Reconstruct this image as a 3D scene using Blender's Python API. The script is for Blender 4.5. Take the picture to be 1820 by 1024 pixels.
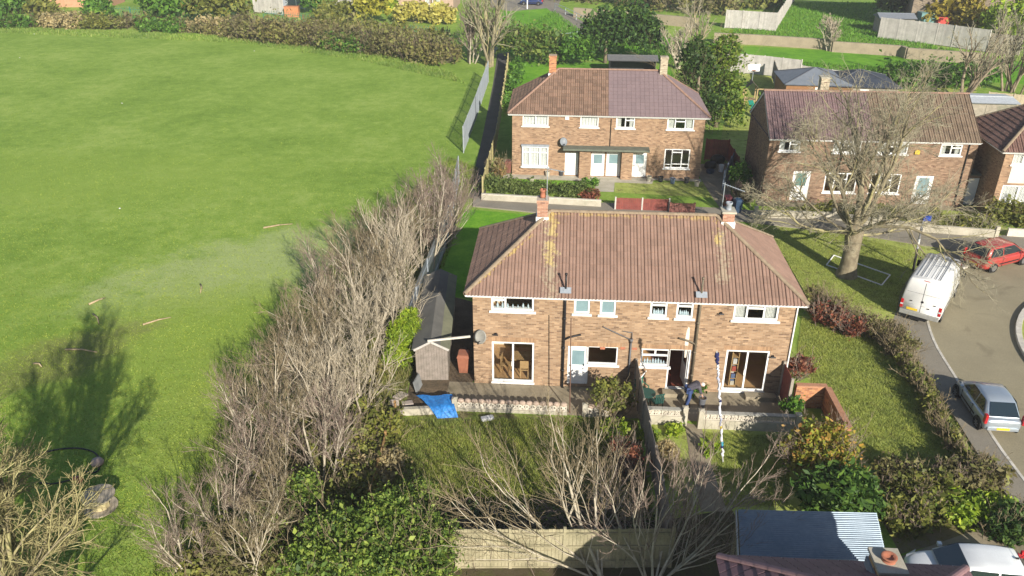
import bpy, bmesh, math, random
import numpy as np
from mathutils import Vector, Matrix

for o in list(bpy.data.objects): bpy.data.objects.remove(o)
SC = bpy.context.scene
COL = SC.collection
R = math.radians

# ------------------------------------------------------------------ camera
CAM_H, FPX, PITCH, ROLL = 21.40, 1458.0, 0.4773, 0.0036
_c, _s = math.cos(PITCH), math.sin(PITCH)
_f = Vector((0, _c, -_s)); _r0 = Vector((1, 0, 0)); _u0 = Vector((0, _s, _c))
_r = _r0*math.cos(ROLL) + _u0*math.sin(ROLL)
_u = _u0*math.cos(ROLL) - _r0*math.sin(ROLL)
cam = bpy.data.cameras.new('camera'); camo = bpy.data.objects.new('camera', cam); COL.objects.link(camo)
cam.sensor_width = 36; cam.lens = FPX/1820*36; cam.clip_end = 2000; cam.clip_start = .2
m = Matrix((_r, _u, -_f)).transposed().to_4x4(); m.translation = (0, 0, CAM_H)
camo.matrix_world = m
SC.camera = camo
CAMP = Vector((0, 0, CAM_H))

# ------------------------------------------------------------------ light
SUN_AZ, SUN_EL = 21.0, 24.5          # shadows run away from the camera, 21 degrees to the left
w = bpy.data.worlds.new('World'); SC.world = w; w.use_nodes = True
nt = w.node_tree; nt.nodes.clear()
sk = nt.nodes.new('ShaderNodeTexSky'); sk.sky_type = 'NISHITA'; sk.sun_disc = False
sk.sun_elevation = R(SUN_EL); sk.sun_rotation = R(180-SUN_AZ); sk.air_density = 1.0; sk.dust_density = .6
bg = nt.nodes.new('ShaderNodeBackground'); bg.inputs[1].default_value = .07
ow = nt.nodes.new('ShaderNodeOutputWorld')
nt.links.new(sk.outputs[0], bg.inputs[0]); nt.links.new(bg.outputs[0], ow.inputs[0])
sl = bpy.data.lights.new('sun', 'SUN'); sl.energy = 4.5; sl.angle = R(.5); sl.color = (1, .93, .82)
so = bpy.data.objects.new('sun', sl); COL.objects.link(so)
ldir = Vector((-math.sin(R(SUN_AZ))*math.cos(R(SUN_EL)), math.cos(R(SUN_AZ))*math.cos(R(SUN_EL)), -math.sin(R(SUN_EL))))
so.rotation_euler = ldir.to_track_quat('-Z', 'Y').to_euler(); so.location = (20, -40, 60)
SC.view_settings.view_transform = 'Standard'; SC.view_settings.look = 'None'
SC.view_settings.exposure = .86; SC.view_settings.gamma = 1
SC.render.engine = 'CYCLES'
SC.cycles.max_bounces = 6; SC.cycles.transparent_max_bounces = 12

# ------------------------------------------------------------------ pixel helpers
def ray(px, py): return _f + _r*((px-910)/FPX) - _u*((py-512)/FPX)
def G(px, py, z=0.0):
    d = ray(px, py); return CAMP + d*((z-CAM_H)/d.z)
def at_y(px, py, y):
    d = ray(px, py); return CAMP + d*(y/d.y)
def onplane(px, py, o, n):
    d = ray(px, py); return CAMP + d*((o-CAMP).dot(n)/d.dot(n))

# ------------------------------------------------------------------ mesh helpers
def link(name, me, parent=None):
    o = bpy.data.objects.new(name, me); COL.objects.link(o)
    if parent: o.parent = parent
    return o
def npmesh(name, V, Fq, mat, smooth=False):
    """V (n,3), Fq list of face arrays (each (k,3) or (k,4))"""
    me = bpy.data.meshes.new(name)
    V = np.asarray(V, dtype=np.float32)
    fl = [np.asarray(f, dtype=np.int32) for f in (Fq if isinstance(Fq, list) else [Fq])]
    me.vertices.add(len(V)); me.vertices.foreach_set('co', V.ravel())
    loops = np.concatenate([f.ravel() for f in fl]); tot = np.concatenate([np.full(len(f), f.shape[1], np.int32) for f in fl])
    me.loops.add(len(loops)); me.loops.foreach_set('vertex_index', loops)
    me.polygons.add(len(tot)); st = np.concatenate([[0], np.cumsum(tot)[:-1]]).astype(np.int32)
    me.polygons.foreach_set('loop_start', st); me.polygons.foreach_set('loop_total', tot)
    if smooth: me.polygons.foreach_set('use_smooth', np.ones(len(tot), bool))
    me.update(calc_edges=True); me.validate()
    for mm in (mat if isinstance(mat, (list, tuple)) else [mat]): me.materials.append(mm)
    return me
class MB:
    def __init__(s): s.v = []; s.f = []; s.mi = []; s.cur = 0
    def face(s, pts):
        n = len(s.v); s.v += [tuple(p) for p in pts]; s.f.append(tuple(range(n, n+len(pts)))); s.mi.append(s.cur); return s
    def raw(s, V, F):
        n = len(s.v); s.v += [tuple(p) for p in V]; s.f += [tuple(i+n for i in f) for f in F]; s.mi += [s.cur]*len(F); return s
    def box(s, x0, x1, y0, y1, z0, z1, rz=0, c=None):
        V = [(x, y, z) for z in (z0, z1) for x, y in ((x0, y0), (x1, y0), (x1, y1), (x0, y1))]
        if rz:
            cx, cy = c or ((x0+x1)/2, (y0+y1)/2); a, b = math.cos(rz), math.sin(rz)
            V = [(cx+(x-cx)*a-(y-cy)*b, cy+(x-cx)*b+(y-cy)*a, z) for x, y, z in V]
        return s.raw(V, [(3, 2, 1, 0), (4, 5, 6, 7), (0, 1, 5, 4), (1, 2, 6, 5), (2, 3, 7, 6), (3, 0, 4, 7)])
    def prism(s, poly, z0, z1):
        n = len(poly)
        a = sum(poly[i][0]*poly[(i+1) % n][1]-poly[(i+1) % n][0]*poly[i][1] for i in range(n))
        if a < 0: poly = poly[::-1]
        V = [(p[0], p[1], z0) for p in poly]+[(p[0], p[1], z1) for p in poly]
        return s.raw(V, [tuple(range(n))[::-1], tuple(range(n, 2*n))]+[(i, (i+1) % n, n+(i+1) % n, n+i) for i in range(n)])
    def beam(s, a, b, w, h=None, up=(0, 0, 1)):
        a = Vector(a); b = Vector(b); h = h or w; d = (b-a).normalized(); up = Vector(up)
        if abs(d.dot(up)) > .98: up = Vector((0, 1, 0))
        sx = d.cross(up).normalized(); sy = sx.cross(d)
        V = [tuple(p+sx*i*w/2+sy*j*h/2) for p in (a, b) for i, j in ((-1, -1), (1, -1), (1, 1), (-1, 1))]
        return s.raw(V, [(0, 1, 2, 3), (7, 6, 5, 4), (4, 5, 1, 0), (5, 6, 2, 1), (6, 7, 3, 2), (7, 4, 0, 3)])
    def tube(s, pts, r, n=8):
        pts = [Vector(p) for p in pts]; rs = r if isinstance(r, (list, tuple)) else [r]*len(pts)
        V = []; up = None
        for i, p in enumerate(pts):
            d = (pts[min(i+1, len(pts)-1)]-pts[max(i-1, 0)]).normalized()
            if up is None: up = Vector((0, 0, 1)) if abs(d.z) < .9 else Vector((0, 1, 0))
            sx = d.cross(up).normalized(); up = sx.cross(d)
            V += [tuple(p+(sx*math.cos(2*math.pi*k/n)+up*math.sin(2*math.pi*k/n))*rs[i]) for k in range(n)]
        F = []
        for i in range(len(pts)-1):
            F += [(i*n+k, i*n+(k+1) % n, (i+1)*n+(k+1) % n, (i+1)*n+k) for k in range(n)]
        F += [tuple(range(n))[::-1], tuple(range((len(pts)-1)*n, len(pts)*n))]
        return s.raw(V, F)
    def lathe(s, prof, c=(0, 0, 0), n=16, axis='z', sx=1, sy=1):
        V = []; F = []
        for r_, z in prof:
            for k in range(n):
                a = 2*math.pi*k/n; x, y = r_*math.cos(a)*sx, r_*math.sin(a)*sy
                if axis == 'z': V.append((c[0]+x, c[1]+y, c[2]+z))
                elif axis == 'y': V.append((c[0]+x, c[1]+z, c[2]-y))
                else: V.append((c[0]+z, c[1]+x, c[2]+y))
        for i in range(len(prof)-1):
            F += [(i*n+k, i*n+(k+1) % n, (i+1)*n+(k+1) % n, (i+1)*n+k) for k in range(n)]
        if prof[0][0] > 1e-4: F.append(tuple(range(n))[::-1])
        if prof[-1][0] > 1e-4: F.append(tuple(range((len(prof)-1)*n, len(prof)*n)))
        return s.raw(V, F)
    def plate(s, x0, x1, z0, z1, holes, y0, y1):
        """slab in XZ between y0 (outer) and y1 with rectangular holes"""
        xs = sorted({x0, x1, *[h[0] for h in holes], *[h[1] for h in holes]}); zs = sorted({z0, z1, *[h[2] for h in holes], *[h[3] for h in holes]})
        def hole(x, z): return any(h[0] < x < h[1] and h[2] < z < h[3] for h in holes)
        for i in range(len(xs)-1):
            for j in range(len(zs)-1):
                a, b, c, d = xs[i], xs[i+1], zs[j], zs[j+1]
                if a < x0-1e-6 or b > x1+1e-6 or c < z0-1e-6 or d > z1+1e-6 or hole((a+b)/2, (c+d)/2): continue
                s.face([(a, y0, c), (b, y0, c), (b, y0, d), (a, y0, d)]); s.face([(b, y1, c), (a, y1, c), (a, y1, d), (b, y1, d)])
        for a, b, c, d in holes:
            s.face([(a, y0, c), (a, y0, d), (a, y1, d), (a, y1, c)]); s.face([(b, y0, d), (b, y0, c), (b, y1, c), (b, y1, d)])
            s.face([(a, y0, d), (b, y0, d), (b, y1, d), (a, y1, d)])
            if c > z0+1e-6: s.face([(b, y0, c), (a, y0, c), (a, y1, c), (b, y1, c)])
        s.face([(x0, y1, z0), (x0, y0, z0), (x0, y0, z1), (x0, y1, z1)]); s.face([(x1, y0, z0), (x1, y1, z0), (x1, y1, z1), (x1, y0, z1)])
        s.face([(x0, y0, z1), (x1, y0, z1), (x1, y1, z1), (x0, y1, z1)]); s.face([(x0, y1, z0), (x1, y1, z0), (x1, y0, z0), (x0, y0, z0)])
        return s
    def mesh(s, name, mat, smooth=False, bevel=0):
        me = bpy.data.meshes.new(name); me.from_pydata(s.v, [], s.f)
        for mm in (mat if isinstance(mat, (list, tuple)) else [mat]): me.materials.append(mm)
        me.polygons.foreach_set('material_index', s.mi)
        if smooth or bevel:
            b = bmesh.new(); b.from_mesh(me); bmesh.ops.remove_doubles(b, verts=b.verts, dist=1e-4)
            if bevel:
                ed = [e for e in b.edges if len(e.link_faces) == 2 and e.calc_face_angle(0) > .5]
                bmesh.ops.bevel(b, geom=ed, offset=bevel, segments=2, profile=.6, affect='EDGES', clamp_overlap=True)
            b.to_mesh(me); b.free()
        if smooth: me.polygons.foreach_set('use_smooth', [True]*len(me.polygons))
        me.update(); return me
    def build(s, name, mat, parent=None, smooth=False, bevel=0):
        return link(name, s.mesh(name, mat, smooth, bevel), parent)

def tag(o, label=None, cat=None, group=None, kind=None):
    if label: o['label'] = label
    if cat: o['category'] = cat
    if group: o['group'] = group
    if kind: o['kind'] = kind
    return o
def thing(name, label, cat, loc=(0, 0, 0), rz=0, group=None):
    o = bpy.data.objects.new(name, None); COL.objects.link(o); o.location = loc; o.rotation_euler = (0, 0, rz); o.empty_display_size = .3
    return tag(o, label, cat, group)
def copy_tree(o, parent=None):
    c = o.copy(); COL.objects.link(c); c.parent = parent
    for ch in [k for k in bpy.data.objects if k.parent == o]: copy_tree(ch, c)
    return c

# ------------------------------------------------------------------ materials
_M = {}
def newmat(name):
    mt = bpy.data.materials.new(name); mt.use_nodes = True; n = mt.node_tree; n.nodes.clear()
    out = n.nodes.new('ShaderNodeOutputMaterial'); b = n.nodes.new('ShaderNodeBsdfPrincipled'); n.links.new(b.outputs[0], out.inputs[0])
    return mt, n, b, out
def N(n, t, **kw):
    x = n.nodes.new(t)
    for k, v in kw.items():
        if k.startswith('i_'):
            key = k[2:]; key = int(key) if key.isdigit() else key
            x.inputs[key].default_value = v
        else: setattr(x, k, v)
    return x
def ramp(n, fac, stops):
    r = n.nodes.new('ShaderNodeValToRGB'); e = r.color_ramp.elements
    while len(e) < len(stops): e.new(.5)
    for q, (p, c) in zip(e, stops): q.position = p; q.color = (*c, 1) if len(c) == 3 else c
    n.links.new(fac, r.inputs[0]); return r.outputs[0]
def mix(n, fac, a, b, mode='MIX'):
    x = n.nodes.new('ShaderNodeMix'); x.data_type = 'RGBA'; x.blend_type = mode
    for inp, v in ((x.inputs[0], fac), (x.inputs[6], a), (x.inputs[7], b)):
        if hasattr(v, 'type') and hasattr(v, 'links'): n.links.new(v, inp)
        elif isinstance(v, (tuple, list)): inp.default_value = (*v, 1) if len(v) == 3 else v
        else: inp.default_value = v
    return x.outputs[2]
def math_(n, op, a, b=None, clamp=False):
    x = n.nodes.new('ShaderNodeMath'); x.operation = op; x.use_clamp = clamp
    for inp, v in ((x.inputs[0], a), (x.inputs[1], b)):
        if v is None: continue
        if hasattr(v, 'links'): n.links.new(v, inp)
        else: inp.default_value = v
    return x.outputs[0]
def noise(n, scale, detail=4, rough=.6, vec=None, dist=0):
    x = N(n, 'ShaderNodeTexNoise'); x.inputs['Scale'].default_value = scale; x.inputs['Detail'].default_value = detail
    x.inputs['Roughness'].default_value = rough; x.inputs['Distortion'].default_value = dist
    if vec is not None: n.links.new(vec, x.inputs['Vector'])
    return x.outputs['Fac']
def pos(n): return N(n, 'ShaderNodeNewGeometry').outputs['Position']
def objco(n): return N(n, 'ShaderNodeTexCoord').outputs['Object']
def bump(n, b, h, strength=.4, dist=.02):
    x = N(n, 'ShaderNodeBump'); x.inputs['Strength'].default_value = strength; x.inputs['Distance'].default_value = dist
    n.links.new(h, x.inputs['Height']); n.links.new(x.outputs[0], b.inputs['Normal'])
def plain(name, c, c2=None, rough=.75, scale=4, bstr=.2, bdist=.01, metal=0, spec=.3, fine=40, coat=0, island=0):
    """two-tone noisy surface in world coordinates, fine relief"""
    if name in _M: return _M[name]
    mt, n, b, _ = newmat(name); P = pos(n)
    c2 = c2 or tuple(x*.72 for x in c)
    a = noise(n, scale, 5, .65, P); f2 = noise(n, fine, 3, .6, P)
    k = math_(n, 'ADD', math_(n, 'MULTIPLY', a, .7), math_(n, 'MULTIPLY', f2, .3))
    col = ramp(n, k, [(.34, c2), (.62, c)])
    if island:
        g = N(n, 'ShaderNodeNewGeometry').outputs['Random Per Island']
        col = mix(n, 1, col, ramp(n, g, [(0, (1-island,)*3), (1, (1+island*.5,)*3)]), 'MULTIPLY')
    n.links.new(col, b.inputs['Base Color'])
    b.inputs['Roughness'].default_value = rough; b.inputs['Metallic'].default_value = metal; b.inputs['Specular IOR Level'].default_value = spec
    if coat: b.inputs['Coat Weight'].default_value = coat; b.inputs['Coat Roughness'].default_value = .08
    if bstr: bump(n, b, f2, bstr, bdist)
    _M[name] = mt; return mt
def brick(name, c1, c2, mortar, dark=(.12, .06, .04), scale=1.0, vary=1.0):
    """brick courses 225 x 75 mm laid in object coordinates on vertical faces"""
    if name in _M: return _M[name]
    mt, n, b, _ = newmat(name)
    tc = objco(n); g = N(n, 'ShaderNodeNewGeometry')
    sp = N(n, 'ShaderNodeSeparateXYZ'); n.links.new(tc, sp.inputs[0])
    nl = N(n, 'ShaderNodeVectorTransform', vector_type='NORMAL', convert_from='WORLD', convert_to='OBJECT'); n.links.new(g.outputs['True Normal'], nl.inputs[0])
    sn = N(n, 'ShaderNodeSeparateXYZ'); n.links.new(nl.outputs[0], sn.inputs[0])
    side = math_(n, 'GREATER_THAN', math_(n, 'ABSOLUTE', sn.outputs[0]), .7)
    u = math_(n, 'ADD', math_(n, 'MULTIPLY', sp.outputs[0], math_(n, 'SUBTRACT', 1, side)), math_(n, 'MULTIPLY', sp.outputs[1], side))
    cv = N(n, 'ShaderNodeCombineXYZ'); n.links.new(u, cv.inputs[0]); n.links.new(sp.outputs[2], cv.inputs[1])
    bt = N(n, 'ShaderNodeTexBrick'); n.links.new(cv.outputs[0], bt.inputs['Vector'])
    bt.inputs['Scale'].default_value = 1; bt.inputs['Brick Width'].default_value = .228*scale; bt.inputs['Row Height'].default_value = .076*scale
    bt.inputs['Mortar Size'].default_value = .006; bt.inputs['Mortar Smooth'].default_value = .3; bt.offset = .5
    bt.inputs['Color1'].default_value = (0, 0, 0, 1); bt.inputs['Color2'].default_value = (1, 1, 1, 1); bt.inputs['Mortar'].default_value = (.5, .5, .5, 1)
    mid = tuple((a+c)/2 for a, c in zip(c1, c2))
    col = ramp(n, bt.outputs['Color'], [(0, dark), (.10, tuple(x*.8 for x in c2)), (.3, c2), (.55, mid), (.8, c1), (1, tuple(min(1, x*1.22) for x in c1))])
    big = noise(n, .9, 4, .6, tc)
    col = mix(n, 1, col, ramp(n, big, [(.3, (.84, .84, .84)), (.7, (1.08, 1.06, 1.03))]), 'MULTIPLY')
    # damp green-grey foot of the wall
    col = mix(n, bt.outputs['Fac'], col, mortar)
    n.links.new(col, b.inputs['Base Color']); b.inputs['Roughness'].default_value = .88; b.inputs['Specular IOR Level'].default_value = .2
    bump(n, b, math_(n, 'SUBTRACT', math_(n, 'MULTIPLY', noise(n, 60, 2, .5, tc), .3), bt.outputs['Fac']), .5, .006)
    _M[name] = mt; return mt
def leafmat(name, c1, c2, c3=None, trans=.3, rough=.6, patch=1.2):
    if name in _M: return _M[name]
    mt, n, b, out = newmat(name)
    g = N(n, 'ShaderNodeNewGeometry'); c3 = c3 or c2
    col = ramp(n, g.outputs['Random Per Island'], [(0, c1), (.55, c2), (1, c3)])
    pn = noise(n, patch, 3, .6, g.outputs['Position'])
    col = mix(n, 1, col, ramp(n, pn, [(.32, (.7, .75, .75)), (.68, (1.2, 1.15, 1.0))]), 'MULTIPLY')
    n.links.new(col, b.inputs['Base Color']); b.inputs['Roughness'].default_value = rough; b.inputs['Specular IOR Level'].default_value = .35
    t = N(n, 'ShaderNodeBsdfTranslucent'); n.links.new(col, t.inputs[0])
    ms = N(n, 'ShaderNodeMixShader'); ms.inputs[0].default_value = trans
    n.links.new(b.outputs[0], ms.inputs[1]); n.links.new(t.outputs[0], ms.inputs[2]); n.links.new(ms.outputs[0], out.inputs[0])
    _M[name] = mt; return mt
def bark(name, c1, c2, c3, scale=3.0):
    if name in _M: return _M[name]
    mt, n, b, _ = newmat(name); g = N(n, 'ShaderNodeNewGeometry')
    k = math_(n, 'ADD', math_(n, 'MULTIPLY', noise(n, scale, 4, .7, g.outputs['Position']), .75), math_(n, 'MULTIPLY', g.outputs['Random Per Island'], .25))
    n.links.new(ramp(n, k, [(.3, c1), (.5, c2), (.68, c3)]), b.inputs['Base Color'])
    b.inputs['Roughness'].default_value = .9; b.inputs['Specular IOR Level'].default_value = .15
    bump(n, b, noise(n, 25, 3, .7, g.outputs['Position']), .6, .02)
    _M[name] = mt; return mt
def glassmat(name='glass', tint=(.97, .98, .98), refl=.12, rough=0.02):
    if name in _M: return _M[name]
    mt, n, b, out = newmat(name); n.nodes.remove(b)
    t = N(n, 'ShaderNodeBsdfTransparent'); t.inputs[0].default_value = (*tint, 1)
    gl = N(n, 'ShaderNodeBsdfGlossy'); gl.inputs['Roughness'].default_value = rough
    ms = N(n, 'ShaderNodeMixShader'); fr = N(n, 'ShaderNodeLayerWeight'); fr.inputs[0].default_value = .5
    n.links.new(math_(n, 'ADD', math_(n, 'MULTIPLY', math_(n, 'POWER', fr.outputs['Facing'], 4), .6), refl*.5, True), ms.inputs[0])
    n.links.new(t.outputs[0], ms.inputs[1]); n.links.new(gl.outputs[0], ms.inputs[2]); n.links.new(ms.outputs[0], out.inputs[0])
    _M[name] = mt; return mt
def paint(name, c, rough=.3, coat=.6, metal=0, spec=.5):
    if name in _M: return _M[name]
    mt, n, b, _ = newmat(name); P = objco(n)
    k = noise(n, 2.5, 4, .6, P); n.links.new(ramp(n, k, [(.3, tuple(x*.9 for x in c)), (.7, c)]), b.inputs['Base Color'])
    n.links.new(ramp(n, k, [(.3, (rough+.12,)*3), (.7, (rough,)*3)]), b.inputs['Roughness']); b.inputs['Metallic'].default_value = metal
    b.inputs['Coat Weight'].default_value = coat; b.inputs['Coat Roughness'].default_value = .06; b.inputs['Specular IOR Level'].default_value = spec
    _M[name] = mt; return mt

WHITE = plain('white_upvc', (.80, .80, .78), (.70, .70, .68), rough=.35, scale=3, bstr=0, spec=.5)
GLASS = glassmat()
FROST = plain('frosted_glass', (.20, .29, .31), (.15, .23, .25), rough=.25, scale=1.5, bstr=.05, spec=.6)
DARKP = plain('black_plastic', (.02, .02, .022), rough=.45, bstr=0)
BLACK = plain('rubber_black', (.014, .014, .014), rough=.8, bstr=0)
CONC = plain('concrete', (.30, .255, .18), (.165, .14, .09), rough=.9, scale=.9, bstr=.5, bdist=.01, fine=25)
CONCL = plain('concrete_pale', (.46, .42, .34), (.30, .28, .21), rough=.9, scale=1.6, bstr=.4, fine=25)
LEAD = plain('lead_flashing', (.30, .33, .36), (.20, .22, .25), rough=.55, scale=6)
WOODG = plain('weathered_wood', (.33, .29, .24), (.20, .175, .14), rough=.9, scale=2.2, bstr=.4, fine=18)
WOODP = plain('pale_grey_wood', (.52, .49, .45), (.36, .34, .31), rough=.9, scale=1.4, bstr=.3, fine=14, island=.14)
WOODO = plain('olive_fence_wood', (.36, .32, .21), (.22, .20, .12), rough=.9, scale=1.3, bstr=.4, fine=14, island=.16)
WOODR = plain('red_stained_wood', (.24, .065, .05), (.14, .04, .035), rough=.7, scale=2.2, bstr=.3, fine=18, island=.14)
GALV = plain('galvanised_steel', (.44, .48, .52), (.33, .37, .41), rough=.45, scale=1.2, metal=.5, bstr=.1, island=.1)
TERRA = plain('terracotta', (.42, .16, .09), (.28, .11, .07), rough=.8, scale=6)
BINB = plain('brown_bin_plastic', (.17, .065, .045), (.13, .05, .04), rough=.5, scale=3, bstr=0)
BINBL = plain('blue_bin_plastic', (.03, .06, .11), rough=.5, bstr=0)
# ------------------------------------------------------------------ ground materials
def grassmat(name, g1, g2, g3, pale=None, dirt=None, dirt_amt=0.0, sc=1.0):
    mt, n, b, _ = newmat(name); P = pos(n)
    big = noise(n, .12*sc, 4, .6, P); mid = noise(n, .9*sc, 5, .65, P); fine = noise(n, 14, 4, .75, P, .6)
    k = math_(n, 'ADD', math_(n, 'ADD', math_(n, 'ADD', math_(n, 'MULTIPLY', big, .30), math_(n, 'MULTIPLY', mid, .27)), math_(n, 'MULTIPLY', fine, .21)), math_(n, 'MULTIPLY', noise(n, 3.2*sc, 4, .7, P, 1.2), .22))
    col = ramp(n, k, [(.40, g1), (.50, g2), (.59, g3)])
    if pale:
        for (cx, cy, rx, ry, ang, cc, amt) in pale:
            mp = N(n, 'ShaderNodeMapping', vector_type='TEXTURE'); n.links.new(P, mp.inputs[0])
            mp.inputs['Location'].default_value = (cx, cy, 0); mp.inputs['Rotation'].default_value = (0, 0, ang); mp.inputs['Scale'].default_value = (rx, ry, 1)
            ln = N(n, 'ShaderNodeVectorMath', operation='LENGTH'); n.links.new(mp.outputs[0], ln.inputs[0])
            d = math_(n, 'ADD', ln.outputs['Value'], math_(n, 'MULTIPLY', math_(n, 'SUBTRACT', noise(n, .5, 5, .7, P), .5), 1.6))
            msk = N(n, 'ShaderNodeMapRange', interpolation_type='SMOOTHSTEP'); n.links.new(d, msk.inputs[0])
            msk.inputs[1].default_value = .45; msk.inputs[2].default_value = 1.1; msk.inputs[3].default_value = amt; msk.inputs[4].default_value = 0
            col = mix(n, msk.outputs[0], col, mix(n, fine, tuple(x*.75 for x in cc), tuple(x*1.2 for x in cc)))
    if dirt:
        dm = noise(n, 1.7, 6, .75, P)
        col = mix(n, math_(n, 'MULTIPLY', ramp(n, dm, [(.58-dirt_amt*.2, (0, 0, 0)), (.70-dirt_amt*.2, (1, 1, 1))]), .85), col, dirt)
    n.links.new(col, b.inputs['Base Color']); b.inputs['Roughness'].default_value = .95; b.inputs['Specular IOR Level'].default_value = .1
    h = math_(n, 'ADD', math_(n, 'MULTIPLY', noise(n, 30, 3, .8, P), .5), math_(n, 'MULTIPLY', mid, .8))
    bump(n, b, h, 1.0, .06)
    _M[name] = mt; return mt
pc = G(470, 470); pc2 = G(330, 600); pc3 = G(420, 760); pc4 = G(100, 640); pc5 = G(60, 320)
FIELD = grassmat('field_grass', (.135, .23, .030), (.205, .315, .048), (.295, .385, .088), pale=[
    (pc.x, pc.y, 12, 5.5, .55, (.37, .43, .18), .75), (pc2.x, pc2.y, 10, 7, .6, (.25, .345, .055), .7), (pc3.x, pc3.y, 5, 7, .3, (.25, .32, .055), .6),
    (pc4.x, pc4.y, 5, 2.5, .8, (.19, .17, .07), .6), (pc5.x, pc5.y, 22, 9, .1, (.24, .345, .055), .6)])
LAWN = grassmat('garden_grass', (.20, .25, .055), (.32, .375, .085), (.43, .46, .145), dirt=(.15, .12, .06), dirt_amt=.25, sc=1.6)
LAWND = grassmat('rough_garden_grass', (.11, .15, .03), (.19, .24, .045), (.29, .33, .09), dirt=(.14, .11, .06), dirt_amt=.6, sc=2)
LAWNB = grassmat('bright_bank_grass', (.07, .19, .015), (.12, .29, .02), (.19, .37, .03), sc=1.2)
SOIL = plain('soil', (.15, .11, .07), (.07, .055, .035), rough=.95, scale=1.5, bstr=.8, bdist=.05, fine=10)
def tarmac(name, c1, c2, stain):
    mt, n, b, _ = newmat(name); P = pos(n)
    col = ramp(n, noise(n, .5, 6, .7, P), [(.3, c2), (.7, c1)])
    col = mix(n, 1, col, ramp(n, noise(n, 45, 2, .6, P), [(.3, (.75, .75, .75)), (.7, (1.2, 1.2, 1.2))]), 'MULTIPLY')
    st = ramp(n, noise(n, .55, 3, .5, P, .8), [(.62, (0, 0, 0)), (.70, (1, 1, 1))])
    col = mix(n, math_(n, 'MULTIPLY', st, .55), col, stain)
    n.links.new(col, b.inputs['Base Color']); b.inputs['Roughness'].default_value = .9; b.inputs['Specular IOR Level'].default_value = .25
    bump(n, b, noise(n, 70, 2, .6, P), .5, .008); _M[name] = mt; return mt
ROAD = tarmac('road_tarmac', (.285, .25, .165), (.235, .205, .135), (.165, .14, .09))
PAVE = tarmac('pavement_tarmac', (.25, .225, .18), (.195, .175, .14), (.15, .135, .105))
ALLEY = tarmac('alley_tarmac', (.10, .095, .085), (.06, .058, .05), (.05, .05, .04))

# ------------------------------------------------------------------ setting
def sheet(name, poly, z, mat):
    mb = MB(); P = [(p[0], p[1]) for p in poly]
    a = sum(P[i][0]*P[(i+1) % len(P)][1]-P[(i+1) % len(P)][0]*P[i][1] for i in range(len(P)))
    if a < 0: P = P[::-1]
    mb.face([(x, y, z) for x, y in P]); return tag(mb.build(name, mat), kind='structure')
def gp(pts, z=0): return [tuple(G(x, y, z)[:2]) for x, y in pts]
def slab(name, poly, z0, z1, mat): return tag(MB().prism([tuple(p[:2]) for p in poly], z0, z1).build(name, mat), kind='structure')
sheet('ground', [(-260, -40), (260, -40), (260, 420), (-260, 420)], 0, FIELD)

# house frames (centre of the front wall, yaw)
A0, AYAW = Vector((5.295, 31.346, 0)), -.0616
B0, BYAW = Vector((7.12, 60.09, 0)), -.065
C0, CYAW = Vector((24.761, 54.584, 0)), -.055
def frame(o, yaw): return Matrix.Translation(o) @ Matrix.Rotation(yaw, 4, 'Z')
MA, MBm, MC = frame(A0, AYAW), frame(B0, BYAW), frame(C0, CYAW)
def al(x, y, z=0): return MA @ Vector((x, y, z))
def pl(M_, pts): return [tuple((M_ @ Vector((x, y, 0)))[:2]) for x, y in pts]

sheet('garden_lawn', [*gp([(690, 760)]), *pl(MA, [(-9.2, -2.2), (.3, -2.4)]), *gp([(1166, 940), (700, 945)])], .004, LAWND)
sheet('side_garden_lawn', [*pl(MA, [(.45, -2.6), (7.3, -2.6)]), *gp([(1560, 905), (1180, 945)])], .008, LAWN)
sheet('corner_lawn', gp([(1415, 640), (1425, 560), (1560, 600), (1650, 680), (1790, 900), (1700, 960), (1560, 905), (1480, 745)]), .004, LAWN)
sheet('patio', pl(MA, [(-8.2, -2.15), (7.0, -2.35), (7.0, 0.02), (-8.2, .02)]), .012, CONC)
sheet('scrub_floor', gp([(835, 330), (790, 330), (690, 430), (600, 540), (520, 660), (450, 800), (380, 930), (300, 1060), (690, 1060), (700, 800), (725, 690), (740, 580), (800, 450)]), .005, grassmat('scrub_litter', (.10, .085, .035), (.17, .145, .06), (.20, .21, .06), dirt=(.20, .16, .10), dirt_amt=.8, sc=3))
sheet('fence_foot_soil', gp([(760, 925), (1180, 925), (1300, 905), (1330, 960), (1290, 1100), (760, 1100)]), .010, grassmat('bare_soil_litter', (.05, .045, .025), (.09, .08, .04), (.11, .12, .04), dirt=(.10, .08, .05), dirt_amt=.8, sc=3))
sheet('rough_corner', gp([(1545, 840), (1740, 830), (1810, 930), (1600, 985), (1570, 930)]), .009, _M['scrub_litter'])
sheet('garden_path', gp([(1217, 752), (1246, 757), (1262, 820), (1292, 910), (1246, 910), (1228, 830)]), .016, CONC)
sheet('side_strip', pl(MA, [(-9.9, -2.6), (-8.0, -2.6), (-7.05, .3), (-7.05, 7.5), (-10.5, 9)]), .006, SOIL)
sheet('lawn_behind_house', [*pl(MA, [(-12, 8.4), (9, 8.0)]), *gp([(1290, 396), (965, 384), (830, 372)])], .006, LAWNB)
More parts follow.
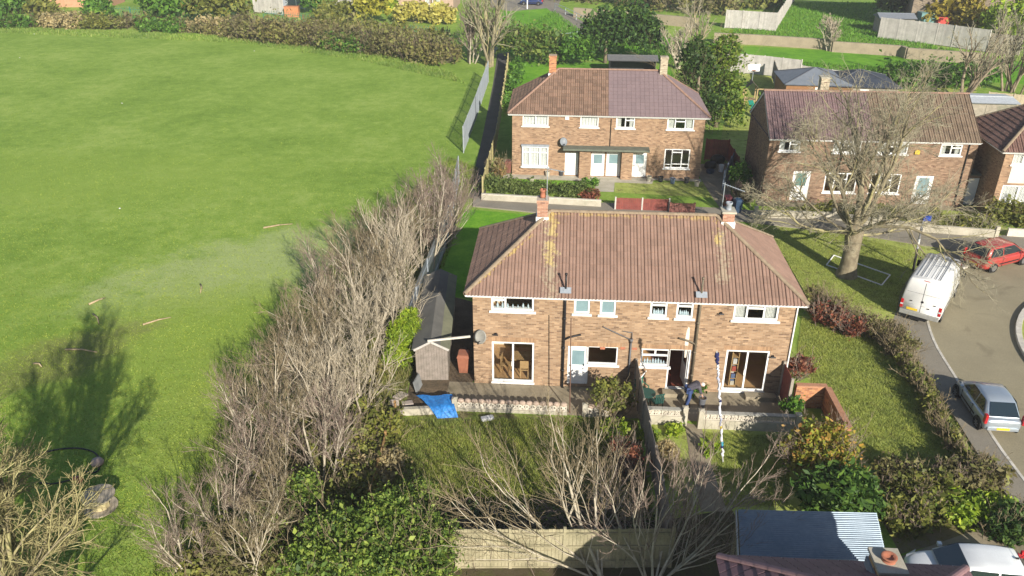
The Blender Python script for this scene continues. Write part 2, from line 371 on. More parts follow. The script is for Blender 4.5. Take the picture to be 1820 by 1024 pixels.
# road, pavement, verge
kerb_px = [(1990, 1090), (1880, 940), (1820, 858), (1770, 790), (1722, 712), (1690, 662), (1662, 615), (1648, 575), (1645, 540), (1660, 507), (1700, 483), (1728, 472), (1790, 452), (1900, 432)]
back_px = [(1990, 1180), (1880, 1010), (1800, 900), (1740, 815), (1690, 735), (1645, 660), (1600, 612), (1588, 570), (1600, 520), (1625, 480), (1655, 457), (1690, 446)]
sheet('road', gp(kerb_px)+[(90, 52), (90, 10), (26, 10)], .008, ROAD)
top_px = [(842, 351), (960, 357), (1090, 363), (1310, 373), (1400, 384), (1500, 392), (1640, 408), (1770, 421), (1850, 418)]
low_px = [(1690, 446), (1600, 431), (1500, 415), (1400, 405), (1330, 396), (1290, 391), (1100, 385), (960, 380), (840, 368)]
slab('pavement', gp(kerb_px)+gp([(1850, 418)])+gp(back_px[::-1][:1])+gp(back_px[::-1][1:]), -.05, .10, PAVE)
slab('footpath', gp(top_px)+gp([(1800, 440)])+gp(low_px), -.05, .092, PAVE)
slab('verge', gp([(1330, 398), (1400, 407), (1500, 417), (1600, 433), (1688, 447), (1655, 459), (1625, 482), (1600, 522), (1588, 572), (1560, 590), (1440, 540), (1395, 460)]), -.05, .096, LAWN)
kr = bpy.data.objects.new('kerb', None); COL.objects.link(kr); tag(kr, kind='structure')
kp = [G(*p) for p in kerb_px]
def resample(P, step):
    out = [P[0].copy()]; acc = 0
    for a, b in zip(P[:-1], P[1:]):
        L = (b-a).length; t = step-acc
        while t <= L: out.append(a.lerp(b, t/L)); t += step
        acc = (acc+L) % step
    return out
def smooth_path(P, k=6):
    out = []
    for i in range(len(P)-1):
        p0, p1, p2, p3 = P[max(i-1, 0)], P[i], P[i+1], P[min(i+2, len(P)-1)]
        for j in range(k):
            t = j/k; out.append(.5*((2*p1)+(p2-p0)*t+(2*p0-5*p1+4*p2-p3)*t*t+(3*p1-p0-3*p2+p3)*t**3))
    return out+[P[-1]]
KERB = plain('kerb_concrete', (.55, .52, .46), (.36, .34, .29), rough=.9, scale=3, bstr=.4)
ks = resample(smooth_path(kp), .9)
kme = MB().box(0, .885, -.065, .065, -.02, .118).mesh('kerb_stone', KERB, bevel=.012)
for a, b in zip(ks[:-1], ks[1:]):
    o = link('kerb_stone', kme, kr); o.location = (a.x, a.y, 0); o.rotation_euler = (0, 0, math.atan2(b.y-a.y, b.x-a.x))
# turning-circle island at the right edge
ic = Vector((34.85, 32.0, 0))
isl = bpy.data.objects.new('traffic_island', None); COL.objects.link(isl); isl.location = (ic.x, ic.y, 0); tag(isl, kind='structure')
MB().prism([(9.75*math.cos(t*math.pi/40), 9.75*math.sin(t*math.pi/40)) for t in range(80)], 0, .14).build('island_grass', LAWN, isl)
ime = MB().box(9.72, 10.0, -.385, .385, 0, .17).mesh('kerb_stone', KERB, bevel=.02)
for t in range(80):
    o = link('kerb_stone', ime, isl); o.rotation_euler = (0, 0, t*math.pi/40)
# alley beside the school fence, house-front aprons, drive
sheet('alley', gp([(884, 96), (906, 92), (902, 130), (880, 240), (862, 352), (832, 352), (858, 240), (876, 150)]), .006, ALLEY)
sheet('front_apron', pl(MBm, [(-8.2, -.95), (-.9, -1.1), (-.75, -3.3), (.55, -3.3), (.7, -1.25), (3.5, -1.35), (3.7, -.5), (7.3, -.6), (7.3, .05), (-8.2, .05)]), .012, CONCL)
sheet('front_lawn', pl(MBm, [(-8.3, -1.3), (-1.0, -1.2), (-.8, -3.4), (-8.3, -3.2)]), .008, LAWNB)
sheet('front_lawn_right', pl(MBm, [(.7, -1.3), (8.4, -.6), (8.6, -4.0), (.6, -3.4)]), .008, LAWN)
sheet('side_drive', [*pl(MBm, [(7.1, 3.5), (10.0, 4.0)]), *gp([(1300, 345), (1290, 385), (1262, 345), (1248, 322)])], .010, CONC)
sheet('house_c_front', pl(MC, [(-7.4, -.9), (7.6, -.9), (7.6, .05), (-7.4, .05)]), .012, CONC)
sheet('terrace_garden', pl(MC, [(-7.2, -1.0), (8.4, -1.0), (8.2, -5.6), (-8.6, -5.0)]), .008, LAWN)
sheet('rear_garden', [*pl(MBm, [(-7.6, 7.4), (8.6, 7.4)]), *gp([(1190, 118), (905, 105)])], .006, LAWNB)
sheet('rear_garden_c', [*pl(MC, [(-9, 7), (9, 7)]), *gp([(1740, 150), (1300, 130)])], .006, LAWN)
sheet('far_bank', gp([(900, 100), (890, 14), (990, 12), (1050, 48), (1290, 80), (1820, 110), (2100, 130), (2100, 0), (1270, 0), (1260, -14), (3000, -14), (3000, 180), (1820, 150), (1300, 118), (1190, 112)]), .004, LAWNB)
sheet('far_road', gp([(872, 0), (1000, -8), (992, 12), (960, 16), (905, 20), (870, 12)]), .012, PAVE)
sheet('far_footpath', gp([(968, 12), (990, 10), (1012, 24), (1052, 48), (1046, 56), (1028, 56), (1000, 36)]), .014, PAVE)
sheet('car_drive', gp([(1740, 940), (1830, 930), (1900, 1100), (1560, 1100), (1600, 990)]), .012, CONC)
# ------------------------------------------------------------------ houses
BRA = brick('buff_brick', (.345, .235, .148), (.285, .185, .113), (.295, .235, .17), dark=(.165, .105, .07))
BRB = brick('buff_brick_front', (.335, .22, .138), (.275, .17, .105), (.285, .23, .165), dark=(.16, .10, .065))
BRC = brick('brown_brick', (.265, .175, .115), (.20, .125, .082), (.24, .20, .155), dark=(.12, .06, .04))
BRR = brick('orange_brick', (.48, .22, .10), (.34, .14, .07), (.36, .28, .2))
BRCH = brick('chimney_brick', (.40, .22, .15), (.30, .15, .10), (.42, .34, .27), dark=(.16, .08, .06))
BRFAR = brick('grey_brown_brick', (.26, .21, .15), (.19, .15, .11), (.24, .21, .17), dark=(.12, .09, .07))
ROOMW = plain('room_wall', (.66, .61, .52), (.6, .55, .46), rough=.9, scale=.6, bstr=0)
ROOMF = plain('room_floor', (.52, .31, .14), (.42, .24, .10), rough=.45, scale=2, bstr=0)
CURT = plain('net_curtain', (.66, .66, .62), (.46, .47, .45), rough=.9, scale=7, bstr=.5, bdist=.03, fine=18)
def tilemat(name, c1, c2, lichen=(), M_=None, rnd=.22, moss=.0, rough=.85):
    mt, n, b, _ = newmat(name); P = pos(n)
    k = math_(n, 'ADD', math_(n, 'MULTIPLY', noise(n, .8, 5, .65, P), .6), math_(n, 'MULTIPLY', noise(n, 22, 3, .7, P), .4))
    col = ramp(n, k, [(.33, c2), (.64, c1)])
    oi = N(n, 'ShaderNodeObjectInfo'); isl_ = N(n, 'ShaderNodeNewGeometry').outputs['Random Per Island']
    rr = math_(n, 'FRACT', math_(n, 'ADD', oi.outputs['Random'], isl_))
    col = mix(n, 1, col, ramp(n, rr, [(0, (1-rnd,)*3), (.5, (1, 1, 1)), (1, (1+rnd*.6, 1+rnd*.5, 1+rnd*.5))]), 'MULTIPLY')
    if moss:
        mk = ramp(n, noise(n, 6, 5, .75, P), [(.56, (0, 0, 0)), (.68, (1, 1, 1))])
        col = mix(n, math_(n, 'MULTIPLY', mk, moss), col, (.16, .14, .07))
    # pale droppings and grit
    sp = ramp(n, noise(n, 9, 2, .5, P), [(.735, (0, 0, 0)), (.76, (1, 1, 1))])
    col = mix(n, math_(n, 'MULTIPLY', sp, .5), col, (.42, .38, .30))
    if lichen:
        mp = N(n, 'ShaderNodeMapping', vector_type='TEXTURE'); n.links.new(P, mp.inputs[0])
        mp.inputs['Location'].default_value = M_.translation; mp.inputs['Rotation'].default_value = (0, 0, M_.to_euler().z)
        for (x0, y0, z0, x1, y1, z1, rad, lc, amt) in lichen:
            a = Vector((x0, y0, z0)); d = Vector((x1, y1, z1))-a; L2 = d.length_squared
            sb = N(n, 'ShaderNodeVectorMath', operation='SUBTRACT'); n.links.new(mp.outputs[0], sb.inputs[0]); sb.inputs[1].default_value = a
            dt = N(n, 'ShaderNodeVectorMath', operation='DOT_PRODUCT'); n.links.new(sb.outputs[0], dt.inputs[0]); dt.inputs[1].default_value = d/L2
            t = math_(n, 'MAXIMUM', math_(n, 'MINIMUM', dt.outputs['Value'], 1), 0)
            cm = N(n, 'ShaderNodeVectorMath', operation='SCALE'); cm.inputs[0].default_value = d; n.links.new(t, cm.inputs['Scale'])
            s2 = N(n, 'ShaderNodeVectorMath', operation='SUBTRACT'); n.links.new(sb.outputs[0], s2.inputs[0]); n.links.new(cm.outputs[0], s2.inputs[1])
            ln = N(n, 'ShaderNodeVectorMath', operation='LENGTH'); n.links.new(s2.outputs[0], ln.inputs[0])
            v = math_(n, 'SUBTRACT', math_(n, 'ADD', noise(n, 7, 5, .75, P), math_(n, 'MULTIPLY', math_(n, 'SUBTRACT', noise(n, 2.4, 3, .6, P), .35), .9)), math_(n, 'MULTIPLY', ln.outputs['Value'], .30/rad))
            mk = ramp(n, v, [(.50, (0, 0, 0)), (.60, (1, 1, 1))])
            col = mix(n, math_(n, 'MULTIPLY', mk, amt), col, lc)
    n.links.new(col, b.inputs['Base Color']); b.inputs['Roughness'].default_value = rough; b.inputs['Specular IOR Level'].default_value = .3
    bump(n, b, noise(n, 35, 3, .7, P), .4, .01); _M[name] = mt; return mt

def tile_proto(w_, ln, prof, tilt, th=.018):
    """tile in (u, v, height): lower edge raised so each course steps over the next"""
    V = []; F = []; k = len(prof)
    for v, h0 in ((0, tilt), (ln, 0.0)):
        for u, h in prof: V.append((u*w_, v, h0+h))
    for u, h in prof: V.append((u*w_, 0, tilt+h-th-tilt*.6))
    F += [(i, i+1, k+i+1, k+i) for i in range(k-1)]
    F += [(2*k+i, 2*k+i+1, i+1, i) for i in range(k-1)]
    # left flank
    V += [(prof[0][0]*w_, 0, 0), (prof[0][0]*w_, ln, 0)]; m_ = len(V)
    F.append((0, k, m_-1, m_-2))
    return np.array(V), F
PANT = [(0, -.024), (.06, .022), (.14, .034), (.30, .034), (.38, .022), (.44, .002), (.50, .002), (.56, .022), (.64, .034), (.80, .034), (.88, .022), (.94, -.020), (.99, -.024)]
PANS = [(0, 0), (.18, .03), (.36, .034), (.52, 0), (.985, 0)]
FLAT = [(0, .0), (.06, .014), (.94, .014), (.985, 0)]
def tile_slope(roof, o, u, v, B, a0, b0, Ls, mat, tw, course, prof, tilt=.03, parts=0, name='roof_tile', over=1.18, jit=.004, rng=random.Random(5)):
    n = u.cross(v).normalized(); V, F = tile_proto(tw, course*over, prof, tilt)
    rows = int(math.ceil(Ls/course)); me0 = None; full = []; JV = []; JF = []; cnt = 0
    for r_ in range(rows):
        v0 = r_*course; 
        lo, hi = a0*v0/Ls, B-b0*v0/Ls
        off = 0
        i0 = int(math.floor((lo)/tw))-1; i1 = int(math.ceil(hi/tw))+1
        for i in range(i0, i1):
            u0 = i*tw+off; pts = [(u0, v0), (u0+tw, v0), (u0, v0+course*over), (u0+tw, v0+course*over)]
            def inl(p): return p[0] >= a0*p[1]/Ls-1e-6
            def inr(p): return p[0] <= B-b0*p[1]/Ls+1e-6
            ok = [inl(p) and inr(p) and p[1] <= Ls+1e-6 for p in pts]
            if not any(inl(p) and inr(p) for p in pts): continue
            dz = rng.uniform(-jit, jit)
            if all(ok): full.append((u0, v0, dz)); continue
            b = bmesh.new(); vs = [b.verts.new((x+u0, y+v0, z+dz)) for x, y, z in V]
            for f in F: b.faces.new([vs[q] for q in f])
            for no, co in (((-Ls, a0, 0), (0, 0, 0)), ((Ls, b0, 0), (B, 0, 0)), ((0, 1, 0), (0, Ls, 0))):
                bmesh.ops.bisect_plane(b, geom=b.verts[:]+b.edges[:]+b.faces[:], plane_co=co, plane_no=no, clear_outer=True)
            b.verts.index_update(); base = len(JV)
            JV += [tuple(q.co) for q in b.verts]; JF += [tuple(q.index+base for q in f.verts) for f in b.faces]; b.free()
    B3 = Matrix((u, v, n)).transposed()
    mid = B/2; part_list = full[:0]
    if parts:
        sel = sorted(full, key=lambda q: (q[1] > Ls*.98, abs(q[0]-mid)))
        part_list = sel[:parts]; rest = sel[parts:]
        me0 = bpy.data.meshes.new(name); me0.from_pydata([tuple(p) for p in V], [], F); me0.materials.append(mat); me0.update()
        for u0, v0, dz in part_list:
            ob = link(name, me0, roof); m4 = B3.to_4x4(); m4.translation = o+u*u0+v*v0+n*dz; ob.matrix_local = m4
    else: rest = full
    for u0, v0, dz in rest:
        base = len(JV); JV += [(x+u0, y+v0, z+dz) for x, y, z in V]; JF += [tuple(q+base for q in f) for f in F]
    if JV:
        W3 = np.array([list(r_) for r_ in B3]); P = np.array(JV) @ W3.T + np.array(o)
        me = bpy.data.meshes.new('tile_courses'); me.from_pydata(P.tolist(), [], JF); me.materials.append(mat); me.update()
        tag(link('tile_courses', me, roof), kind='stuff')
def ridge_run(roof, a, b, mat, r_=.12, seg=.45, h=.06):
    a = Vector(a); b = Vector(b); d = (b-a); L = d.length; k = max(1, int(round(L/seg))); s = L/k; d.normalize()
    sx = d.cross(Vector((0, 0, 1))).normalized(); up = sx.cross(d)
    mb = MB(); pts = [(math.cos(t)*r_, math.sin(t)*r_*.8) for t in [math.pi*i/6 for i in range(7)]]
    V = []
    for yy, k2 in ((0, 1.0), (s*1.03, .93)): V += [(x*k2, yy, z*k2) for x, z in pts]
    mb.raw(V, [(i, i+1, 8+i, 7+i) for i in range(6)]+[tuple(range(7))])
    me = mb.mesh('ridge_tile', mat); m3 = Matrix((sx, d, up)).transposed()
    for i in range(k):
        o = link('ridge_tile', me, roof); m4 = m3.to_4x4(); m4.translation = a+d*s*i+up*(h-.05); o.matrix_local = m4
CAPM = plain('ridge_mortar', (.29, .225, .155), (.18, .135, .09), rough=.9, scale=4, bstr=.5)
LINTEL = None

class House: pass
def house(name, label, o, yaw, W, D, he, hr, rl, wall, tm, holes=(), ov=.32, ovf=.2, fascia=WHITE, tw=.30, course=.345, prof=PANT, parts=0, ridge=None, tilesplit=None, rooms=True, tilt=.03, sideparts=0):
    h = House(); h.root = thing(name, label, 'house', o, yaw); h.M = frame(o, yaw); h.inv = h.M.inverted(); h.W, h.D, h.he, h.hr, h.rl = W, D, he, hr, rl
    gable = rl > W/2
    n3 = h.M.to_3x3() @ Vector((0, 1, 0))
    def px(x, y, off=0):
        p = onplane(x, y, h.M @ Vector((0, off, 0)), n3); q = h.inv @ p; return q.x, q.z
    h.px = px
    rects = []
    for hl in holes:
        (a, b_) = px(hl[0], hl[1]); (c, d) = px(hl[2], hl[3]); rects.append((a, c, max(d, .0), b_))
    h.rects = rects
    wb = MB(); X = W/2; wt = .14
    wb.plate(-X, X, -.1, he, rects, 0, wt)
    wb.box(-X, -X+wt, wt, D-wt, -.1, he); wb.box(X-wt, X, wt, D-wt, -.1, he); wb.box(-X, X, D-wt, D, -.1, he)
    if gable:
        for sx in (-1, 1):
            x0, x1 = (-X, -X+wt) if sx < 0 else (X-wt, X)
            wb.raw([(x0, 0, he), (x0, D, he), (x0, D/2, hr-.08), (x1, 0, he), (x1, D, he), (x1, D/2, hr-.08)], [(0, 2, 1), (3, 4, 5), (0, 1, 4, 3), (1, 2, 5, 4), (2, 0, 3, 5)])
    h.wall = wb.build('wall', wall, h.root)
    if rooms:
        ib = MB(); e = X-wt-.01; dp = min(3.4, D-.5)
        def quad(*p): ib.face(p)
        for z in (.07, 2.45): ib.cur = 1; quad((-e, wt+.01, z), (e, wt+.01, z), (e, dp, z), (-e, dp, z)); ib.cur = 0
        for z in (2.40, he-.12): quad((-e, dp, z), (e, dp, z), (e, wt+.01, z), (-e, wt+.01, z))
        quad((-e, dp, 0), (e, dp, 0), (e, dp, he), (-e, dp, he))
        for x in (-e, -X*.42, -.05, .05, X*.42, e): quad((x, wt+.02, 0), (x, dp, 0), (x, dp, he-.1), (x, wt+.02, he-.1))
        ib.build('room_lining', [ROOMW, ROOMF], h.root)
    # roof deck + tiles
    zo = he-.02; E = X+(.08 if gable else ov); tp = .05
    rp = math.atan2(hr-zo, D/2+ovf)
    dk = MB()
    if gable:
        rlE = E
    else: rlE = rl
    P = dict(fl=(-E, -ovf, zo), fr=(E, -ovf, zo), br=(E, D+ovf, zo), bl=(-E, D+ovf, zo), rl=(-rlE, D/2, hr), rr=(rlE, D/2, hr))
    dk.face([P['fl'], P['fr'], P['rr'], P['rl']]); dk.face([P['br'], P['bl'], P['rl'], P['rr']])
    if not gable: dk.face([P['bl'], P['fl'], P['rl']]); dk.face([P['fr'], P['br'], P['rr']])
    dk.face([P['bl'], P['br'], P['fr'], P['fl']])
    tmd = tm[0] if isinstance(tm, (list, tuple)) else tm
    h.roof = dk.build('roof', tmd, h.root)
    V_ = lambda k: Vector(P[k])
    up = Vector((0, 0, 1))
    def slope(p, q, r0, r1, mats, parts_):
        o_, e_ = V_(p), V_(q); u = (e_-o_).normalized(); top0, top1 = V_(r0), V_(r1)
        B = (e_-o_).length; rel = top0-o_; a0 = rel.dot(u); v = (rel-u*a0); Ls = v.length; v.normalize(); b0 = B-(top1-o_).dot(u)
        nn = u.cross(v); oo = o_+nn*.012-v*.05
        if isinstance(mats, (list, tuple)):
            # two owners, two coverings: split the slope at the party line
            half = B/2
            tile_slope(h.roof, oo, u, v, half, a0, 0, Ls+.05, mats[0], tw, course, prof, tilt, parts_)
            tile_slope(h.roof, oo+u*half, u, v, half, 0, b0, Ls+.05, mats[1], tw*1.02, course*.98, FLAT if tilesplit else prof, tilt*.8, 0)
        else: tile_slope(h.roof, oo, u, v, B, a0, b0, Ls+.05, mats, tw, course, prof, tilt, parts_)
    two = isinstance(tm, (list, tuple))
    slope('fl', 'fr', 'rl', 'rr', tm, parts); slope('br', 'bl', 'rr', 'rl', tm[::-1] if two else tm, 0)
    if not gable: slope('bl', 'fl', 'rl', 'rl', tm[0] if two else tm, 0); slope('fr', 'br', 'rr', 'rr', tm[1] if two else tm, sideparts)
    rm = ridge or CAPM
    ridge_run(h.roof, V_('rl')+up*.03, V_('rr')+up*.03, rm)
    if not gable:
        for a_, b_ in (('fl', 'rl'), ('fr', 'rr'), ('bl', 'rl'), ('br', 'rr')): ridge_run(h.roof, V_(a_)+up*.03, V_(b_)+up*.03, rm, r_=.11)
    # fascia + gutter
    fb = MB(); z0, z1 = zo-.12, zo-.012
    fb.box(-E+.02, E-.02, -ovf+.012, -ovf+.034, z0, z1); fb.box(-E+.02, E-.02, D+ovf-.034, D+ovf-.012, z0, z1)
    if not gable:
        fb.box(-E+.012, -E+.034, -ovf+.04, D+ovf-.04, z0, z1); fb.box(E-.034, E-.012, -ovf+.04, D+ovf-.04, z0, z1)
    else:
        for sx in (-1, 1):
            for a_, b_ in ((P['fl'], P['rl']), (P['bl'], P['rl'])):
                a2 = Vector((sx*(E-.03), a_[1]+.03*(1 if a_[1] < 0 else -1), a_[2]-.09)); b2 = Vector((sx*(E-.03), b_[1], b_[2]-.09)); fb.beam(a2, b2, .022, .15)
    fb.build('fascia', fascia, h.root)
    gb = MB()
    for yy in (-ovf-.055, D+ovf+.055):
        V = []; k = 5
        for xx in (-E, E): V += [(xx, yy+.055*math.cos(math.pi+math.pi*i/k), zo+.0+.05*math.sin(math.pi+math.pi*i/k)) for i in range(k+1)]
        gb.raw(V, [(i+k+1, i+k+2, i+1, i) for i in range(k)])
        for xx in (-E, E): gb.face([(xx, yy+.055*math.cos(math.pi+math.pi*i/k), zo+.05*math.sin(math.pi+math.pi*i/k)) for i in range(k+1)])
    gb.build('gutter', fascia, h.root)
    return h

def window(h, rect, panes, sill=True, frosted=False, y=.03, fr=.085, curtain=0, name='window', mat=None, bars=None, pane_mat=None):
    x0, x1, z0, z1 = rect; w_, hh = x1-x0, z1-z0
    root = bpy.data.objects.new(name, None); COL.objects.link(root); root.parent = h.root; root.location = ((x0+x1)/2, y, z0)
    mt = mat or WHITE; hw = w_/2
    holes = []
    for a, b, c, d in panes:
        xa = -hw+a*w_+(fr if a <= 0 else fr*.45); xb = -hw+b*w_-(fr if b >= 1 else fr*.45)
        za = c*hh+(fr if c <= 0 else fr*.45); zb = d*hh-(fr if d >= 1 else fr*.45); holes.append((xa, xb, za, zb))
    MB().plate(-hw+.002, hw-.002, .002, hh-.002, holes, 0, .065).build('frame', mt, root)
    for a, b, c, d in holes:
        MB().box(a-.005, b+.005, .03, .04, c-.005, d+.005).build('pane', pane_mat or (FROST if frosted else GLASS), root)
    if sill: MB().box(-hw-.09, hw+.09, -.13, .02, -.08, .0).build('sill', mt, root, bevel=.008)
    if curtain:
        n_ = int(w_/.05); segs = [(0, 1)] if curtain == 1 else [(0, .26), (.74, 1)]
        cb = MB()
        for s0, s1 in segs:
            xs = [-hw+.05+(w_-.1)*(s0+(s1-s0)*i/n_) for i in range(n_+1)]
            for i in range(n_):
                ya, yb = .13+.02*math.sin(i*1.3), .13+.02*math.sin((i+1)*1.3)
                cb.face([(xs[i], ya, .05), (xs[i+1], yb, .05), (xs[i+1], yb, hh-.03), (xs[i], ya, hh-.03)])
        cb.build('curtain', CURT, root)
    return root
def door(h, rect, lights=(), mat=None, y=.03, handle=True, name='door', pane_mat=None):
    x0, x1, z0, z1 = rect; w_, hh = x1-x0, z1-z0; mt = mat or WHITE
    root = bpy.data.objects.new(name, None); COL.objects.link(root); root.parent = h.root; root.location = ((x0+x1)/2, y, z0); hw = w_/2
    MB().plate(-hw+.002, hw-.002, .002, hh-.002, [(-hw+.06, hw-.06, .05, hh-.06)], 0, .07).build('frame', mt, root)
    hol = [(-hw+a*w_, -hw+b*w_, c*hh, d*hh) for a, b, c, d in lights]
    MB().plate(-hw+.062, hw-.062, .052, hh-.062, hol, .018, .055).build('leaf', mt, root)
    for a, b, c, d in hol: MB().box(a-.005, b+.005, .03, .038, c-.005, d+.005).build('pane', pane_mat or FROST, root)
    if handle: MB().box(-hw+.10, -hw+.125, -.03, .02, hh*.46, hh*.46+.12).box(-hw+.10, -hw+.2, -.035, -.02, hh*.46+.05, hh*.46+.075).build('handle', GALV, root)
    return root
def chimney(h, x, y, w_, d_, ztop, mat, pots=1, potmat=TERRA, cap=True, flash=WHITE, zb=None):
    z0 = zb if zb is not None else h.he+.6
    root = MB().box(-w_/2, w_/2, -d_/2, d_/2, 0, ztop-z0).build('chimney', mat, h.root); root.location = (x, y, z0)
    t = ztop-z0
    if cap: MB().box(-w_/2-.06, w_/2+.06, -d_/2-.06, d_/2+.06, t+.002, t+.09).build('cap', CONCL, root, bevel=.015)
    else: MB().box(-w_/2-.03, w_/2+.03, -d_/2-.03, d_/2+.03, t-.16, t+.02).build('corbel', mat, root)
    for i in range(pots):
        px_ = (i-(pots-1)/2)*.3
        MB().lathe([(.15, 0), (.13, .05), (.12, .26), (.155, .29), (.155, .36), (.11, .36), (.10, .2), (0, .2)], (px_, 0, t+.08), 14).build('pot', potmat, root, smooth=True)
    if flash: 
        MB().box(-w_/2-.05, w_/2+.05, -d_/2-.05, d_/2+.05, h.flz-z0-.14, h.flz-z0+.14).build('flashing', flash, root)
    return root

# ---- house A : the pair in the middle, garden side towards the camera
LT = (.50, .38, .10); LG = (.36, .31, .21)
TILA = tilemat('brown_roof_tiles', (.262, .168, .128), (.19, .12, .09), M_=MA, rnd=.10, lichen=[
    (-3.85, 2.9, 6.9, -3.65, .0, 4.9, .50, LG, .55), (-3.65, 3.2, 7.1, -3.75, 1.2, 5.7, .40, LT, .45), (3.85, 2.6, 6.8, 3.9, .8, 5.4, .45, LG, .5), (3.7, 3.2, 7.0, 3.75, 2.3, 6.4, .32, LT, .6),
    (-3.7, 3.25, 7.2, 3.4, 3.25, 7.2, .16, LT, .35), (-6.9, .2, 5.0, -4.6, 2.3, 6.5, .13, LT, .55)])
hA = house('semi_detached_house', 'buff brick pair of semis with brown hip roof in the middle, gardens in front', A0, AYAW, 14.07, 6.79, 4.75, 7.25, 3.76, BRA, TILA, holes=[
    (873, 526, 949, 554), (1021, 530, 1048, 558), (1067.5, 532, 1094, 560), (874, 607, 948.5, 680), (1010, 615, 1043.5, 683), (1043.5, 615, 1097, 649),
    (1157, 535, 1185, 564), (1204, 537, 1231, 566), (1306, 541, 1382, 571), (1140, 619.5, 1188, 652), (1189.5, 620, 1221, 690), (1292, 622, 1357, 696)], parts=300, tilt=.014)
r = hA.rects; hA.flz = 6.98
# keep door + window pairs from sharing an edge
window(hA, r[0], [(0, .33, 0, .72), (0, .33, .72, 1), (.33, 1, 0, 1)])
for i in (1, 2): window(hA, r[i], [(0, 1, 0, 1)], frosted=True)
def patio(h, rc):
    w = window(h, rc, [(0, .5, 0, 1), (.5, 1, 0, 1)], sill=False, fr=.085, name='patio_door')
    hw = (rc[1]-rc[0])/2; MB().box(-hw-.03, hw+.03, -.07, .0, -.10, -.004).build('threshold', WHITE, w)
    MB().box(-.07, -.045, -.03, .0, .85, 1.1).build('handle', WHITE, w)
patio(hA, r[3]); patio(hA, r[11])
door(hA, r[4], [(.2, .8, .5, .88)])
window(hA, r[5], [(0, 1, 0, 1)], fr=.07)
for i in (6, 7): window(hA, r[i], [(0, 1, 0, .72), (0, 1, .72, 1)])
window(hA, r[8], [(0, .30, 0, 1), (.30, .68, 0, .75), (.30, .68, .75, 1), (.68, 1, 0, 1)], curtain=2)
window(hA, r[9], [(0, .5, .62, 1), (.5, 1, .62, 1), (0, 1, 0, .62)])
# open back door: frame, leaf swung inwards
x0, x1, z0, z1 = r[10]
fo = bpy.data.objects.new('open_door', None); COL.objects.link(fo); fo.parent = hA.root; fo.location = ((x0+x1)/2, .03, z0); hw = (x1-x0)/2; hh = z1-z0
MB().plate(-hw+.002, hw-.002, .002, hh-.002, [(-hw+.07, hw-.07, .0021, hh-.07)], 0, .07).build('frame', WHITE, fo)
MB().box(-hw-.03, hw+.03, -.08, .0, -.12, 0).build('threshold', WHITE, fo)
lf = MB().plate(0, .82, .03, hh-.09, [(.12, .7, 1.0, hh-.25)], 0, .045).build('leaf', WHITE, fo); lf.location = (hw-.08, .08, 0); lf.rotation_euler = (0, 0, R(97)); lf['label'] = 'white back door swung open'
MB().box(.115, .705, .018, .026, .995, hh-.245).build('pane', GLASS, lf)
tilefl = plain('red_quarry_tile', (.22, .06, .035), (.14, .04, .03), rough=.4, scale=5, bstr=0)
MB().box(x0-.4, x1+.6, .16, 3.3, .075, .085).build('hall_floor', tilefl, hA.root)
# brick soldier course over the openings
SOLD = plain('soldier_bricks', (.37, .235, .135), (.29, .175, .10), rough=.9, scale=3, island=.25)
for i in (3, 4, 9, 11):
    a, b, c, d = r[i]; xe = {4: r[5][1], 9: r[10][1]}.get(i, b)
    mb = MB(); k = int((xe-a+.3)/.077)
    for q in range(k): mb.box(a-.15+q*.077, a-.15+q*.077+.068, -.006, .003, d+.015, d+.235)
    mb.build('lintel_bricks', SOLD, hA.root)
for px_, py_ in ((1071, 641), (1107, 641), (1128, 642)):
    x, z = hA.px(px_, py_-22); MB().box(x-.11, x+.11, -.008, .002, z-.06, z+.06).build('air_brick', TERRA, hA.root)
# chimneys
xl, zl = hA.px(965, 352, 3.4); chimney(hA, xl, 3.35, .48, .62, zl, BRCH, cap=False)
xr, zr = hA.px(1294, 375, 3.4); chimney(hA, xr, 3.35, .52, .60, zr, BRCH, potmat=LEAD)
# soil pipes with vents through the roof
for (ex, ey, bx, by, vx, vy, mt) in ((1004, 532, 1000, 684, 1007, 489, DARKP), (1246, 533, 1228, 684, 1254, 493, plain('pipe_brown_grey', (.16, .13, .09), (.10, .085, .06), rough=.6, bstr=0))):
    x, z = hA.px(bx, by, -.1); x = .5*(x+hA.px(ex, ey, -.1)[0])
    zr_ = hA.he+.02+(.12)*.66
    mb = MB().tube([(x, -.10, 0), (x, -.10, 4.5), (x, -.08, 4.62)], .055, 10)
    for zc in (.9, 2.1, 3.6): mb.lathe([(.072, 0), (.072, .09)], (x, -.10, zc), 10)
    sd = 1 if ex < 1100 else -1
    mb.tube([(x, -.10, 2.55), (x+sd*.25, -.11, 2.7), (x+sd*.75, -.12, 2.86)], .042, 8)
    mb.build('soil_pipe', mt, hA.root, smooth=True)
    mb = MB().tube([(x, .02, 4.85), (x, .02, 5.75)], .045, 10).lathe([(.06, 0), (.065, .08), (.02, .1), (0, .1)], (x, .02, 5.72), 10)
    mb.build('vent_pipe', mt, hA.root, smooth=True)
    p0 = Vector((x, .0, 5.06)); s_ = math.atan2(2.5, 3.715)
    fl = MB().box(-.24, .24, -.16, .14, -.004, .008).build('lead_flashing', LEAD, hA.root); fl.location = (x, -.06, 5.03); fl.rotation_euler = (s_, 0, 0)
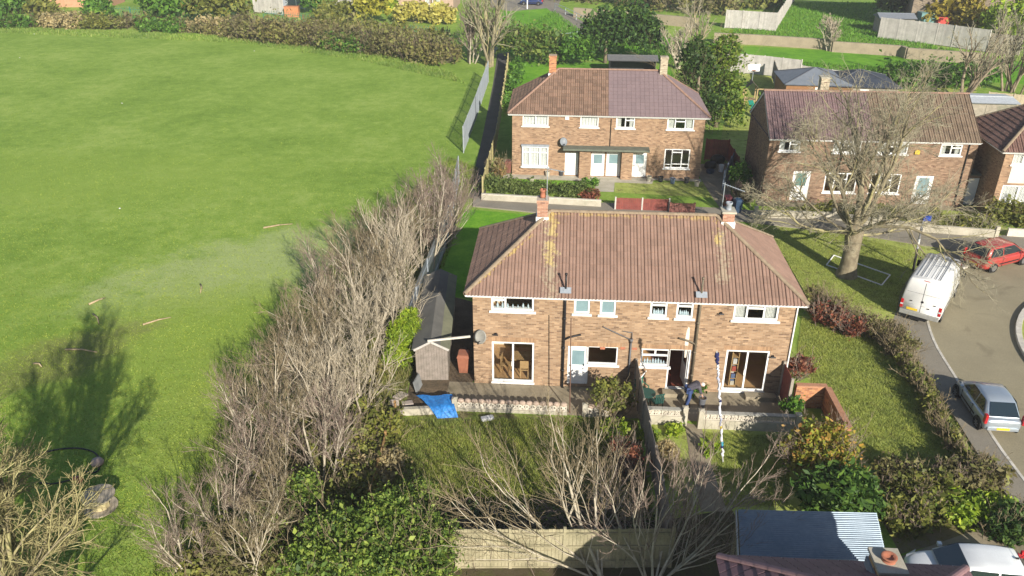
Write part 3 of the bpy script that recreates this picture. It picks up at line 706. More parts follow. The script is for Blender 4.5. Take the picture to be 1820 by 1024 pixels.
# kitchen waste pipe with hopper and two arms
x, z = hA.px(1116, 690, -.08); xb, zb = hA.px(1121, 606, -.08); xm = (x+xb)/2
GREYP = plain('grey_pipe', (.12, .12, .125), rough=.5, bstr=0)
mb = MB().tube([(xm, -.08, 0), (xm, -.08, zb-.05)], .04, 8).lathe([(.04, 0), (.085, .12), (.085, .2), (.03, .2)], (xm, -.08, zb-.1), 10)
xa, za = hA.px(1072, 581, -.06); mb.tube([(xm, -.08, zb+.05), (xa, -.06, za), (xa, .0, za+.02)], .024, 8)
mb.tube([(xm+.02, -.08, zb+.1), (xm+.02, -.08, zb+.42), (xm-.42, -.05, zb+.47)], .022, 8); mb.build('waste_pipe', GREYP, hA.root, smooth=True)
mb = MB().tube([(6.98, -.06, 4.55), (6.98, -.06, .1)], .035, 8).build('downpipe', WHITE, hA.root)
# satellite dish, lamps, alarm box
def dish(h, x, z, mat=None, r_=.32, side=-1, y=-.02):
    d = bpy.data.objects.new('satellite_dish', None); COL.objects.link(d); d.parent = h.root; d.location = (x, y, z)
    MB().tube([(0, 0, 0), (0, -.2, .05), (0, -.26, .2)], .02, 6).build('bracket', GALV, d)
    k = MB().lathe([(0, 0), (.12*r_/.32, .012), (.24*r_/.32, .05), (r_, .095), (r_+.008, .1), (.24*r_/.32, .058), (0, .01)], (0, 0, 0), 18, sx=.9).build('reflector', mat or plain('dish_grey', (.27, .26, .23), rough=.5, bstr=0), d, smooth=True)
    k.location = (0, -.26, .22); k.rotation_euler = (R(66), 0, R(20*side))
    MB().beam((0, -.30, .05), (.1*side, -.62, .12), .02).box(.1*side-.035, .1*side+.035, -.7, -.6, .08, .17).build('arm', DARKP, d)
x, z = hA.px(851, 598, -.3); dish(hA, x+.1, z-.25)
for q in ((881, 594), (1282, 557), (1374, 634)):
    x, z = hA.px(*q, -.08); MB().box(x-.05, x+.05, -.09, .0, z-.05, z+.03).tube([(x-.11, -.13, z-.02), (x+.11, -.13, z-.02)], .035, 8).build('wall_lamp', DARKP, hA.root)
# pale efflorescence run under the bathroom window is on the brick: a thin limewash film
mb = MB(); x, z = hA.px(1222, 598)
LIME = plain('limewash', (.66, .60, .52), (.55, .48, .38), rough=.95, scale=3)
mb.face([(x-.03, -.003, z-1.1), (x+.05, -.003, z-1.1), (x+.09, -.003, z-.1), (x+.06, -.003, z+.42), (x+.0, -.003, z+.5), (x-.06, -.003, z+.3), (x-.09, -.003, z-.2)]); mb.build('lime_run', LIME, hA.root)
# ---- house B : pair of semis behind, front doors towards the camera
TILB1 = tilemat('weathered_brown_tiles', (.22, .142, .10), (.15, .096, .068), rnd=.25, moss=.35)
TILB2 = tilemat('new_plum_tiles', (.19, .14, .142), (.16, .117, .12), rnd=.06, rough=.7)
hB = house('semi_detached_house', 'pair of brick semis behind with roof half weathered brown and half new plum tiles', B0, BYAW, 14.33, 6.72, 4.84, 7.385, 3.83, BRB, [TILB1, TILB2], holes=[
    (929, 203.6, 974.8, 224.5), (1032, 206, 1063.5, 226.5), (1095.8, 207, 1127.7, 228.5), (1187, 209, 1232.6, 231),
    (928, 259, 974, 295), (1182, 264.6, 1224, 300), (1004.7, 270.5, 1026.6, 311.5), (1051.5, 270.5, 1073, 313), (1078.8, 270.5, 1100.8, 313.5), (1125.7, 272, 1147, 315)],
    tilesplit=True, ridge=plain('ridge_brown', (.30, .19, .14), (.2, .12, .09), rough=.9, scale=5), tw=.33)
hB.flz = 7.0
r = hB.rects
window(hB, r[0], [(0, .5, 0, 1), (.5, 1, 0, 1)], curtain=1); window(hB, r[1], [(0, 1, 0, 1)], curtain=1)
window(hB, r[2], [(0, .5, 0, 1), (.5, 1, 0, .66), (.5, 1, .66, 1)], curtain=2)
window(hB, r[3], [(0, .3, 0, 1), (.3, .68, 0, .66), (.3, .68, .66, 1), (.68, 1, 0, 1)], curtain=2)
# shallow bow window
bw = window(hB, r[4], [(0, .3, 0, .7), (.3, .68, 0, .7), (.68, 1, 0, .7), (0, .3, .7, 1), (.3, .68, .7, 1), (.68, 1, .7, 1)], curtain=1, y=-.16, name='bow_window')
x0, x1, z0, z1 = r[4]
hw = (x1-x0)/2
MB().box(-hw-.06, hw+.06, -.06, .16, z1-z0, z1-z0+.14).build('roof_cap', LEAD, bw)
MB().box(-hw, -hw+.05, .07, .16, 0, z1-z0).box(hw-.05, hw, .07, .16, 0, z1-z0).box(-hw, hw, -.05, .16, -.14, -.06).build('side_cheek', WHITE, bw)
window(hB, r[5], [(0, .3, .18, 1), (.3, .68, .22, .82), (.68, 1, .22, 1), (.3, .68, .82, 1), (0, .3, 0, .2), (.3, .68, 0, .22), (.68, 1, 0, .22)], curtain=0)
door(hB, r[6], []); door(hB, r[7], [(.18, .82, .52, .9)]); door(hB, r[8], [(.18, .82, .52, .9)]); door(hB, r[9], [(.2, .8, .55, .92)])
# porch: two brick piers and a felt canopy
xa = (r[6][1]+.08, r[7][0]-.07); xb = (r[8][1]+.05, r[9][0]-.05)
for p in (xa, xb): MB().box(p[0], p[1], -.55, -.002, -.05, 2.28).build('porch_pier', BRB, hB.root)
FELT = plain('green_grey_felt', (.145, .155, .12), (.10, .11, .085), rough=.95, scale=2, bstr=.4)
cx0, cz = hB.px(1001, 262, -.7); cx1, _ = hB.px(1155, 264, -.7)
MB().box(cx0, cx1, -.95, -.002, 2.30, 2.45).build('porch_canopy', FELT, hB.root, bevel=.01)
xl, zl = hB.px(983, 98, 3.3); chimney(hB, xl, 3.3, .55, .6, zl, BRR, cap=False, pots=0)
xr, zr = hB.px(1181, 101, 3.3); chimney(hB, xr, 3.3, .55, .6, zr, brick('grey_buff_brick', (.42, .36, .26), (.32, .27, .19), (.4, .36, .3)), cap=False, pots=0, flash=LEAD)
x, z = hB.px(1001, 254, -.3); dish(hB, x, z-.15, plain('dish_dark', (.2, .22, .24), rough=.5, bstr=0), side=1)
x, z = hB.px(1008, 209); MB().box(x-.14, x+.14, -.08, 0, z-.14, z+.12).build('alarm_box', WHITE, hB.root)
x, _ = hB.px(1079, 240); MB().tube([(x+.25, -.06, 4.55), (x+.25, -.06, 2.45)], .03, 6).build('downpipe', DARKP, hB.root)

# ---- house C : gabled pair behind the big tree
TILC1 = tilemat('plum_gable_tiles', (.185, .125, .125), (.14, .093, .093), rnd=.10, rough=.75)
TILC2 = tilemat('brown_gable_tiles', (.20, .145, .10), (.135, .10, .068), rnd=.2, moss=.3)
hC = house('gabled_house', 'brown brick gabled pair of houses behind the big bare tree', C0, CYAW, 14.05, 6.5, 4.70, 7.13, 9, BRC, [TILC1, TILC2], holes=[
    (1387, 250, 1421, 269.5), (1483, 252, 1529, 272.5), (1562.5, 254, 1612, 274.5), (1674, 256.5, 1707.4, 277), (1468, 307, 1518.4, 343), (1550, 308.4, 1596, 344.4), (1411, 304, 1433, 356.7), (1629, 312.6, 1648.6, 363)],
    tw=.33, ridge=plain('ridge_brown'  , (.3, .19, .14)))
r = hC.rects; hC.flz = 6.9
for i in (0, 3): window(hC, r[i], [(0, .5, 0, 1), (.5, 1, 0, .66), (.5, 1, .66, 1)], curtain=2)
for i in (1, 2): window(hC, r[i], [(0, .3, 0, 1), (.3, .68, 0, .66), (.3, .68, .66, 1), (.68, 1, 0, 1)], curtain=2)
for i in (4, 5): window(hC, r[i], [(0, .3, 0, 1), (.3, .68, 0, .66), (.3, .68, .66, 1), (.68, 1, 0, 1)], curtain=0)
door(hC, r[6], [(.2, .8, .5, .92)], pane_mat=plain('teal_glass', (.10, .22, .20), rough=.2, bstr=0)); door(hC, r[7], [(.2, .8, .3, .92)])
x, z = hC.px(1469, 140, 3.25); hC.flz = 6.95; chimney(hC, x, 3.6, .6, .6, z, brick('grey_buff_brick', (.42, .36, .26), (.32, .27, .19), (.4, .36, .3)), pots=0, flash=LEAD)
x, z = hC.px(1630, 270); MB().box(x-.16, x+.16, -.1, 0, z-.15, z+.13).build('alarm_box', plain('yellow_plastic', (.65, .45, .05), rough=.4, bstr=0), hC.root)
x, _ = hC.px(1712, 300); MB().tube([(x, -.07, 4.5), (x, -.07, .1)], .04, 6).build('downpipe', DARKP, hC.root)
# lean-to side passage with white door and brick wall
p0 = hC.M @ Vector((7.05, .3, 0))
lt = thing('side_passage', 'low brick side passage with white door beside the gabled house', 'outbuilding', p0, CYAW)
MB().plate(0, 2.6, 0, 2.2, [(.05, .85, .0, 2.0)], 0, .12).box(2.48, 2.6, .12, 5, 0, 2.2).build('wall', BRC, lt)
MB().box(.07, .83, .03, .07, .02, 1.98).build('door', WHITE, lt)
MB().box(-.0, 2.7, -.06, 5, 2.202, 2.28).build('roof', FELT, lt)

# ---- house D : cream rendered house at the right edge
TILD = tilemat('dark_brown_tiles', (.21, .125, .10), (.13, .075, .06), rnd=.18, moss=.2)
D0 = Vector((32.45+6.0, 51.55, 0)); DYAW = -.085
REND = plain('cream_render', (.62, .57, .48), (.52, .47, .39), rough=.9, scale=.8, bstr=.3)
hD = house('rendered_house', 'half rendered cream house with dark hip roof at the right edge', D0, DYAW, 12, 6.6, 4.75, 7.4, 2.6, BRB, TILD, holes=[(1803, 273, 1836, 294), (1783, 329, 1834, 361)], tw=.33)
r = hD.rects
up_h = [(r[0][0]-.003, r[0][1]+.003, r[0][2]-.003, r[0][3]+.003)]
MB().plate(-5.4, 5.4, 2.55, 4.55, up_h, -.03, -.003).build('render_panel', REND, hD.root)
LAT = plain('lattice_white', (.7, .7, .7), rough=.5, bstr=0)
for rc in r[:2]:
    wd = window(hD, rc, [(0, .5, 0, 1), (.5, 1, 0, 1)], curtain=1)
    hw = (rc[1]-rc[0])/2; hh = rc[3]-rc[2]; mb = MB(); s = .16; k = -int(hh/s)
    while -hw+k*s < hw:   # diagonal leading
        for sg in (1, -1):
            xa_ = -hw+k*s if sg > 0 else hw-k*s; t0, t1 = 0, hh
            pa, pb = [xa_, 0.], [xa_+sg*hh*.75, hh]
            def clipx(p, q):
                for a, b in ((p, q), (q, p)):
                    for lim, cmp in ((-hw+.06, 1), (hw-.06, -1)):
                        if (a[0]-lim)*cmp < 0:
                            if (b[0]-lim)*cmp <= 0: return False
                            t = (lim-a[0])/(b[0]-a[0]); a[1] += (b[1]-a[1])*t; a[0] = lim
                return True
            if clipx(pa, pb) and abs(pb[1]-pa[1]) > .05: mb.beam((pa[0], .025, min(max(pa[1], .06), hh-.06)), (pb[0], .025, min(max(pb[1], .06), hh-.06)), .012, .006, up=(0, 1, 0))
        k += 1
    mb.build('lattice', LAT, wd)

# ---- house E : plum hip roof just below the camera
TILE_ = tilemat('plum_interlocking_tiles', (.175, .10, .115), (.12, .068, .08), rnd=.14, rough=.6)
eL = G(1276, 985, 4.72); eR = G(1712, 1006, 4.72)
ew = (eR-eL).length
EYAW = math.atan2(eR.y-eL.y, eR.x-eL.x); ec = (eL+eR)/2
ED = 6.6
EYAW += math.pi
e0 = ec + Matrix.Rotation(EYAW, 3, 'Z') @ Vector((0, .32, 0)); e0.z = 0
hE = house('hip_roof_house', 'house with plum tiled hip roof at the bottom edge, seen from above', e0, EYAW, ew-.64, ED, 4.75, 7.2, .2, BRR, TILE_, tw=.30, course=.34, prof=FLAT, parts=150, sideparts=145, ridge=plain('ridge_plum', (.27, .16, .17), (.2, .115, .12), rough=.7, scale=5), tilt=.045, rooms=False)
hE.flz = 5.6
p = G(1577, 1003, 5.9); q = hE.inv @ Vector((p.x, p.y, 0))
chE = chimney(hE, q.x, q.y, .62, .74, 5.95, brick('buff_stack_brick', (.55, .36, .17), (.40, .22, .10), (.5, .4, .28)), flash=LEAD, zb=4.9)

for o_ in chE.children:
    if o_.name.startswith('pot'): o_.scale = (1.25, 1.25, .4); o_.location.z = (5.95-4.9+.08)*.6
# ---- far houses along the top edge
def far_house(name, label, pl_, pr_, zb, depth, h_, wall, roof, rise=2.2, wins=()):
    a, b = G(*pl_), G(*pr_); yaw = math.atan2(b.y-a.y, b.x-a.x); L = (b-a).length
    t = thing(name, label, 'house', ((a.x+b.x)/2, (a.y+b.y)/2, 0), yaw)
    X = L/2; hl = [w_[:4] for w_ in wins]
    wb = MB().plate(-X, X, -.1, h_, hl, 0, .14); wb.box(-X, -X+.14, .14, depth, -.1, h_); wb.box(X-.14, X, .14, depth, -.1, h_); wb.box(-X, X, depth, depth+.14, -.1, h_)
    wb.face([(-X+.15, .5, 0), (X-.15, .5, 0), (X-.15, .5, h_-.1), (-X+.15, .5, h_-.1)])
    wb.build('wall', wall, t)
    rb = MB(); e = .35; z = h_; y2 = depth+.14+e
    if rise:
        rb.face([(-X-e, -e, z), (X+e, -e, z), (X+e, depth/2, z+rise), (-X-e, depth/2, z+rise)]); rb.face([(X+e, y2, z), (-X-e, y2, z), (-X-e, depth/2, z+rise), (X+e, depth/2, z+rise)])
        rb.face([(-X-e, y2, z), (-X-e, -e, z), (-X-e, depth/2, z+rise)]); rb.face([(X+e, -e, z), (X+e, y2, z), (X+e, depth/2, z+rise)])
        rb.face([(-X-e, y2, z-.002), (X+e, y2, z-.002), (X+e, -e, z-.002), (-X-e, -e, z-.002)])
    else: rb.box(-X-.1, X+.1, -.1, depth+.25, z+.002, z+.2)
    rb.build('roof', roof, t)
    class H2: pass
    h2 = H2(); h2.root = t
    for w_ in wins: window(h2, w_[:4], w_[4], curtain=w_[5] if len(w_) > 5 else 0)
    return t
P2 = [(0, .5, 0, 1), (.5, 1, 0, 1)]
far_house('far_house', 'pale brick house with white window behind the yellow bushes', (682, 17), (806, 19), 0, 8, 5, plain('pinkish_brick_far', (.40, .29, .22), (.33, .23, .17), rough=.9, scale=2), TILB1, wins=[(1.2, 3.6, .9, 2.6, P2, 2)])
far_house('far_house', 'big blank grey brown gable wall at the top right corner', (1612, 58), (1792, 68), 0, 9, 11, BRFAR, TILB1)
far_house('far_house', 'far brick house with green awning at the top right edge', (1802, 30), (1960, 36), 0, 8, 5, BRR, TILB1, wins=[(-2, 0, .8, 2.3, P2), (-6, -4.2, .8, 2.3, P2)])
far_house('far_outbuilding', 'long low orange brick building at the top left', (46, 13), (196, 13), 0, 6, 3.4, plain('orange_brick_far', (.46, .26, .16), (.38, .20, .12), rough=.9, scale=2), FELT, rise=0)
SHIP = plain('dark_clad', (.20, .11, .08), (.15, .08, .06), rough=.8, scale=2)
# ------------------------------------------------------------------ fences, walls, sheds
def fence(name, label, P, h_, mat, post_mat=None, bay=1.83, kind='close', group=None, rails=True, sag=0, rng=random.Random(3), top=None, post=.1, gravel=False):
    """run of panels between posts along the ground polyline P"""
    P = [Vector((p[0], p[1], 0)) for p in P]; t = thing(name, label, 'fence', P[0], 0, group); o = P[0]; pm = post_mat or mat
    pme = MB().box(-post/2, post/2, -post/2, post/2, 0, h_+.06).mesh('post', pm)
    first = True
    for a, b in zip(P[:-1], P[1:]):
        L = (b-a).length; k = max(1, int(round(L/bay))); d = (b-a)/k; yaw = math.atan2(d.y, d.x); s = d.length
        mb = MB(); x = post/2+.004; bw = .125 if kind == 'close' else .10
        if kind == 'lap':
            z = .1
            while z < h_-.02: mb.raw([(post/2, -.02, z), (s-post/2, -.02, z), (s-post/2, 0, z+.13), (post/2, 0, z+.13), (post/2, .012, z), (s-post/2, .012, z), (s-post/2, .012, z+.13), (post/2, .012, z+.13)], [(0, 1, 2, 3), (5, 4, 7, 6), (0, 4, 5, 1), (3, 2, 6, 7)]); z += .115
            mb.box(post/2, s-post/2, -.03, .03, h_-.03, h_+.01)
        else:
            while x < s-post/2-.03:
                e = min(x+bw-.008, s-post/2); q = rng.uniform(0, .012); mb.box(x, e, -.012-q, .010-q, .08, h_+rng.uniform(-.02, .01)); x += bw
            for z in (.3, h_*.55, h_-.2): mb.box(post/2, s-post/2, .014, .05, z, z+.07)
        if gravel: mb.box(post/2, s-post/2, -.02, .02, .0, .078)
        me = mb.mesh('panel', mat)
        for i in range(k):
            p = a+d*i-o
            if first or i or a is not P[0]: ob = link('post', pme, t); ob.location = p; ob.rotation_euler = (0, 0, yaw)
            ob = link('panel', me, t); ob.location = p+Vector((0, 0, -sag*rng.random())); ob.rotation_euler = (rng.uniform(-.02, .02), 0, yaw)
    ob = link('post', pme, t); ob.location = P[-1]-o
    return t
g = lambda *pts: [G(x, y) for x, y in pts]
# divider between the two gardens
fence('garden_fence', 'dark weathered fence dividing the two back gardens of the middle house', [al(.32, -.15), al(.42, -3.2), al(.62, -6.3), al(.75, -10.2)], 1.65, WOODG, kind='lap')
fence('garden_fence', 'mossy olive panel fence along the bottom of the back gardens', g((1190, 1008), (812, 1010)), 1.75, WOODO, kind='close', gravel=True)
fence('garden_fence', 'rotten low fence strip beside the ivy bush and rubble', g((660, 905), (688, 800), (704, 745)), .9, plain('orange_rot_wood', (.34, .20, .08), (.2, .13, .06), rough=.9, scale=2))
# grey palisade fence beside the alley
def palisade(label, P, h_, mat, step=.155, group=None):
    P = [Vector((p[0], p[1], 0)) for p in P]; t = thing('palisade_fence', label, 'fence', P[0], 0, group); o = P[0]
    pale = MB().raw([(-.032, -.01, .05), (0, -.03, .05), (.032, -.01, .05), (-.032, -.01, h_-.12), (0, -.03, h_-.12), (.032, -.01, h_-.12), (0, -.022, h_)], [(0, 1, 4, 3), (1, 2, 5, 4), (3, 4, 6), (4, 5, 6), (2, 0, 3, 5), (5, 3, 6)]).mesh('pale', mat)
    for a, b in zip(P[:-1], P[1:]):
        L = (b-a).length; k = int(L/step); yaw = math.atan2((b-a).y, (b-a).x)
        for i in range(k):
            ob = link('pale', pale, t); ob.location = a.lerp(b, i/k)-o; ob.rotation_euler = (0, 0, yaw)
        for z in (.45, h_-.45): MB().beam(a-o+Vector((0, 0, z)), b-o+Vector((0, 0, z)), .04, .05).build('rail', mat, t)
        n_ = max(1, int(L/2.75))
        for i in range(n_+1): p = a.lerp(b, i/n_)-o; MB().box(p.x-.04, p.x+.04, p.y-.05, p.y+.05, 0, h_-.1).build('post', mat, t)
    return t
palisade('tall grey steel palisade fence between the field and the dark alley', g((824, 272), (845, 215), (868, 146)), 2.4, GALV)
palisade('grey palisade fence half hidden among the bare trees behind the shed', g((816, 330), (794, 442), (722, 632)), 2.4, GALV)
palisade('far stretch of grey palisade fence beside the tall bare tree', g((872, 118), (886, 82)), 2.4, GALV)
GRNF = plain('teal_green_steel', (.03, .17, .12), (.02, .12, .09), rough=.5, bstr=0)
palisade('teal green railing fence above the bramble hedge, middle stretch', g((470, 42), (572, 50)), 2.0, GRNF, step=.3)
palisade('teal green railing fence showing through bushes at the top left', g((200, 36), (270, 40)), 2.2, GRNF, step=.3)
palisade('teal green railing fence by the pale tree at the top', g((690, 66), (800, 76)), 2.0, GRNF, step=.3)
fence('garden_fence', 'yellowish timber fence along the alley beside the left neighbour garden', g((858, 350), (882, 262), (893, 190), (903, 118)), 1.5, plain('new_pine', (.42, .36, .17), (.28, .25, .12), rough=.9, scale=2, island=.15), bay=1.9)
# screen-block garden walls of the middle house
BLOCKM = plain('screen_block_concrete', (.60, .55, .46), (.44, .40, .33), rough=.9, scale=5, bstr=.3)
def screen_block(style):
    mb = MB(); s = .29
    if style == 'x':
        mb.plate(0, s, 0, s, [(.03, s-.03, .03, s-.03)], -.045, .045)
        mb.beam((.03, 0, .03), (s-.03, 0, s-.03), .07, .035, up=(0, 1, 0)); mb.beam((.03, .002, s-.03), (s-.03, .002, .03), .066, .035, up=(0, 1, 0))
    else:
        mb.plate(0, s, 0, s, [(.025, s-.025, .025, s-.025)], -.045, .045)
        mb.lathe([(.035, -.03), (.035, .03)], (s/2, 0, s/2), 8, axis='y')
        for k in range(8):
            a = k*math.pi/4+.39; mb.beam((s/2+.04*math.cos(a), 0, s/2+.04*math.sin(a)), (s/2+.135*math.cos(a), 0, s/2+.135*math.sin(a)), .05, .012, up=(0, 1, 0))
    return mb.mesh('screen_block', BLOCKM)
SBX, SBF = screen_block('x'), screen_block('f')
def screen_wall(label, x0, x1, y, blk, base_h, coping, posts=(1, 1), rows=1):
    t = thing('garden_wall', label, 'wall', al(x0, y), AYAW); L = x1-x0; k = int(round((L-.0)/.30)); s = L/k
    MB().box(0, L, -.10, .10, 0, base_h).build('base', CONCL, t, bevel=.01)
    for i in range(k): ob = link('screen_block', blk, t); ob.location = (i*s+.004, 0, base_h+.002)
    zt = base_h+.30
    if coping == 'scallop':
        cme = MB().lathe([(.145, 0), (.145, .07), (.10, .13), (0, .15)], (0, 0, 0), 10, sy=.75).mesh('coping_stone', plain('coping_pink', (.45, .34, .27), (.32, .25, .19), rough=.9, scale=5), smooth=False)
        for i in range(k): ob = link('coping_stone', cme, t); ob.location = (i*s+s/2, 0, zt)
    else:
        k2 = max(1, int(L/.6)); cme = MB().box(0, L/k2-.006, -.11, .11, 0, .055).mesh('coping_stone', plain('coping_grey', (.36, .35, .31), (.25, .245, .21), rough=.9, scale=2), bevel=.008)
        for i in range(k2): ob = link('coping_stone', cme, t); ob.location = (i*L/k2, 0, zt)
    pme = MB().box(-.11, .11, -.12, .12, 0, zt+.14).raw([(-.13, -.14, zt+.142), (.13, -.14, zt+.142), (.13, .14, zt+.142), (-.13, .14, zt+.142), (0, 0, zt+.2)], [(3, 2, 1, 0), (0, 1, 4), (1, 2, 4), (2, 3, 4), (3, 0, 4)]).mesh('pier', CONCL)
    if posts[0]: link('pier', pme, t).location = (-.12, 0, 0)
    if posts[1]: link('pier', pme, t).location = (L+.12, 0, 0)
    return t
screen_wall('left garden wall of pierced blocks with scalloped pink coping', -7.55, -2.75, -2.15, SBX, .16, 'scallop', (1, 0))
screen_wall('short stub of pierced block wall beside the leggy shrub', -1.85, -.95, -2.2, SBX, .16, 'scallop', (1, 0))
screen_wall('pierced block wall between the garden fence and the path', .45, 2.15, -2.55, SBF, .46, 'flat', (0, 1))
screen_wall('long right garden wall of flower pattern blocks with flat coping', 3.05, 6.85, -2.72, SBF, .46, 'flat', (1, 1))
# low brick yard walls by the gate, gate
yw = thing('yard_wall', 'orange brick yard wall enclosing the corner beside the red gate', 'wall', G(1408, 722), 0)
w0, w1, w2 = G(1408, 722), G(1462, 724), G(1500, 800)
mb = MB(); mb.beam((0, 0, .55), w1-w0+Vector((0, 0, .55)), .22, 1.1); mb.build('back_wall', BRR, yw)
d = (w1-w0); q = (w2-w1).normalized()*.13
mb = MB(); mb.beam(d+q+Vector((0, 0, .55)), w2-w0+Vector((0, 0, .55)), .22, 1.1); mb.build('side_wall', BRR, yw)
MB().beam(d+q+Vector((0, 0, 1.14)), w2-w0+Vector((0, 0, 1.14)), .26, .07).beam(Vector((0, 0, 1.14)), d+Vector((0, 0, 1.14)), .26, .07).build('coping', plain('brick_coping', (.42, .22, .13), (.3, .15, .09), rough=.9, scale=5), yw)
gt = thing('garden_gate', 'tall red brown timber gate beside the right corner of the middle house', 'gate', al(6.85, -.12), AYAW-math.pi/2+.02)
mb = MB()
bm_ = MB().box(0, .135, -.012, .012, 0, 1.7).mesh('board', WOODR)
for i in range(8): o = link('board', bm_, gt); o.location = (.06+i*.145, 0, .06)
MB().box(.04, 1.22, .014, .06, .3, .4).box(.04, 1.22, .014, .06, 1.4, 1.5).beam((.08, .037, .42), (1.18, .037, 1.38), .09, .04, up=(0, 1, 0)).build('brace', WOODR, gt)
MB().box(-.08, .03, -.06, .06, 0, 1.85).build('post', WOODG, gt); MB().box(1.24, 1.35, -.06, .06, 0, 1.8).build('post', WOODG, gt)
# steps under the patio door and back door
for (x, wd, lab) in ((1.55, 1.0, 'mossy concrete step beside the open back door'), (5.25, 1.35, 'concrete step below the right patio door')):
    t = MB().box(0, wd, -.42, 0, 0, .2).build('doorstep', CONC, bevel=.015); t.matrix_world = MA @ Matrix.Translation((x, -.18, .013)); tag(t, lab, 'step')
# shed at the left of the house
s0, s1 = G(741, 676), G(797, 675)
sw = (s1-s0).length; syaw = math.atan2(s1.y-s0.y, s1.x-s0.x)-.02
sh = thing('garden_shed', 'long weathered timber shed with felt roof left of the middle house', 'shed', s0, syaw)
SL, SHh, SR = 7.2, 1.75, .42
k = 12; bw = sw/k
for i in range(k):
    x = i*bw; zt = SHh+SR*(1-abs((x+bw/2)-sw/2)/(sw/2))-.03
    MB().box(x+.002, x+bw-.004, -.015-.006*(i % 2), .015, .02, zt).build('board', plain('shed_front_boards', (.26, .22, .19), (.16, .14, .115), rough=.9, scale=3, fine=14, bstr=.4), sh)
MB().box(0, .03, .02, SL, 0, SHh).box(sw-.03, sw, .02, SL, 0, SHh).box(.03, sw-.03, SL-.03, SL, 0, SHh+.2).build('side_wall', WOODG, sh)
e = .14
FE1 = plain('shed_felt_grey', (.15, .145, .13), (.10, .098, .09), rough=.95, scale=1.2, bstr=.4); FE2 = plain('shed_felt_green', (.20, .20, .13), (.13, .135, .09), rough=.95, scale=1.4, bstr=.4)
for sd in (-1, 1):
    for j in range(2):
        xa = sw/2+sd*(sw/2+e)*j/2; xb = sw/2+sd*(sw/2+e)*(j+1)/2
        za = SHh+SR*(1-j/2)+.02; zb = SHh+SR*(1-(j+1)/2)+.02
        V = [(xa, -.15, za), (xb, -.15, zb), (xb, SL+.15, zb), (xa, SL+.15, za)]
        if sd < 0: V = [V[1], V[0], V[3], V[2]]
        V += [(x, y, z-.03) for x, y, z in V]
        MB().raw(V, [(0, 1, 2, 3), (7, 6, 5, 4), (0, 4, 5, 1), (1, 5, 6, 2), (2, 6, 7, 3), (3, 7, 4, 0)]).build('felt_strip', FE2 if (sd > 0 and j == 1) else FE1, sh)
MB().beam((-.05, -.17, SHh-.02), (sw/2, -.17, SHh+SR), .03, .1).beam((sw/2, -.17, SHh+SR), (sw+.08, -.17, SHh-.02), .03, .1).build('barge_board', WOODP, sh)
pa, pb = at_y(760, 606, s0.y-.25), at_y(836, 598, s0.y-.25)
tag(MB().beam(pa, pb, .06, .09).build('timber_plank', plain('pale_plank', (.62, .58, .5), rough=.8)), 'long pale plank lying across from shed roof to house wall', 'plank')
# carport with corrugated roof
cz = 2.35
c1, c2, c4 = G(1312, 906, cz+.25), G(1558, 912, cz+.25), G(1316, 992, cz)
c3 = c2+(c4-c1)+Vector((.15, 0, 0))
cp = thing('carport', 'open carport with blue grey corrugated sheet roof in front of the plum roof', 'carport', (c1.x, c1.y, 0))
u, v = (c2-c1), (c4-c1); Lu, Lv = u.length, v.length
CORR = plain('corrugated_sheet', (.25, .31, .37), (.18, .235, .29), rough=.5, scale=1.0, metal=.25, bstr=.15, fine=8)
nr = 5
for s_ in range(nr):
    V = []; F = []; k = 40; f0, f1 = s_/nr, (s_+1.04)/nr
    for i in range(k+1):
        t_ = f0+(f1-f0)*i/k; hgt = .032*math.sin(i/k*math.pi*2*5)+.012*(s_ % 2)
        for e_ in (0, 1): p = u*e_+v*t_; V.append((p.x, p.y, c1.z+p.z+hgt))
    F = [(2*i, 2*i+2, 2*i+3, 2*i+1) for i in range(k)]
    ob = MB().raw(V, F).build('corrugated_sheet', CORR, cp, smooth=True)
mb = MB()
for f in (.02, .5, .98):
    for e_ in (.01, .5, .99):
        p = u*e_+v*f; MB().box(p.x-.05, p.x+.05, p.y-.05, p.y+.05, 0, c1.z+p.z-.06).build('post', WOODG, cp)
for e_ in (.01, .99): MB().beam(u*e_+Vector((0, 0, c1.z-.09)), u*e_+v+Vector((0, 0, c1.z-.09)), .06, .12).build('beam', WOODP, cp)
MB().beam(Vector((-.06, .0, c1.z-.09)), v+Vector((-.06, 0, c1.z-.09)), .04, .16).build('fascia_board', WOODP, cp)
# house B front garden: wall with hedge, red fence
wf = thing('front_wall', 'low pale retaining wall under the clipped lavender hedge', 'wall', G(856, 357), 0)
a = G(856, 357); b = G(1068, 369)
MB().beam((0, 0, .25), b-a+Vector((0, 0, .25)), .16, .5).build('wall', CONCL, wf); MB().beam((0, 0, .53), b-a+Vector((0, 0, .53)), .22, .06).build('coping', BLOCKM, wf)
fence('picket_fence', 'taller red stained panel fence in front of the neighbour lawn', g((1093, 374), (1188, 377)), .95, WOODR, post_mat=WOODP, bay=2.4)
fence('picket_fence', 'shorter faded red panel fence next to the taller one', g((1190, 380), (1233, 381)), .8, plain('faded_red_wood', (.27, .11, .09), (.18, .08, .065), rough=.8, scale=3, island=.15), bay=2.2)
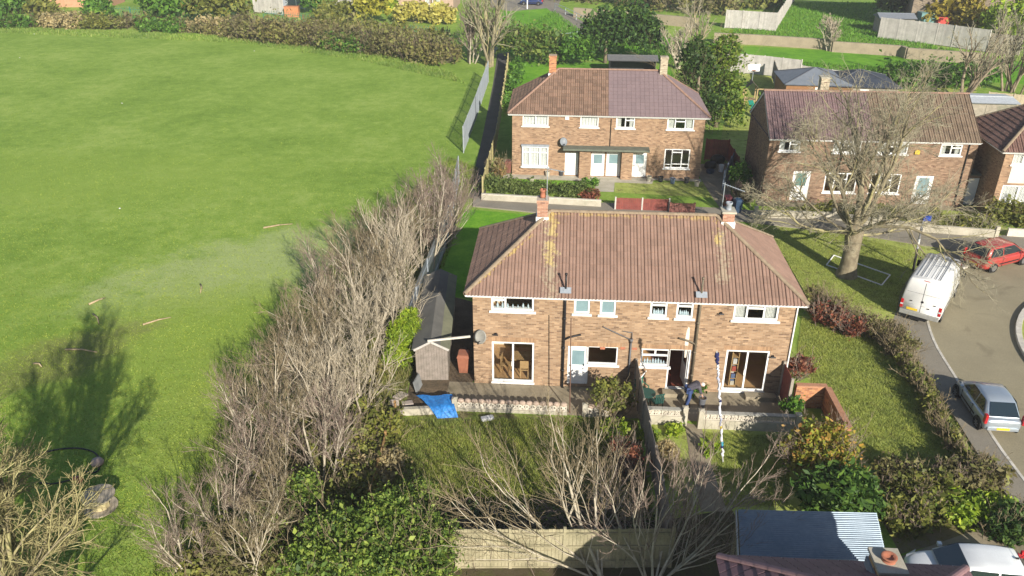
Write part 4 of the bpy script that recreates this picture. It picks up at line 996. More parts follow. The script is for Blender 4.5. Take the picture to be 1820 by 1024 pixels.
# house C front garden wall and posts
wc = thing('front_wall', 'long low stone coloured wall in front of the gabled house', 'wall', G(1342, 388), 0)
a = G(1342, 388); pts = [G(1342, 388), G(1480, 392), G(1560, 404), G(1640, 414), G(1768, 424)]
for p, q in zip(pts[:-1], pts[1:]): MB().beam(p-a+Vector((0, 0, .3)), q-a+Vector((0, 0, .3)), .18, .6).build('wall', CONCL, wc)
for q in pts: MB().box(q.x-a.x-.12, q.x-a.x+.12, q.y-a.y-.12, q.y-a.y+.12, 0, .85).build('pier', CONCL, wc)
wd_ = thing('front_wall', 'white topped low wall by the drive behind the red car', 'wall', G(1788, 421), 0)
a = G(1788, 421); b = G(1900, 428); MB().beam((0, 0, .3), b-a+Vector((0, 0, .3)), .18, .6).build('wall', BLOCKM, wd_)
# side yard between B and C
fence('garden_fence', 'red brown fence behind the cluttered side drive', g((1252, 285), (1292, 287)), 1.8, WOODR)
fence('garden_fence', 'red brown fence running back beside the gabled house', g((1292, 287), (1318, 330)), 1.6, WOODR)
fence('garden_fence', 'grey blue panel fence leaning beside the drive and ivy', g((1284, 338), (1302, 300)), 1.5, plain('grey_blue_panel', (.20, .24, .30), (.14, .17, .22), rough=.8, scale=2))
# gardens behind C
fence('garden_fence', 'pale stepped fence panels behind the basketball hoop', g((1290, 128), (1355, 134), (1420, 142)), 2.2, WOODP, bay=2.6)
fence('garden_fence', 'pale fence panels behind the dark roofed garden rooms', g((1422, 142), (1475, 150), (1560, 158)), 1.6, WOODP, bay=2.4)
fence('garden_fence', 'grey fence running up between the play garden and garden rooms', g((1385, 175), (1372, 140)), 2.0, WOODG)
fence('garden_fence', 'pale timber fence behind the cream house at the right edge', g((1750, 196), (1840, 204)), 1.8, plain('honey_fence', (.46, .38, .27), (.34, .28, .2), rough=.9, scale=2, island=.15))
# far fences on the bank
fence('garden_fence', 'whitish board fence curving round a far garden, left of the bank path', g((1288, 50), (1378, 56), (1412, 0)), 2.6, WOODP, bay=2.2)
fence('garden_fence', 'whitish board fence below the big grey gable wall', g((1560, 68), (1660, 80), (1752, 93)), 2.8, WOODP, bay=2.2)
fence('garden_fence', 'brown end panels of the fence near the far right tree', g((1753, 93), (1810, 99)), 2.4, WOODG, bay=2.2)
fence('garden_fence', 'grey boarded fence running down to the far lawns, top left', g((572, 38), (650, 6)), 2.2, WOODP, bay=2.4)
fence('garden_fence', 'pale fence panels by the far orange bins, top left', g((452, 22), (505, 28)), 2.6, WOODP, bay=2.6)
# retaining walls of the bank
BANKW = plain('bank_wall_stone', (.33, .27, .19), (.24, .20, .14), rough=.95, scale=1.2, bstr=.5, fine=8)
def bank_wall(label, pts, h_):
    a = G(*pts[0]); t = thing('retaining_wall', label, 'wall', a)
    P = [G(*p)-a for p in pts]
    for i, (p, q) in enumerate(zip(P[:-1], P[1:])): MB().beam(p+Vector((0, 0, h_/2-.1*i*0)), q+Vector((0, 0, h_/2)), .5, h_).build('wall_section', BANKW, t)
bank_wall('long stepped brown retaining wall across the grass bank on the right', [(1268, 76), (1350, 80), (1470, 88), (1478, 92), (1600, 100), (1610, 104), (1740, 114)], 1.3)
bank_wall('brown retaining wall behind the dark evergreens, middle of the bank', [(1020, 30), (1160, 42), (1240, 50)], 1.4)
# railing down the bank path
RAIL = plain('pale_rail', (.50, .58, .60), rough=.5, bstr=0, metal=.3)
def railing(label, pts):
    a = G(*pts[0]); t = thing('handrail', label, 'railing', a); P = [G(*p)-a for p in pts]
    for p in P: MB().tube([p, p+Vector((0, 0, 1.1))], .04, 6).build('post', RAIL, t)
    for z in (.6, 1.08): MB().tube([p+Vector((0, 0, z)) for p in P], .035, 6).build('rail', RAIL, t)
railing('grey metal handrail beside the sloping bank footpath', [(986, 18), (1005, 26), (1024, 36), (1044, 46), (1060, 55)])
railing('short grey handrail in front of the dark evergreens', [(985, 76), (1008, 74), (1034, 70)])
# sheds and garden rooms
def cabin(name, label, c, L, D_, h_, rise, yaw, wall, roof, cat='shed', hip=True, open_front=False):
    t = thing(name, label, cat, c, yaw); X, Y = L/2, D_/2
    MB().box(-X, X, -Y, -Y+.06, 0, h_).box(-X, X, Y-.06, Y, 0, h_).box(-X, -X+.06, -Y+.06, Y-.06, 0, h_).box(X-.06, X, -Y+.06, Y-.06, 0, h_).build('wall', wall, t) if not open_front else MB().box(-X, X, Y-.06, Y, 0, h_).box(-X, -X+.06, -Y, Y-.06, 0, h_).box(X-.06, X, -Y, Y-.06, 0, h_).build('wall', wall, t)
    e = .25; ap = .1 if hip else X+e
    c4_ = [(-X-e, -Y-e, h_), (X+e, -Y-e, h_), (X+e, Y+e, h_), (-X-e, Y+e, h_)]; r0, r1 = (-ap, 0, h_+rise), (ap, 0, h_+rise)
    for f in ([c4_[0], c4_[1], r1, r0], [c4_[2], c4_[3], r0, r1], [c4_[3], c4_[0], r0], [c4_[1], c4_[2], r1]): MB().face(f).face([(p[0], p[1], p[2]-.06) for p in f[::-1]]).build('roof_panel', roof, t)
    MB().beam(r0, r1, .16, .06).build('ridge_strip', roof, t)
    if hip:
        for p, q in ((c4_[0], r0), (c4_[3], r0), (c4_[1], r1), (c4_[2], r1)): MB().beam(Vector(p)+Vector((0, 0, .03)), Vector(q)+Vector((0, 0, .03)), .14, .05).build('ridge_strip', DKR, t)
    if not open_front:
        MB().box(-.4, .4, -Y-.03, -Y-.001, .05, h_-.25).build('door', WHITE if cat == 'summerhouse' else WOODG, t)
        MB().box(.6, X-.2, -Y-.03, -Y-.001, h_*.45, h_-.25).build('window', GLASS, t)
    return t
DKR = plain('dark_shingle_edge', (.10, .11, .13), rough=.9); SLATE = plain('slate_felt', (.17, .19, .22), (.13, .15, .175), rough=.9, scale=1.5); SLATD = plain('dark_slate_felt', (.045, .055, .075), (.03, .036, .05), rough=.75, scale=1.5)
ORW = plain('orange_timber', (.26, .13, .06), (.2, .1, .045), rough=.8, scale=3)
cabin('garden_room', 'garden room with grey hipped felt roof behind the gabled house', G(1440, 178), 6.4, 5.4, 2.2, 1.1, -.1, ORW, SLATE, 'summerhouse')
cabin('garden_room', 'garden room with near black hipped roof behind the gabled house', G(1518, 180), 6.4, 5.4, 2.1, 1.1, -.12, WOODG, SLATD, 'summerhouse')
cabin('garden_shed', 'dark open fronted shed behind the new plum roof', G(1122, 131), 5.2, 2.4, 1.75, .35, -.06, plain('black_timber', (.04, .045, .05), rough=.8), plain('grey_shed_roof', (.14, .14, .14), rough=.9), hip=False, open_front=True)
cabin('garden_shed', 'small shed with pale flat roof between gabled and cream houses', G(1740, 214), 4.4, 3.2, 2.1, .2, -.1, WOODG, plain('pale_roof_sheet', (.5, .53, .55), rough=.6, bstr=0), hip=False)
cabin('garden_shed', 'far timber shed with grey roof left of the gable wall', G(1585, 58), 4.6, 3, 2.2, .5, -.1, WOODG, plain('grey_blue_roof', (.2, .22, .25), rough=.7), hip=False)
# ------------------------------------------------------------------ vehicles
TYRE = BLACK; RIM = plain('alloy_rim', (.42, .43, .45), rough=.35, metal=.8, bstr=0)
CGLASS = paint('car_glass', (.012, .022, .028), rough=.06, coat=1); REDL = plain('red_lens', (.45, .015, .02), rough=.15, bstr=0, spec=.6); CLEARL = plain('clear_lens', (.6, .62, .64), rough=.1, bstr=0, spec=.6)
PLATEY = plain('yellow_plate', (.70, .50, .04), rough=.4, bstr=0); TRIM = plain('black_trim', (.018, .018, .02), rough=.55, bstr=0)
def wheel(parent, x, y, r_, wd=.19, side=1):
    w_ = bpy.data.objects.new('wheel', None); COL.objects.link(w_); w_.parent = parent; w_.location = (x, y, r_)
    MB().lathe([(r_*.62, -wd/2), (r_*.93, -wd/2), (r_, -wd*.3), (r_, wd*.3), (r_*.93, wd/2), (r_*.62, wd/2)], (0, 0, 0), 24, axis='y').build('tyre', TYRE, w_, smooth=True)
    mb = MB().lathe([(r_*.64, -.02), (r_*.64, .0), (r_*.55, -.01), (0, -.01)], (0, side*wd*.42, 0), 24, axis='y')
    for k in range(7):
        a = k*2*math.pi/7; mb.beam((0, side*wd*.45, 0), (r_*.6*math.cos(a), side*wd*.45, r_*.6*math.sin(a)), .045, .03, up=(0, 1, 0))
    mb.build('rim', RIM, w_)
def loft(parent, name, rings, mat, sub=0, caps=True):
    V = []; F = []; n = len(rings[0])
    for rg in rings: V += rg
    for i in range(len(rings)-1): F += [(i*n+k, (i+1)*n+k, (i+1)*n+(k+1) % n, i*n+(k+1) % n) for k in range(n)]
    if caps: F += [tuple(range(n)), tuple(range((len(rings)-1)*n, len(rings)*n))[::-1]]
    me = bpy.data.meshes.new(name); me.from_pydata(V, [], F); me.materials.append(mat)
    b = bmesh.new(); b.from_mesh(me); bmesh.ops.recalc_face_normals(b, faces=b.faces); b.to_mesh(me); b.free()
    me.polygons.foreach_set('use_smooth', [True]*len(me.polygons)); o = link(name, me, parent)
    if sub: md = o.modifiers.new('sub', 'SUBSURF'); md.levels = sub; md.render_levels = sub
    return o
def half(pts, x):
    return [(x, y, z) for y, z in pts]+[(x, -y, z) for y, z in pts[::-1]]
def car(label, loc, yaw, paintmat, L=3.45, W=1.63, H=1.46, wb=2.34, r_=.28, belt=.86, ws=(.95, .25), rear=(-1.05, -1.55), hood=.80, group=None, estate=False, roofmat=None, antenna=False):
    t = thing('parked_car', label, 'car', (loc[0], loc[1], loc[2] if len(loc) > 2 else 0), yaw, group); hw = W/2; X = L/2; zb = .20
    st = [(-X, .36, belt-.10, .80), (-X+.06, .24, belt-.02, .90), (-X+.35, zb, belt, .985), (-X*.45, zb, belt, 1), (0, zb, belt-.01, 1), (X*.42, zb, belt-.03, 1), (X-.75, zb, hood+.01, .985), (X-.32, zb, hood-.08, .93), (X-.07, .25, hood-.20, .80), (X, .34, hood-.28, .68)]
    rings = []
    for x, z0, z1, k in st:
        h_ = hw*k; dz = z1-z0
        rings.append(half([(.0001, z0), (h_*.82, z0), (h_*.955, z0+.07), (h_, z0+dz*.38), (h_*.995, z0+dz*.66), (h_*.965, z1-.06), (h_*.88, z1), (.0001, z1+.025)], x))
    loft(t, 'body', rings, paintmat, sub=1)
    x1, x2 = ws; x3, x4 = rear; zr = H; hb, ht = hw*.90, hw*.72
    def gr(x, zt, hbk, htk):
        zl = belt-.06; dz = max(zt-belt, .03)
        return half([(.0001, zl), (hb*hbk, zl), (hb*hbk, belt+.0), (ht*htk+(hb*hbk-ht*htk)*.12, belt+dz*.82), (ht*htk*.94, belt+dz*.94), (ht*htk*.8, belt+dz*.985), (ht*htk*.4, belt+dz*1.0), (.0001, belt+dz*1.005)], x)
    gh = [gr(x1, belt+.02, .90, 1.16), gr(x2, zr-.04, 1, .97), gr((x2*2+x3)/3, zr, 1, 1), gr((x2+2*x3)/3, zr, 1, 1), gr(x3, zr-.05, .97, .97), gr(x4, belt+.04, .90, 1.1)]
    loft(t, 'roof', gh, roofmat or paintmat)
    def sidep(x, f, s, o=.014):     # point on the cabin flank at height fraction f
        z = belt+(zr-belt)*f; y = hb+(ht-hb)*f*1.02+o; return (x, s*y, z)
    for s in (1, -1):
        xs0, xs1 = x1-.18, x2-.06; m0 = (x2+x3)/2-.02; e0_, e1_ = x4+.28, x3+.10
        for pts in ([(xs0, .08), (m0+.03, .08), (m0+.03, .83), (xs1, .83)], [(m0-.05, .08), (e0_, .10), (e1_, .83), (m0-.05, .83)]):
            P = [sidep(x, f, s) for x, f in pts]; MB().face(P if s < 0 else P[::-1]).build('side_window', CGLASS, t)
        mb = MB().box(x1-.36, x1-.22, s*(hw+.0), s*(hw+.15), belt+.0, belt+.12) if s > 0 else MB().box(x1-.36, x1-.22, -hw-.15, -hw, belt, belt+.12)
        mb.build('door_mirror', paintmat, t, bevel=.02)
        MB().box(-X*.45, X*.38, s*hw-(.006 if s < 0 else -.0), s*hw+(.012 if s > 0 else -.012)+.0, .46, .53).build('rub_strip', TRIM, t) if s > 0 else MB().box(-X*.45, X*.38, -hw-.012, -hw+.004, .46, .53).build('rub_strip', TRIM, t)
        for xx in (wb/2, -wb/2):
            mb = MB().lathe([(r_*1.22, 0), (r_*1.22, .02), (0, .02)], (xx, s*(hw-.018), r_+.02), 20, axis='y'); mb.build('wheel_arch', TRIM, t)
            wheel(t, xx, s*(hw-.075), r_, side=s)
        for xs_ in (x1-.30, (x2+x3)/2-.06): MB().box(xs_-.006, xs_+.006, *sorted((s*(hw-.02), s*(hw+.004))), .30, belt-.05).build('door_seam', TRIM, t)
        MB().box((x2+x3)/2+.02, (x2+x3)/2+.17, *sorted((s*(hw-.01), s*(hw+.022))), belt-.16, belt-.12).build('door_handle', paintmat, t)
        hl = MB(); hl.raw([(X-.42, s*hw*.90, hood-.05), (X-.10, s*hw*.74, hood-.20), (X-.06, s*hw*.60, hood-.24), (X-.33, s*hw*.70, hood-.04)], [(0, 1, 2, 3)] if s > 0 else [(3, 2, 1, 0)]); o = hl.build('headlight', CLEARL, t); o.location = (.015, s*.015, .02)
        tl = MB(); tl.box(-X-.0, -X+.20, s*hw*.93-.07, s*hw*.93+.05, belt-.22, belt+.20); o = tl.build('tail_light', REDL, t, bevel=.03)
    def fr_(x, f, k, o, y): pass
    dzr = zr-belt
    MB().face([(x1+.015, -hb*.82, belt+.03), (x1+.015, hb*.82, belt+.03), (x2+.03, ht*.90, zr-.075), (x2+.03, -ht*.90, zr-.075)]).build('windscreen', CGLASS, t).location = (.012, 0, .022)
    MB().face([(x4-.0, hb*.80, belt+.08), (x4, -hb*.80, belt+.08), (x3-.03, -ht*.84, zr-.10), (x3-.03, ht*.84, zr-.10)]).build('rear_window', CGLASS, t).location = (-.035, 0, .012)
    MB().box(-X-.025, -X+.03, -hw*.78, hw*.78, .34, .50).build('rear_bumper', paintmat, t, bevel=.025)
    MB().box(-X-.034, -X-.026, -.26, .26, .50-.115, .50-.005).build('number_plate', PLATEY, t)
    MB().box(X-.06, X+.012, -hw*.6, hw*.6, .26, .42).build('grille', TRIM, t, bevel=.02)
    if antenna: MB().beam((x3+.1, 0, zr), (x3-.1, 0, zr+.2), .012).box(x3+.05, x3+.15, -.03, .03, zr-.005, zr+.03).build('antenna', TRIM, t)
    return t
SILV = paint('silver_paint', (.42, .48, .54), rough=.28, metal=.55); REDP = paint('orange_red_paint', (.36, .042, .035), rough=.28); WHP = paint('white_paint', (.72, .74, .74), rough=.25); NAVY = paint('navy_paint', (.015, .03, .11), rough=.25)
a, b = G(1736.6, 763.4), G(1697.5, 704); f = (b-a).normalized(); c = (a+b)/2+Vector((f.y, -f.x, 0))*.74
car('silver three door hatchback parked half on the pavement', c, math.atan2(f.y, f.x), SILV)
a, b = G(1765, 483.4), G(1812, 471); f = (b-a).normalized(); c = (a+b)/2+Vector((-f.y, f.x, 0))*.76
car('orange red family hatchback parked by the front wall at the right', c, math.atan2(f.y, f.x), REDP, L=4.1, W=1.69, H=1.55, wb=2.6, r_=.30, belt=.92, ws=(1.15, .35), rear=(-1.55, -1.95), hood=.88)
p1, p2 = G(1700.7, 964.3, 1.42), G(1750, 969, 1.42); f = (p1-p2).normalized(); c = G(1757, 992, 1.4); c.z = 0; c = c+f*.35
car('white rounded hatchback in the bottom right corner', (c.x, c.y, .012), math.atan2(f.y, f.x), WHP, L=3.9, W=1.68, H=1.48, wb=2.45, r_=.30, belt=.9, ws=(1.08, .38), rear=(-1.3, -1.75), antenna=True)
p = G(945, 10); car('dark blue car on the far road at the top', (p.x, p.y+.9), R(172), NAVY, L=4.0, W=1.7, H=1.45, wb=2.5, r_=.30)

def van(label, rl, rr):
    fw = G(1679, 465, 2.45)-G(1655.7, 501, 2.5); fw.z = 0; fw.normalize(); L, W, H = 5.5, 1.98, 2.52; hw = W/2
    c = (rl+rr)/2+fw*(L/2); t = thing('parked_van', label, 'van', (c.x, c.y, .01), math.atan2(fw.y, fw.x)); X = L/2
    vm = paint('van_white', (.70, .70, .68), rough=.38, coat=.3)
    def rg(x, zt, k=1.0, kt=.84):
        h_ = hw*k; zt2 = max(zt, .75); dz = zt2-.38
        return half([(.0001, .38), (h_*.93, .38), (h_, .38+dz*.08), (h_, .38+dz*.42), (h_*.965, .38+dz*.62), (h_*(.5*kt+.48), .38+dz*.86), (h_*kt, .38+dz*.965), (h_*kt*.88, .38+dz*.995), (.0001, .38+dz*1.01)], x)
    rings = [rg(-X, H-.10, .95, .80), rg(-X+.04, H-.03, .985, .83), rg(-X+.12, H), rg(-.6, H), rg(.95, H-.02), rg(1.25, H-.10), rg(1.95, 1.52, .99, .86), rg(2.55, 1.20, .96, .80), rg(X-.05, 1.0, .90, .75), rg(X, .85, .85, .7)]
    loft(t, 'body', rings, vm)
    for y in (-.55, -.33, -.11, .11, .33, .55): MB().box(-X+.35, .9, y-.02, y+.02, H+.012, H+.032).build('roof_rib', vm, t)
    for y in (-.44, -.22, 0, .22, .44): MB().box(-X+.35, .9, y-.012, y+.012, H+.005, H+.014).build('roof_seam', plain('seam_grey', (.3, .3, .3), rough=.7, bstr=0), t)
    MB().box(-X-.012, -X+.0, -.006, .006, .62, H-.16).build('door_gap', TRIM, t)
    for s in (-1, 1):
        MB().box(-X-.010, -X+.01, s*.02 if s > 0 else -.80, .80 if s > 0 else -.02, 1.72, 1.735).build('door_crease', plain('seam_grey', (.3, .3, .3), rough=.7, bstr=0), t)
        y0, y1 = sorted((s*(hw-.13), s*(hw-.0)))
        MB().box(-X-.02, -X+.08, y0, y1, .72, 1.22).build('tail_light', REDL, t, bevel=.01)
        MB().box(-X-.024, -X+.06, y0, y1, .90, .98).build('reversing_light', CLEARL, t)
        for xx, zz in ((.05, 1.1),): pass
        for x in (-X+1.05, X-1.0):
            MB().lathe([(.42, 0), (.42, .02), (0, .02)], (x, s*(hw-.012)-(.01 if s > 0 else .01), .38), 20, axis='y').build('wheel_arch', TRIM, t); wheel(t, x, s*(hw-.11), .34, .22, s)
        MB().beam((1.45, s*hw*.95, 1.55), (1.42, s*(hw+.16), 1.55), .05).box(1.36, 1.48, min(s*(hw+.06), s*(hw+.26)), max(s*(hw+.06), s*(hw+.26)), 1.42, 1.78).build('door_mirror', TRIM, t, bevel=.02)
        MB().box(-X+.9, 1.6, s*hw-.012, s*hw+.012, .72, .80).build('side_trim', TRIM, t)
        MB().face([(1.15, s*(hw*.955+.012), 1.62), (1.85, s*(hw*.965+.012), 1.62), (1.35, s*(hw*.90+.012), 2.2), (1.15, s*(hw*.90+.012), 2.2)]).build('side_window', CGLASS, t)
    MB().face([(2.0, -.8, 1.56), (2.0, .8, 1.56), (1.31, .74, 2.36), (1.31, -.74, 2.36)]).build('windscreen', CGLASS, t).location = (.03, 0, .03)
    GB = plain('grey_bumper', (.30, .30, .28), rough=.5, bstr=0)
    MB().box(-X-.09, -X+.10, -hw*.97, hw*.97, .42, .66).build('rear_bumper', GB, t, bevel=.03)
    MB().box(-X-.02, -X-.002, .12, .66, .70, .82).build('number_plate', PLATEY, t)
    MB().lathe([(.065, 0), (.065, .015), (0, .015)], (0, 0, 0), 14, axis='x').build('badge', TRIM, t).location = (-X-.016, -.02, 1.28)
    for y, z in ((.52, 1.22), (-.62, 1.24), (-.36, .98)): MB().box(-X-.03, -X, y-.06, y+.06, z-.015, z+.02).build('door_handle', TRIM, t)
    for y, w_ in ((.48, .26), (-.10, .18)): MB().box(-X-.013, -X, y-w_/2, y+w_/2, 1.04, 1.055).build('model_lettering', plain('seam_grey', (.3, .3, .3)), t)
    MB().box(-X+.0, -X+.02, -.14, .14, H-.06, H-.03).build('high_brake_light', REDL, t)
    MB().box(-X-.14, -X+.3, -.4, .4, .28, .36).box(-X-.12, -X-.02, .5, .8, .3, .36).build('tow_step', TRIM, t)
    return t
van('white high roof panel van parked half on the pavement beside the lawn', G(1602, 552, .45), G(1663, 573, .45))

# ------------------------------------------------------------------ person with planter
pp = G(1221, 722); face_yaw = R(8)
per = thing('person', 'person in dark jacket and jeans bending over a planter by the open door', 'person', (pp.x, pp.y, .013), face_yaw)
def skin(name, V, E_, rad, mat, parent, root=0, sub=1):
    me = bpy.data.meshes.new(name); me.from_pydata(V, E_, []); me.materials.append(mat); o = link(name, me, parent)
    md = o.modifiers.new('skin', 'SKIN'); md.use_smooth_shade = True
    for i, sv in enumerate(me.skin_vertices[0].data): sv.radius = rad[i] if isinstance(rad[i], tuple) else (rad[i], rad[i]); sv.use_root = (i == root)
    s = o.modifiers.new('sub', 'SUBSURF'); s.levels = sub; s.render_levels = sub
    return o
# x is forward (towards the planter), y left
pel = (0, 0, .93); sp1 = (.16, 0, 1.06); ch_ = (.36, 0, 1.14); nk = (.50, 0, 1.12); hd = (.60, 0, 1.06); hd2 = (.68, 0, 1.0)
V = [pel, sp1, ch_, nk, hd, hd2]; E_ = [(0, 1), (1, 2), (2, 3), (3, 4), (4, 5)]; rad = [.13, .12, .14, .055, .085, .07]
LEGP = {}; ARM = {}
for s in (1, -1):
    k = len(V); L_ = [(0.0, .1*s, .90), (.12 if s > 0 else .02, .12*s, .50), (-.02 if s > 0 else -.10, .12*s, .09), (.12 if s > 0 else .04, .13*s, .045)]
    V += L_; E_ += [(0, k), (k, k+1), (k+1, k+2), (k+2, k+3)]; rad += [.095, .065, .045, .04]; LEGP[s] = L_
    k = len(V); A_ = [(.38, .19*s, 1.12), (.44, .22*s, .86), (.56, .14*s, .64)]
    V += A_; E_ += [(2, k), (k, k+1), (k+1, k+2)]; rad += [.065, .05, .035]; ARM[s] = A_
    hk = len(V); V += [(.60, .12*s, .56)]; E_ += [(k+2, hk)]; rad += [(.04, .022)]
    for q in range(5):
        dy = (q-2)*.019; ln = [.045, .07, .078, .07, .052][q]
        b0 = len(V)
        if q == 0: V += [(.595+.02, .12*s-.045, .57), (.63, .12*s-.05, .535)]
        else: V += [(.615, .12*s+dy, .535), (.625, .12*s+dy, .535-ln)]
        E_ += [(hk, b0), (b0, b0+1)]; rad += [.010, .008]
SKINM = plain('skin', (.55, .33, .24), (.48, .28, .2), rough=.6, bstr=0)
skin('body', V, E_, rad, SKINM, per)
JK = plain('dark_slate_jacket', (.085, .08, .095), (.055, .052, .065), rough=.9, scale=8); JN = plain('blue_jeans', (.045, .075, .19), (.03, .05, .13), rough=.9, scale=10)
skin('jacket', [(-.02, 0, .93), sp1, ch_, (.45, 0, 1.13)]+ARM[1][:2]+[(.53, .16, .70)]+ARM[-1][:2]+[(.53, -.16, .70)], [(0, 1), (1, 2), (2, 3), (2, 4), (4, 5), (5, 6), (2, 7), (7, 8), (8, 9)], [(.20, .17), (.19, .16), (.20, .16), .10, .095, .075, .06, .095, .075, .06], JK, per, 1)
skin('trousers', [(0, 0, .90)]+LEGP[1][:3]+LEGP[-1][:3], [(0, 1), (1, 2), (2, 3), (0, 4), (4, 5), (5, 6)], [.15, .115, .085, .075, .115, .085, .075], JN, per)
for s in (1, -1):
    q = LEGP[s][2]; MB().lathe([(0, 0), (.05, 0), (.055, .03), (.045, .08), (0, .1)], (q[0]+.06, q[1], .0), 12, sx=2.4, sy=.9).build('shoe', TRIM, per, smooth=True)
hair = MB().lathe([(0, -.02), (.085, 0), (.10, .05), (.085, .10), (.04, .13), (0, .135)], (0, 0, 0), 14).build('hair', plain('white_hair', (.66, .63, .58), (.5, .47, .43), rough=.9, scale=20), per, smooth=True)
hair.location = (.59, 0, 1.05); hair.rotation_euler = (0, R(25), 0)
MB().lathe([(0, 0), (.012, .004), (.0, .03)], (.70, 0, .985), 8).build('nose', SKINM, per)
for s in (1, -1): MB().lathe([(0, -.02), (.018, 0), (0, .02)], (.64, s*.085, 1.02), 8).build('ear', SKINM, per)
q = per.matrix_basis if False else None
def pot(name, label, loc, r_, h_, mat, cat='planter', fill=SOIL, group=None):
    t = thing(name, label, cat, loc, 0, group)
    MB().lathe([(r_*.78, 0), (r_*.92, h_*.7), (r_, h_*.86), (r_*1.06, h_*.87), (r_*1.06, h_), (r_*.94, h_), (r_*.9, h_*.86), (0, h_*.86)], (0, 0, 0), 18).build('pot', mat, t, smooth=False)
    MB().lathe([(r_*.9, h_*.865), (0, h_*.89)], (0, 0, 0), 12).build('soil', fill, t)
    return t
pc_ = Matrix.Translation((pp.x, pp.y, .013)) @ Matrix.Rotation(face_yaw, 4, 'Z') @ Vector((.66, -.05, 0))
pot('planter', 'tall grey planter the bending person is holding', pc_, .17, .42, plain('grey_planter', (.13, .135, .15), rough=.6, bstr=0))

# ------------------------------------------------------------------ patio and garden things
GRP = plain('green_patio_plastic', (.02, .16, .11), (.015, .12, .085), rough=.4, bstr=0); GRD = plain('dark_green_metal', (.02, .075, .06), rough=.5, bstr=0)
p = G(1147, 722); tb = thing('patio_table', 'round dark green patio table behind the pierced wall by the fence', 'table', (p.x, p.y, .012))
MB().lathe([(.38, .68), (.40, .69), (.40, .71), (.37, .715), (0, .712)], (0, 0, 0), 24).build('table_top', GRD, tb)
for k in range(4):
    a_ = k*math.pi/2+.6; MB().tube([(.30*math.cos(a_), .30*math.sin(a_), 0), (.12*math.cos(a_), .12*math.sin(a_), .40), (.27*math.cos(a_), .27*math.sin(a_), .69)], .014, 6).build('leg', GRD, tb)
def pchair(label, loc, yaw, mat):
    t = thing('patio_chair', label, 'chair', loc, yaw, 'green patio chairs')
    MB().box(-.22, .22, -.22, .22, .40, .43).build('seat', mat, t, bevel=.012)
    mb = MB()
    for i in range(5): MB().box(-.20+i*.088, -.20+i*.088+.055, .21, .235, .46, .84).build('back_slat', mat, t)
    MB().box(-.23, .23, .205, .24, .84, .90).build('top_rail', mat, t, bevel=.01)
    for x in (-.2, .2):
        for y in (-.2, .2): MB().beam((x, y, 0), (x*.95, y*.95, .40), .03).build('leg', mat, t)
    for x in (-.24, .24): MB().box(x-.02, x+.02, -.2, .22, .60, .63).box(x-.015, x+.015, -.2, -.17, .4, .60).build('arm', mat, t)
p = G(1139, 706); pchair('bright green chair tucked between table and dark fence', (p.x, p.y, .012), R(30), GRP)
p = G(1166, 727); pchair('dark green chair beside the table near the pierced wall', (p.x, p.y, .012), R(200), GRD)
a = G(1132, 705); tag(MB().tube([a+Vector((0, 0, .85)), a+Vector((.55, .75, 1.05))], .025, 8).build('broom_handle', WHITE), 'white pole leaning over the dark fence by the green chair', 'pole')
def bin_(label, loc, yaw, mat, lid=None, group='wheelie bins'):
    t = thing('wheelie_bin', label, 'bin', loc, yaw, group); s = .27
    V = [(-.20, -.22, .06), (.20, -.22, .06), (.20, .22, .06), (-.20, .22, .06), (-s, -.28, .95), (s, -.28, .95), (s, .30, .95), (-s, .30, .95)]
    MB().raw(V, [(3, 2, 1, 0), (4, 5, 6, 7), (0, 1, 5, 4), (1, 2, 6, 5), (2, 3, 7, 6), (3, 0, 4, 7)]).box(-s-.015, s+.015, -.295, .31, .90, .95).build('body', mat, t, bevel=.012)
    MB().raw([(-s-.01, -.31, .955), (s+.01, -.31, .955), (s+.01, .31, .975), (-s-.01, .31, .975), (-s+.03, -.22, 1.03), (s-.03, -.22, 1.03), (s-.03, .26, 1.06), (-s+.03, .26, 1.06)], [(3, 2, 1, 0), (4, 5, 6, 7), (0, 1, 5, 4), (1, 2, 6, 5), (2, 3, 7, 6), (3, 0, 4, 7)]).build('lid', lid or mat, t, bevel=.015)
    MB().tube([(-.22, .36, 1.0), (.22, .36, 1.0)], .018, 6).build('handle', mat, t)
    for x in (-.22, .22): MB().lathe([(.10, -.03), (.10, .03), (0, .03)], (x, .24, .10), 12, axis='x').build('wheel', TRIM, t)
    return t
ob_ = plain('orange_brown_bin', (.30, .12, .07), (.24, .095, .06), rough=.5, bstr=0)
p = G(824, 666); bin_('orange brown wheelie bin in the gap between shed and house', (p.x, p.y+.25, .006), R(-4), ob_)
p = G(903, 308); bin_('brown wheelie bin at the left corner of the house behind', (p.x, p.y, .006), 0, BINB)
p = G(1309, 379); bin_('dark blue wheelie bin by the drive behind the right chimney', (p.x, p.y, .012), .2, BINBL)
p = G(1291, 374); bin_('maroon wheelie bin by the drive behind the right chimney', (p.x, p.y, .012), .2, plain('maroon_bin', (.12, .03, .035), rough=.5, bstr=0))
# tall poles
def pole(name, label, base, top_px, r_, mat, cat='pole', up=None):
    t = at_y(*top_px, base.y); o = MB().tube([(0, 0, 0), (t.x-base.x, 0, t.z)], [r_, r_*.8], 8).build(name, mat); o.location = base; tag(o, label, cat); return o, t
RUST = plain('rusty_post', (.16, .09, .06), (.10, .06, .045), rough=.9)
pole('clothes_post', 'thin rusty clothes post rising from the left pierced wall', al(-2.62, -2.05), (1015, 566), .028, RUST)
